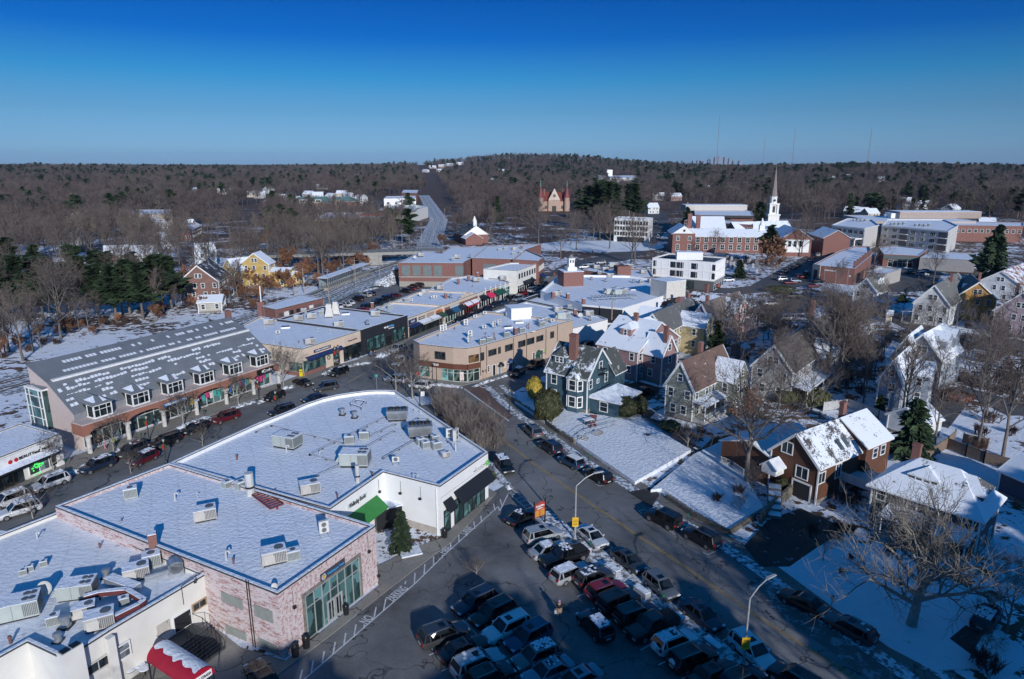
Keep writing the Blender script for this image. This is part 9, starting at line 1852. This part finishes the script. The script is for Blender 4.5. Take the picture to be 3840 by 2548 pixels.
# gravestones
random.seed(12); STG=[P((.32,.32,.33),.85),P((.15,.15,.16),.85)]
for i in range(40):
    x,y=random.uniform(1950,2250),random.uniform(1000,1130); p=G(px('A2',x,y)); o=thing('gravestone','upright %s gravestone in the snowy churchyard'%('pale','dark')[i%2],'gravestone',(p.x,p.y,0),random.uniform(-.3,.3),'gravestones in the snowy churchyard'); w_=random.uniform(.4,.6); h=random.uniform(.9,1.9); m=MB(); pr=[(-w_,0),(w_,0)]+[(w_*math.cos(a),h+w_*.5*math.sin(a)) for a in (0,.8,1.57,2.3,3.14)]
    k=len(pr); m.add([(x_,-.12,z) for x_,z in pr]+[(x_,.12,z) for x_,z in pr],[list(range(k)),list(range(2*k-1,k-1,-1))]+[[i2,i2+k,(i2+1)%k+k,(i2+1)%k] for i2 in range(k)]); m.build('stone',STG[i%2],o)
# sandwich board, arch
p=G(px('B0',250,1180)); o=thing('sandwich_board','white sandwich board leaning on the salon pavement','sign',(p.x,p.y,.12),.4); m=MB(); m.beam((0,-.3,0),(0,0,1.),.6,.04); m.beam((0,.3,0),(0,0,1.),.6,.04); m.build('boards',WHITE,o)
# ============================================================ PEOPLE
SKIN=P((.42,.25,.18),.6)
def skin_body(name,verts,edges,rad,mat,parent,sub=1):
    me=bpy.data.meshes.new(name); me.from_pydata([Vector(v) for v in verts],edges,[]); o=bpy.data.objects.new(name,me); link(o,parent); s=o.modifiers.new('s','SKIN'); 
    me.skin_vertices or None
    lay=me.skin_vertices[0].data if me.skin_vertices else None
    for i,r in enumerate(rad): 
        if lay: lay[i].radius=(r,r)
    if lay: lay[0].use_root=True
    o.modifiers.new('u','SUBSURF').levels=sub; o.modifiers['u'].render_levels=sub; me.materials.append(mat); return o
def person(loc,rz,label,coat,trous,hat=None,skirt=None,stride=.16,hair=None,h=1.,bag=None,group=None):
    o=thing('person',label,'person',loc,rz,group); o.scale=(h,h,h)
    V=[(0,0,.95),(0,0,1.12),(0,0,1.32),(0,.0,1.47),(0,.01,1.56),(0,.03,1.66),(0,.02,1.74),(.18,0,1.42),(.26,.02,1.17),(.25,.12,.95),(.25,.15,.86),(-.18,0,1.42),(-.26,.02,1.17),(-.25,-.06,.95),(-.25,-.08,.86),(.09,0,.9),(.10,stride*.6,.5),(.10,stride*.4,.09),(.10,stride*.4+.13,.05),(-.09,0,.9),(-.10,-stride*.5,.5),(-.10,-stride*1.6,.12),(-.10,-stride*1.6+.13,.06)]
    E=[(0,1),(1,2),(2,3),(3,4),(4,5),(5,6),(3,7),(7,8),(8,9),(9,10),(3,11),(11,12),(12,13),(13,14),(0,15),(15,16),(16,17),(17,18),(0,19),(19,20),(20,21),(21,22)]
    Rr=[.15,.15,.17,.11,.055,.10,.08,.075,.055,.042,.04,.075,.055,.042,.04,.10,.07,.05,.045,.10,.07,.05,.045]
    skin_body('body',V,E,Rr,SKIN,o)
    E2=[(0,1),(1,2),(2,3),(2,4),(4,5),(5,6),(2,7),(7,8),(8,9)]; V2=[(0,0,.86),(0,0,1.15),(0,0,1.38),(0,.0,1.49),(.2,0,1.41),(.27,.02,1.17),(.26,.11,.97),(-.2,0,1.41),(-.27,.02,1.17),(-.26,-.05,.97)]
    skin_body('coat',V2,E2,[.20,.185,.20,.09,.10,.08,.065,.10,.08,.065],coat,o)
    V3=[(0,0,.93),(.10,0,.82),(.11,stride*.6,.5),(.10,stride*.4,.13),(-.10,0,.82),(-.11,-stride*.5,.5),(-.10,-stride*1.6,.16)]; skin_body('trousers',V3,[(0,1),(1,2),(2,3),(0,4),(4,5),(5,6)],[.16,.115,.09,.07,.115,.09,.07],trous,o)
    m=MB(); m.lathe([(.12,1.66),(.125,1.74),(.10,1.81),(.0,1.84)],12); m.build('hat' if hat else 'hair',hat or P((.06,.035,.02),.8),o,(0,.0,0))
    m=MB(); 
    for s in (-1,1): m.box(s*.035-.012,s*.035+.012,.115,.13,1.68,1.70)
    m.box(-.025,.025,.11,.128,1.60,1.612); m.build('eyes_and_mouth',DARK,o)
    m=MB()
    for s,(hx,hy,hz) in ((1,(.25,.16,.84)),(-1,(-.25,-.08,.84))):
        for k in range(4): m.tube((hx+(k-1.5)*.02,hy+.01,hz),(hx+(k-1.5)*.022,hy+.03,hz-.07-.01*(1.5-abs(k-1.5))),.010,.008,5)
        m.tube((hx-s*.03,hy+.02,hz+.01),(hx-s*.05,hy+.05,hz-.04),.011,.009,5)
    m.build('fingers',SKIN,o)
    if skirt: m=MB(); m.lathe([(.19,1.0),(.26,.8),(.30,.55)],14); m.build('skirt',skirt,o)
    if bag: 
        bo=thing('shopping_bag','%s shopping bag carried by the walking woman in the lot'%('white'),'bag',(loc[0]-.32,loc[1]-.05,loc[2]+.35)); m=MB(); m.box(-.14,.14,-.07,.07,0,.36); m.build('bag_body',WHITE,bo); m=MB(); m.pipe([(-.06,0,.36),(-.04,0,.52),(.04,0,.52),(.06,0,.36)],.01,5); m.build('strap',WHITE,bo)
    return o
def pp(k,x,y): p=G(px(k,x,y)); return (p.x,p.y,.12)
DK=P((.015,.016,.02),.8); JN=P((.03,.05,.10),.8); PK=P((.65,.25,.35),.8); GNV=P((.45,.62,.02),.6)
p=pp('D2',427,1000); person((p[0],p[1],.03),math.pi-.1,'person in pink knit hat, dark coat and tan skirt walking through the lot',DK,P((.3,.3,.32),.8),P((.55,.3,.42),.8),P((.42,.30,.20),.8),bag=1)
person(pp('B0',905,905),1.2,'person in black walking under the first arch',DK,DK); person(pp('B0',958,945),2.0,'child in pink snowsuit standing by the kerb',PK,PK,PK,h=.7); person(pp('B0',1042,920),3.,'person in yellow green vest standing behind the parked cars',GNV,JN,P((.02,.02,.02),.8))
person(pp('B1',1047,108),3.3,'person in blue jacket walking beside the black restaurant, left of two',P((.03,.10,.30),.8),JN,DK); person(pp('B1',1080,105),3.3,'person in dark jacket walking beside the black restaurant, right of two',DK,JN,DK); person(pp('M0',1410,1160),0,'person in pale top waiting before the realty office, left of two',P((.4,.4,.4),.8),DK); person(pp('M0',1442,1160),0,'person in navy coat waiting before the realty office, right of two',NAVY,DK)
person(pp('M1',70,770),.5,'person in dark coat outside the navy fronted shop',DK,JN); person(pp('M1',107,745),.5,'person in pale blue jacket outside the navy fronted shop',P((.35,.5,.6),.8),DK); person(pp('M1',852,455),.5,'person in brown coat outside the blue awning shop',P((.2,.09,.04),.8),DK); person(pp('A2',730,950),.5,'person in dark clothes crossing by the town green',DK,DK); person(pp('A2',385,1165),.5,'person in red on the pavement at the street end',REDM,DK)
# ============================================================ OUT OF FRAME: what throws the foreground shade
def offtree(x,y,h,i,w_=1.): 
    random.seed(i); return place(CF[i%3],TC,'pine_tree','dense pine behind the viewpoint, out of the picture','tree',(x,y,0),random.uniform(0,6.28),h/14*w_,'pines behind the viewpoint',h/14)
for i,(x,y,h) in enumerate(((60,-8,30),(72,6,28),(50,0,27),(84,-14,33),(92,4,30),(64,-30,36),(46,-30,33),(36,-16,29),(22,-22,28),(26,2,21),(8,-34,32),(38,10,20),(56,16,24),(70,24,24),(88,18,28),(100,2,32),(-2,-2,16),(-22,-18,24),(-6,-30,27),(14,10,13),(3,-4,21),(20,-4,25),(-10,2,18),(27,8,20))): offtree(x,y,h,i,1.05)
for i,(x,y,h) in enumerate(((12,-12,20),(30,-8,22),(-12,-8,19),(2,-16,21),(44,14,20),(20,12,15),(-30,-6,19),(52,30,20))): place(NEAR[i%5],TC,'bare_tree','bare tree behind the viewpoint, out of the picture','tree',(x,y,0),i,h/10,'bare trees behind the viewpoint')
bb=thing('shade_hall','broad brick hall behind the viewpoint, out of the picture','building',(70,-62,0)); m=MB(); m.box(-20,34,-14,6,0,27); m.build('wall',BR,bb); m=MB(); m.box(-20.3,34.3,-14.3,6.3,27.003,27.5); m.build('roof',SNOWR,bb)  # unseen hall, added as a shade caster for the foreground
# ============================================================ LABELS: tell look-alikes apart by their place in the row
bpy.context.view_layer.update()
NO_=set(o.get('group') for o in sc.objects if o.get('group') and any(w_ in o['group'] for w_ in ('trees','pines','hedge','shrubs','gravestones','distant supermarket')))
D={}
for o in list(sc.objects):
    if o.parent is None and o.get('label') and o.get('kind') is None: D.setdefault(o['label'],[]).append(o)
for lb,os_ in D.items():
    if len(os_)<2 or len(os_)>20 or (os_[0].get('group') in NO_): continue
    os_.sort(key=lambda o:proj(o.location)[0])
    for i,o in enumerate(os_):
        w_=('leftmost ' if i==0 else 'rightmost ' if i==len(os_)-1 else ORD[i]); o['label']=w_+lb+('' if i in(0,len(os_)-1) else ' from the left')
for o in list(sc.objects):
    if o.get('label') and o.parent is None:
        ws=o['label'].split()
        if len(ws)>16: print('LONG',len(ws),o['label'])
    if 'ordn' in o: del o['ordn']
    if 'roofz' in o: del o['roofz']
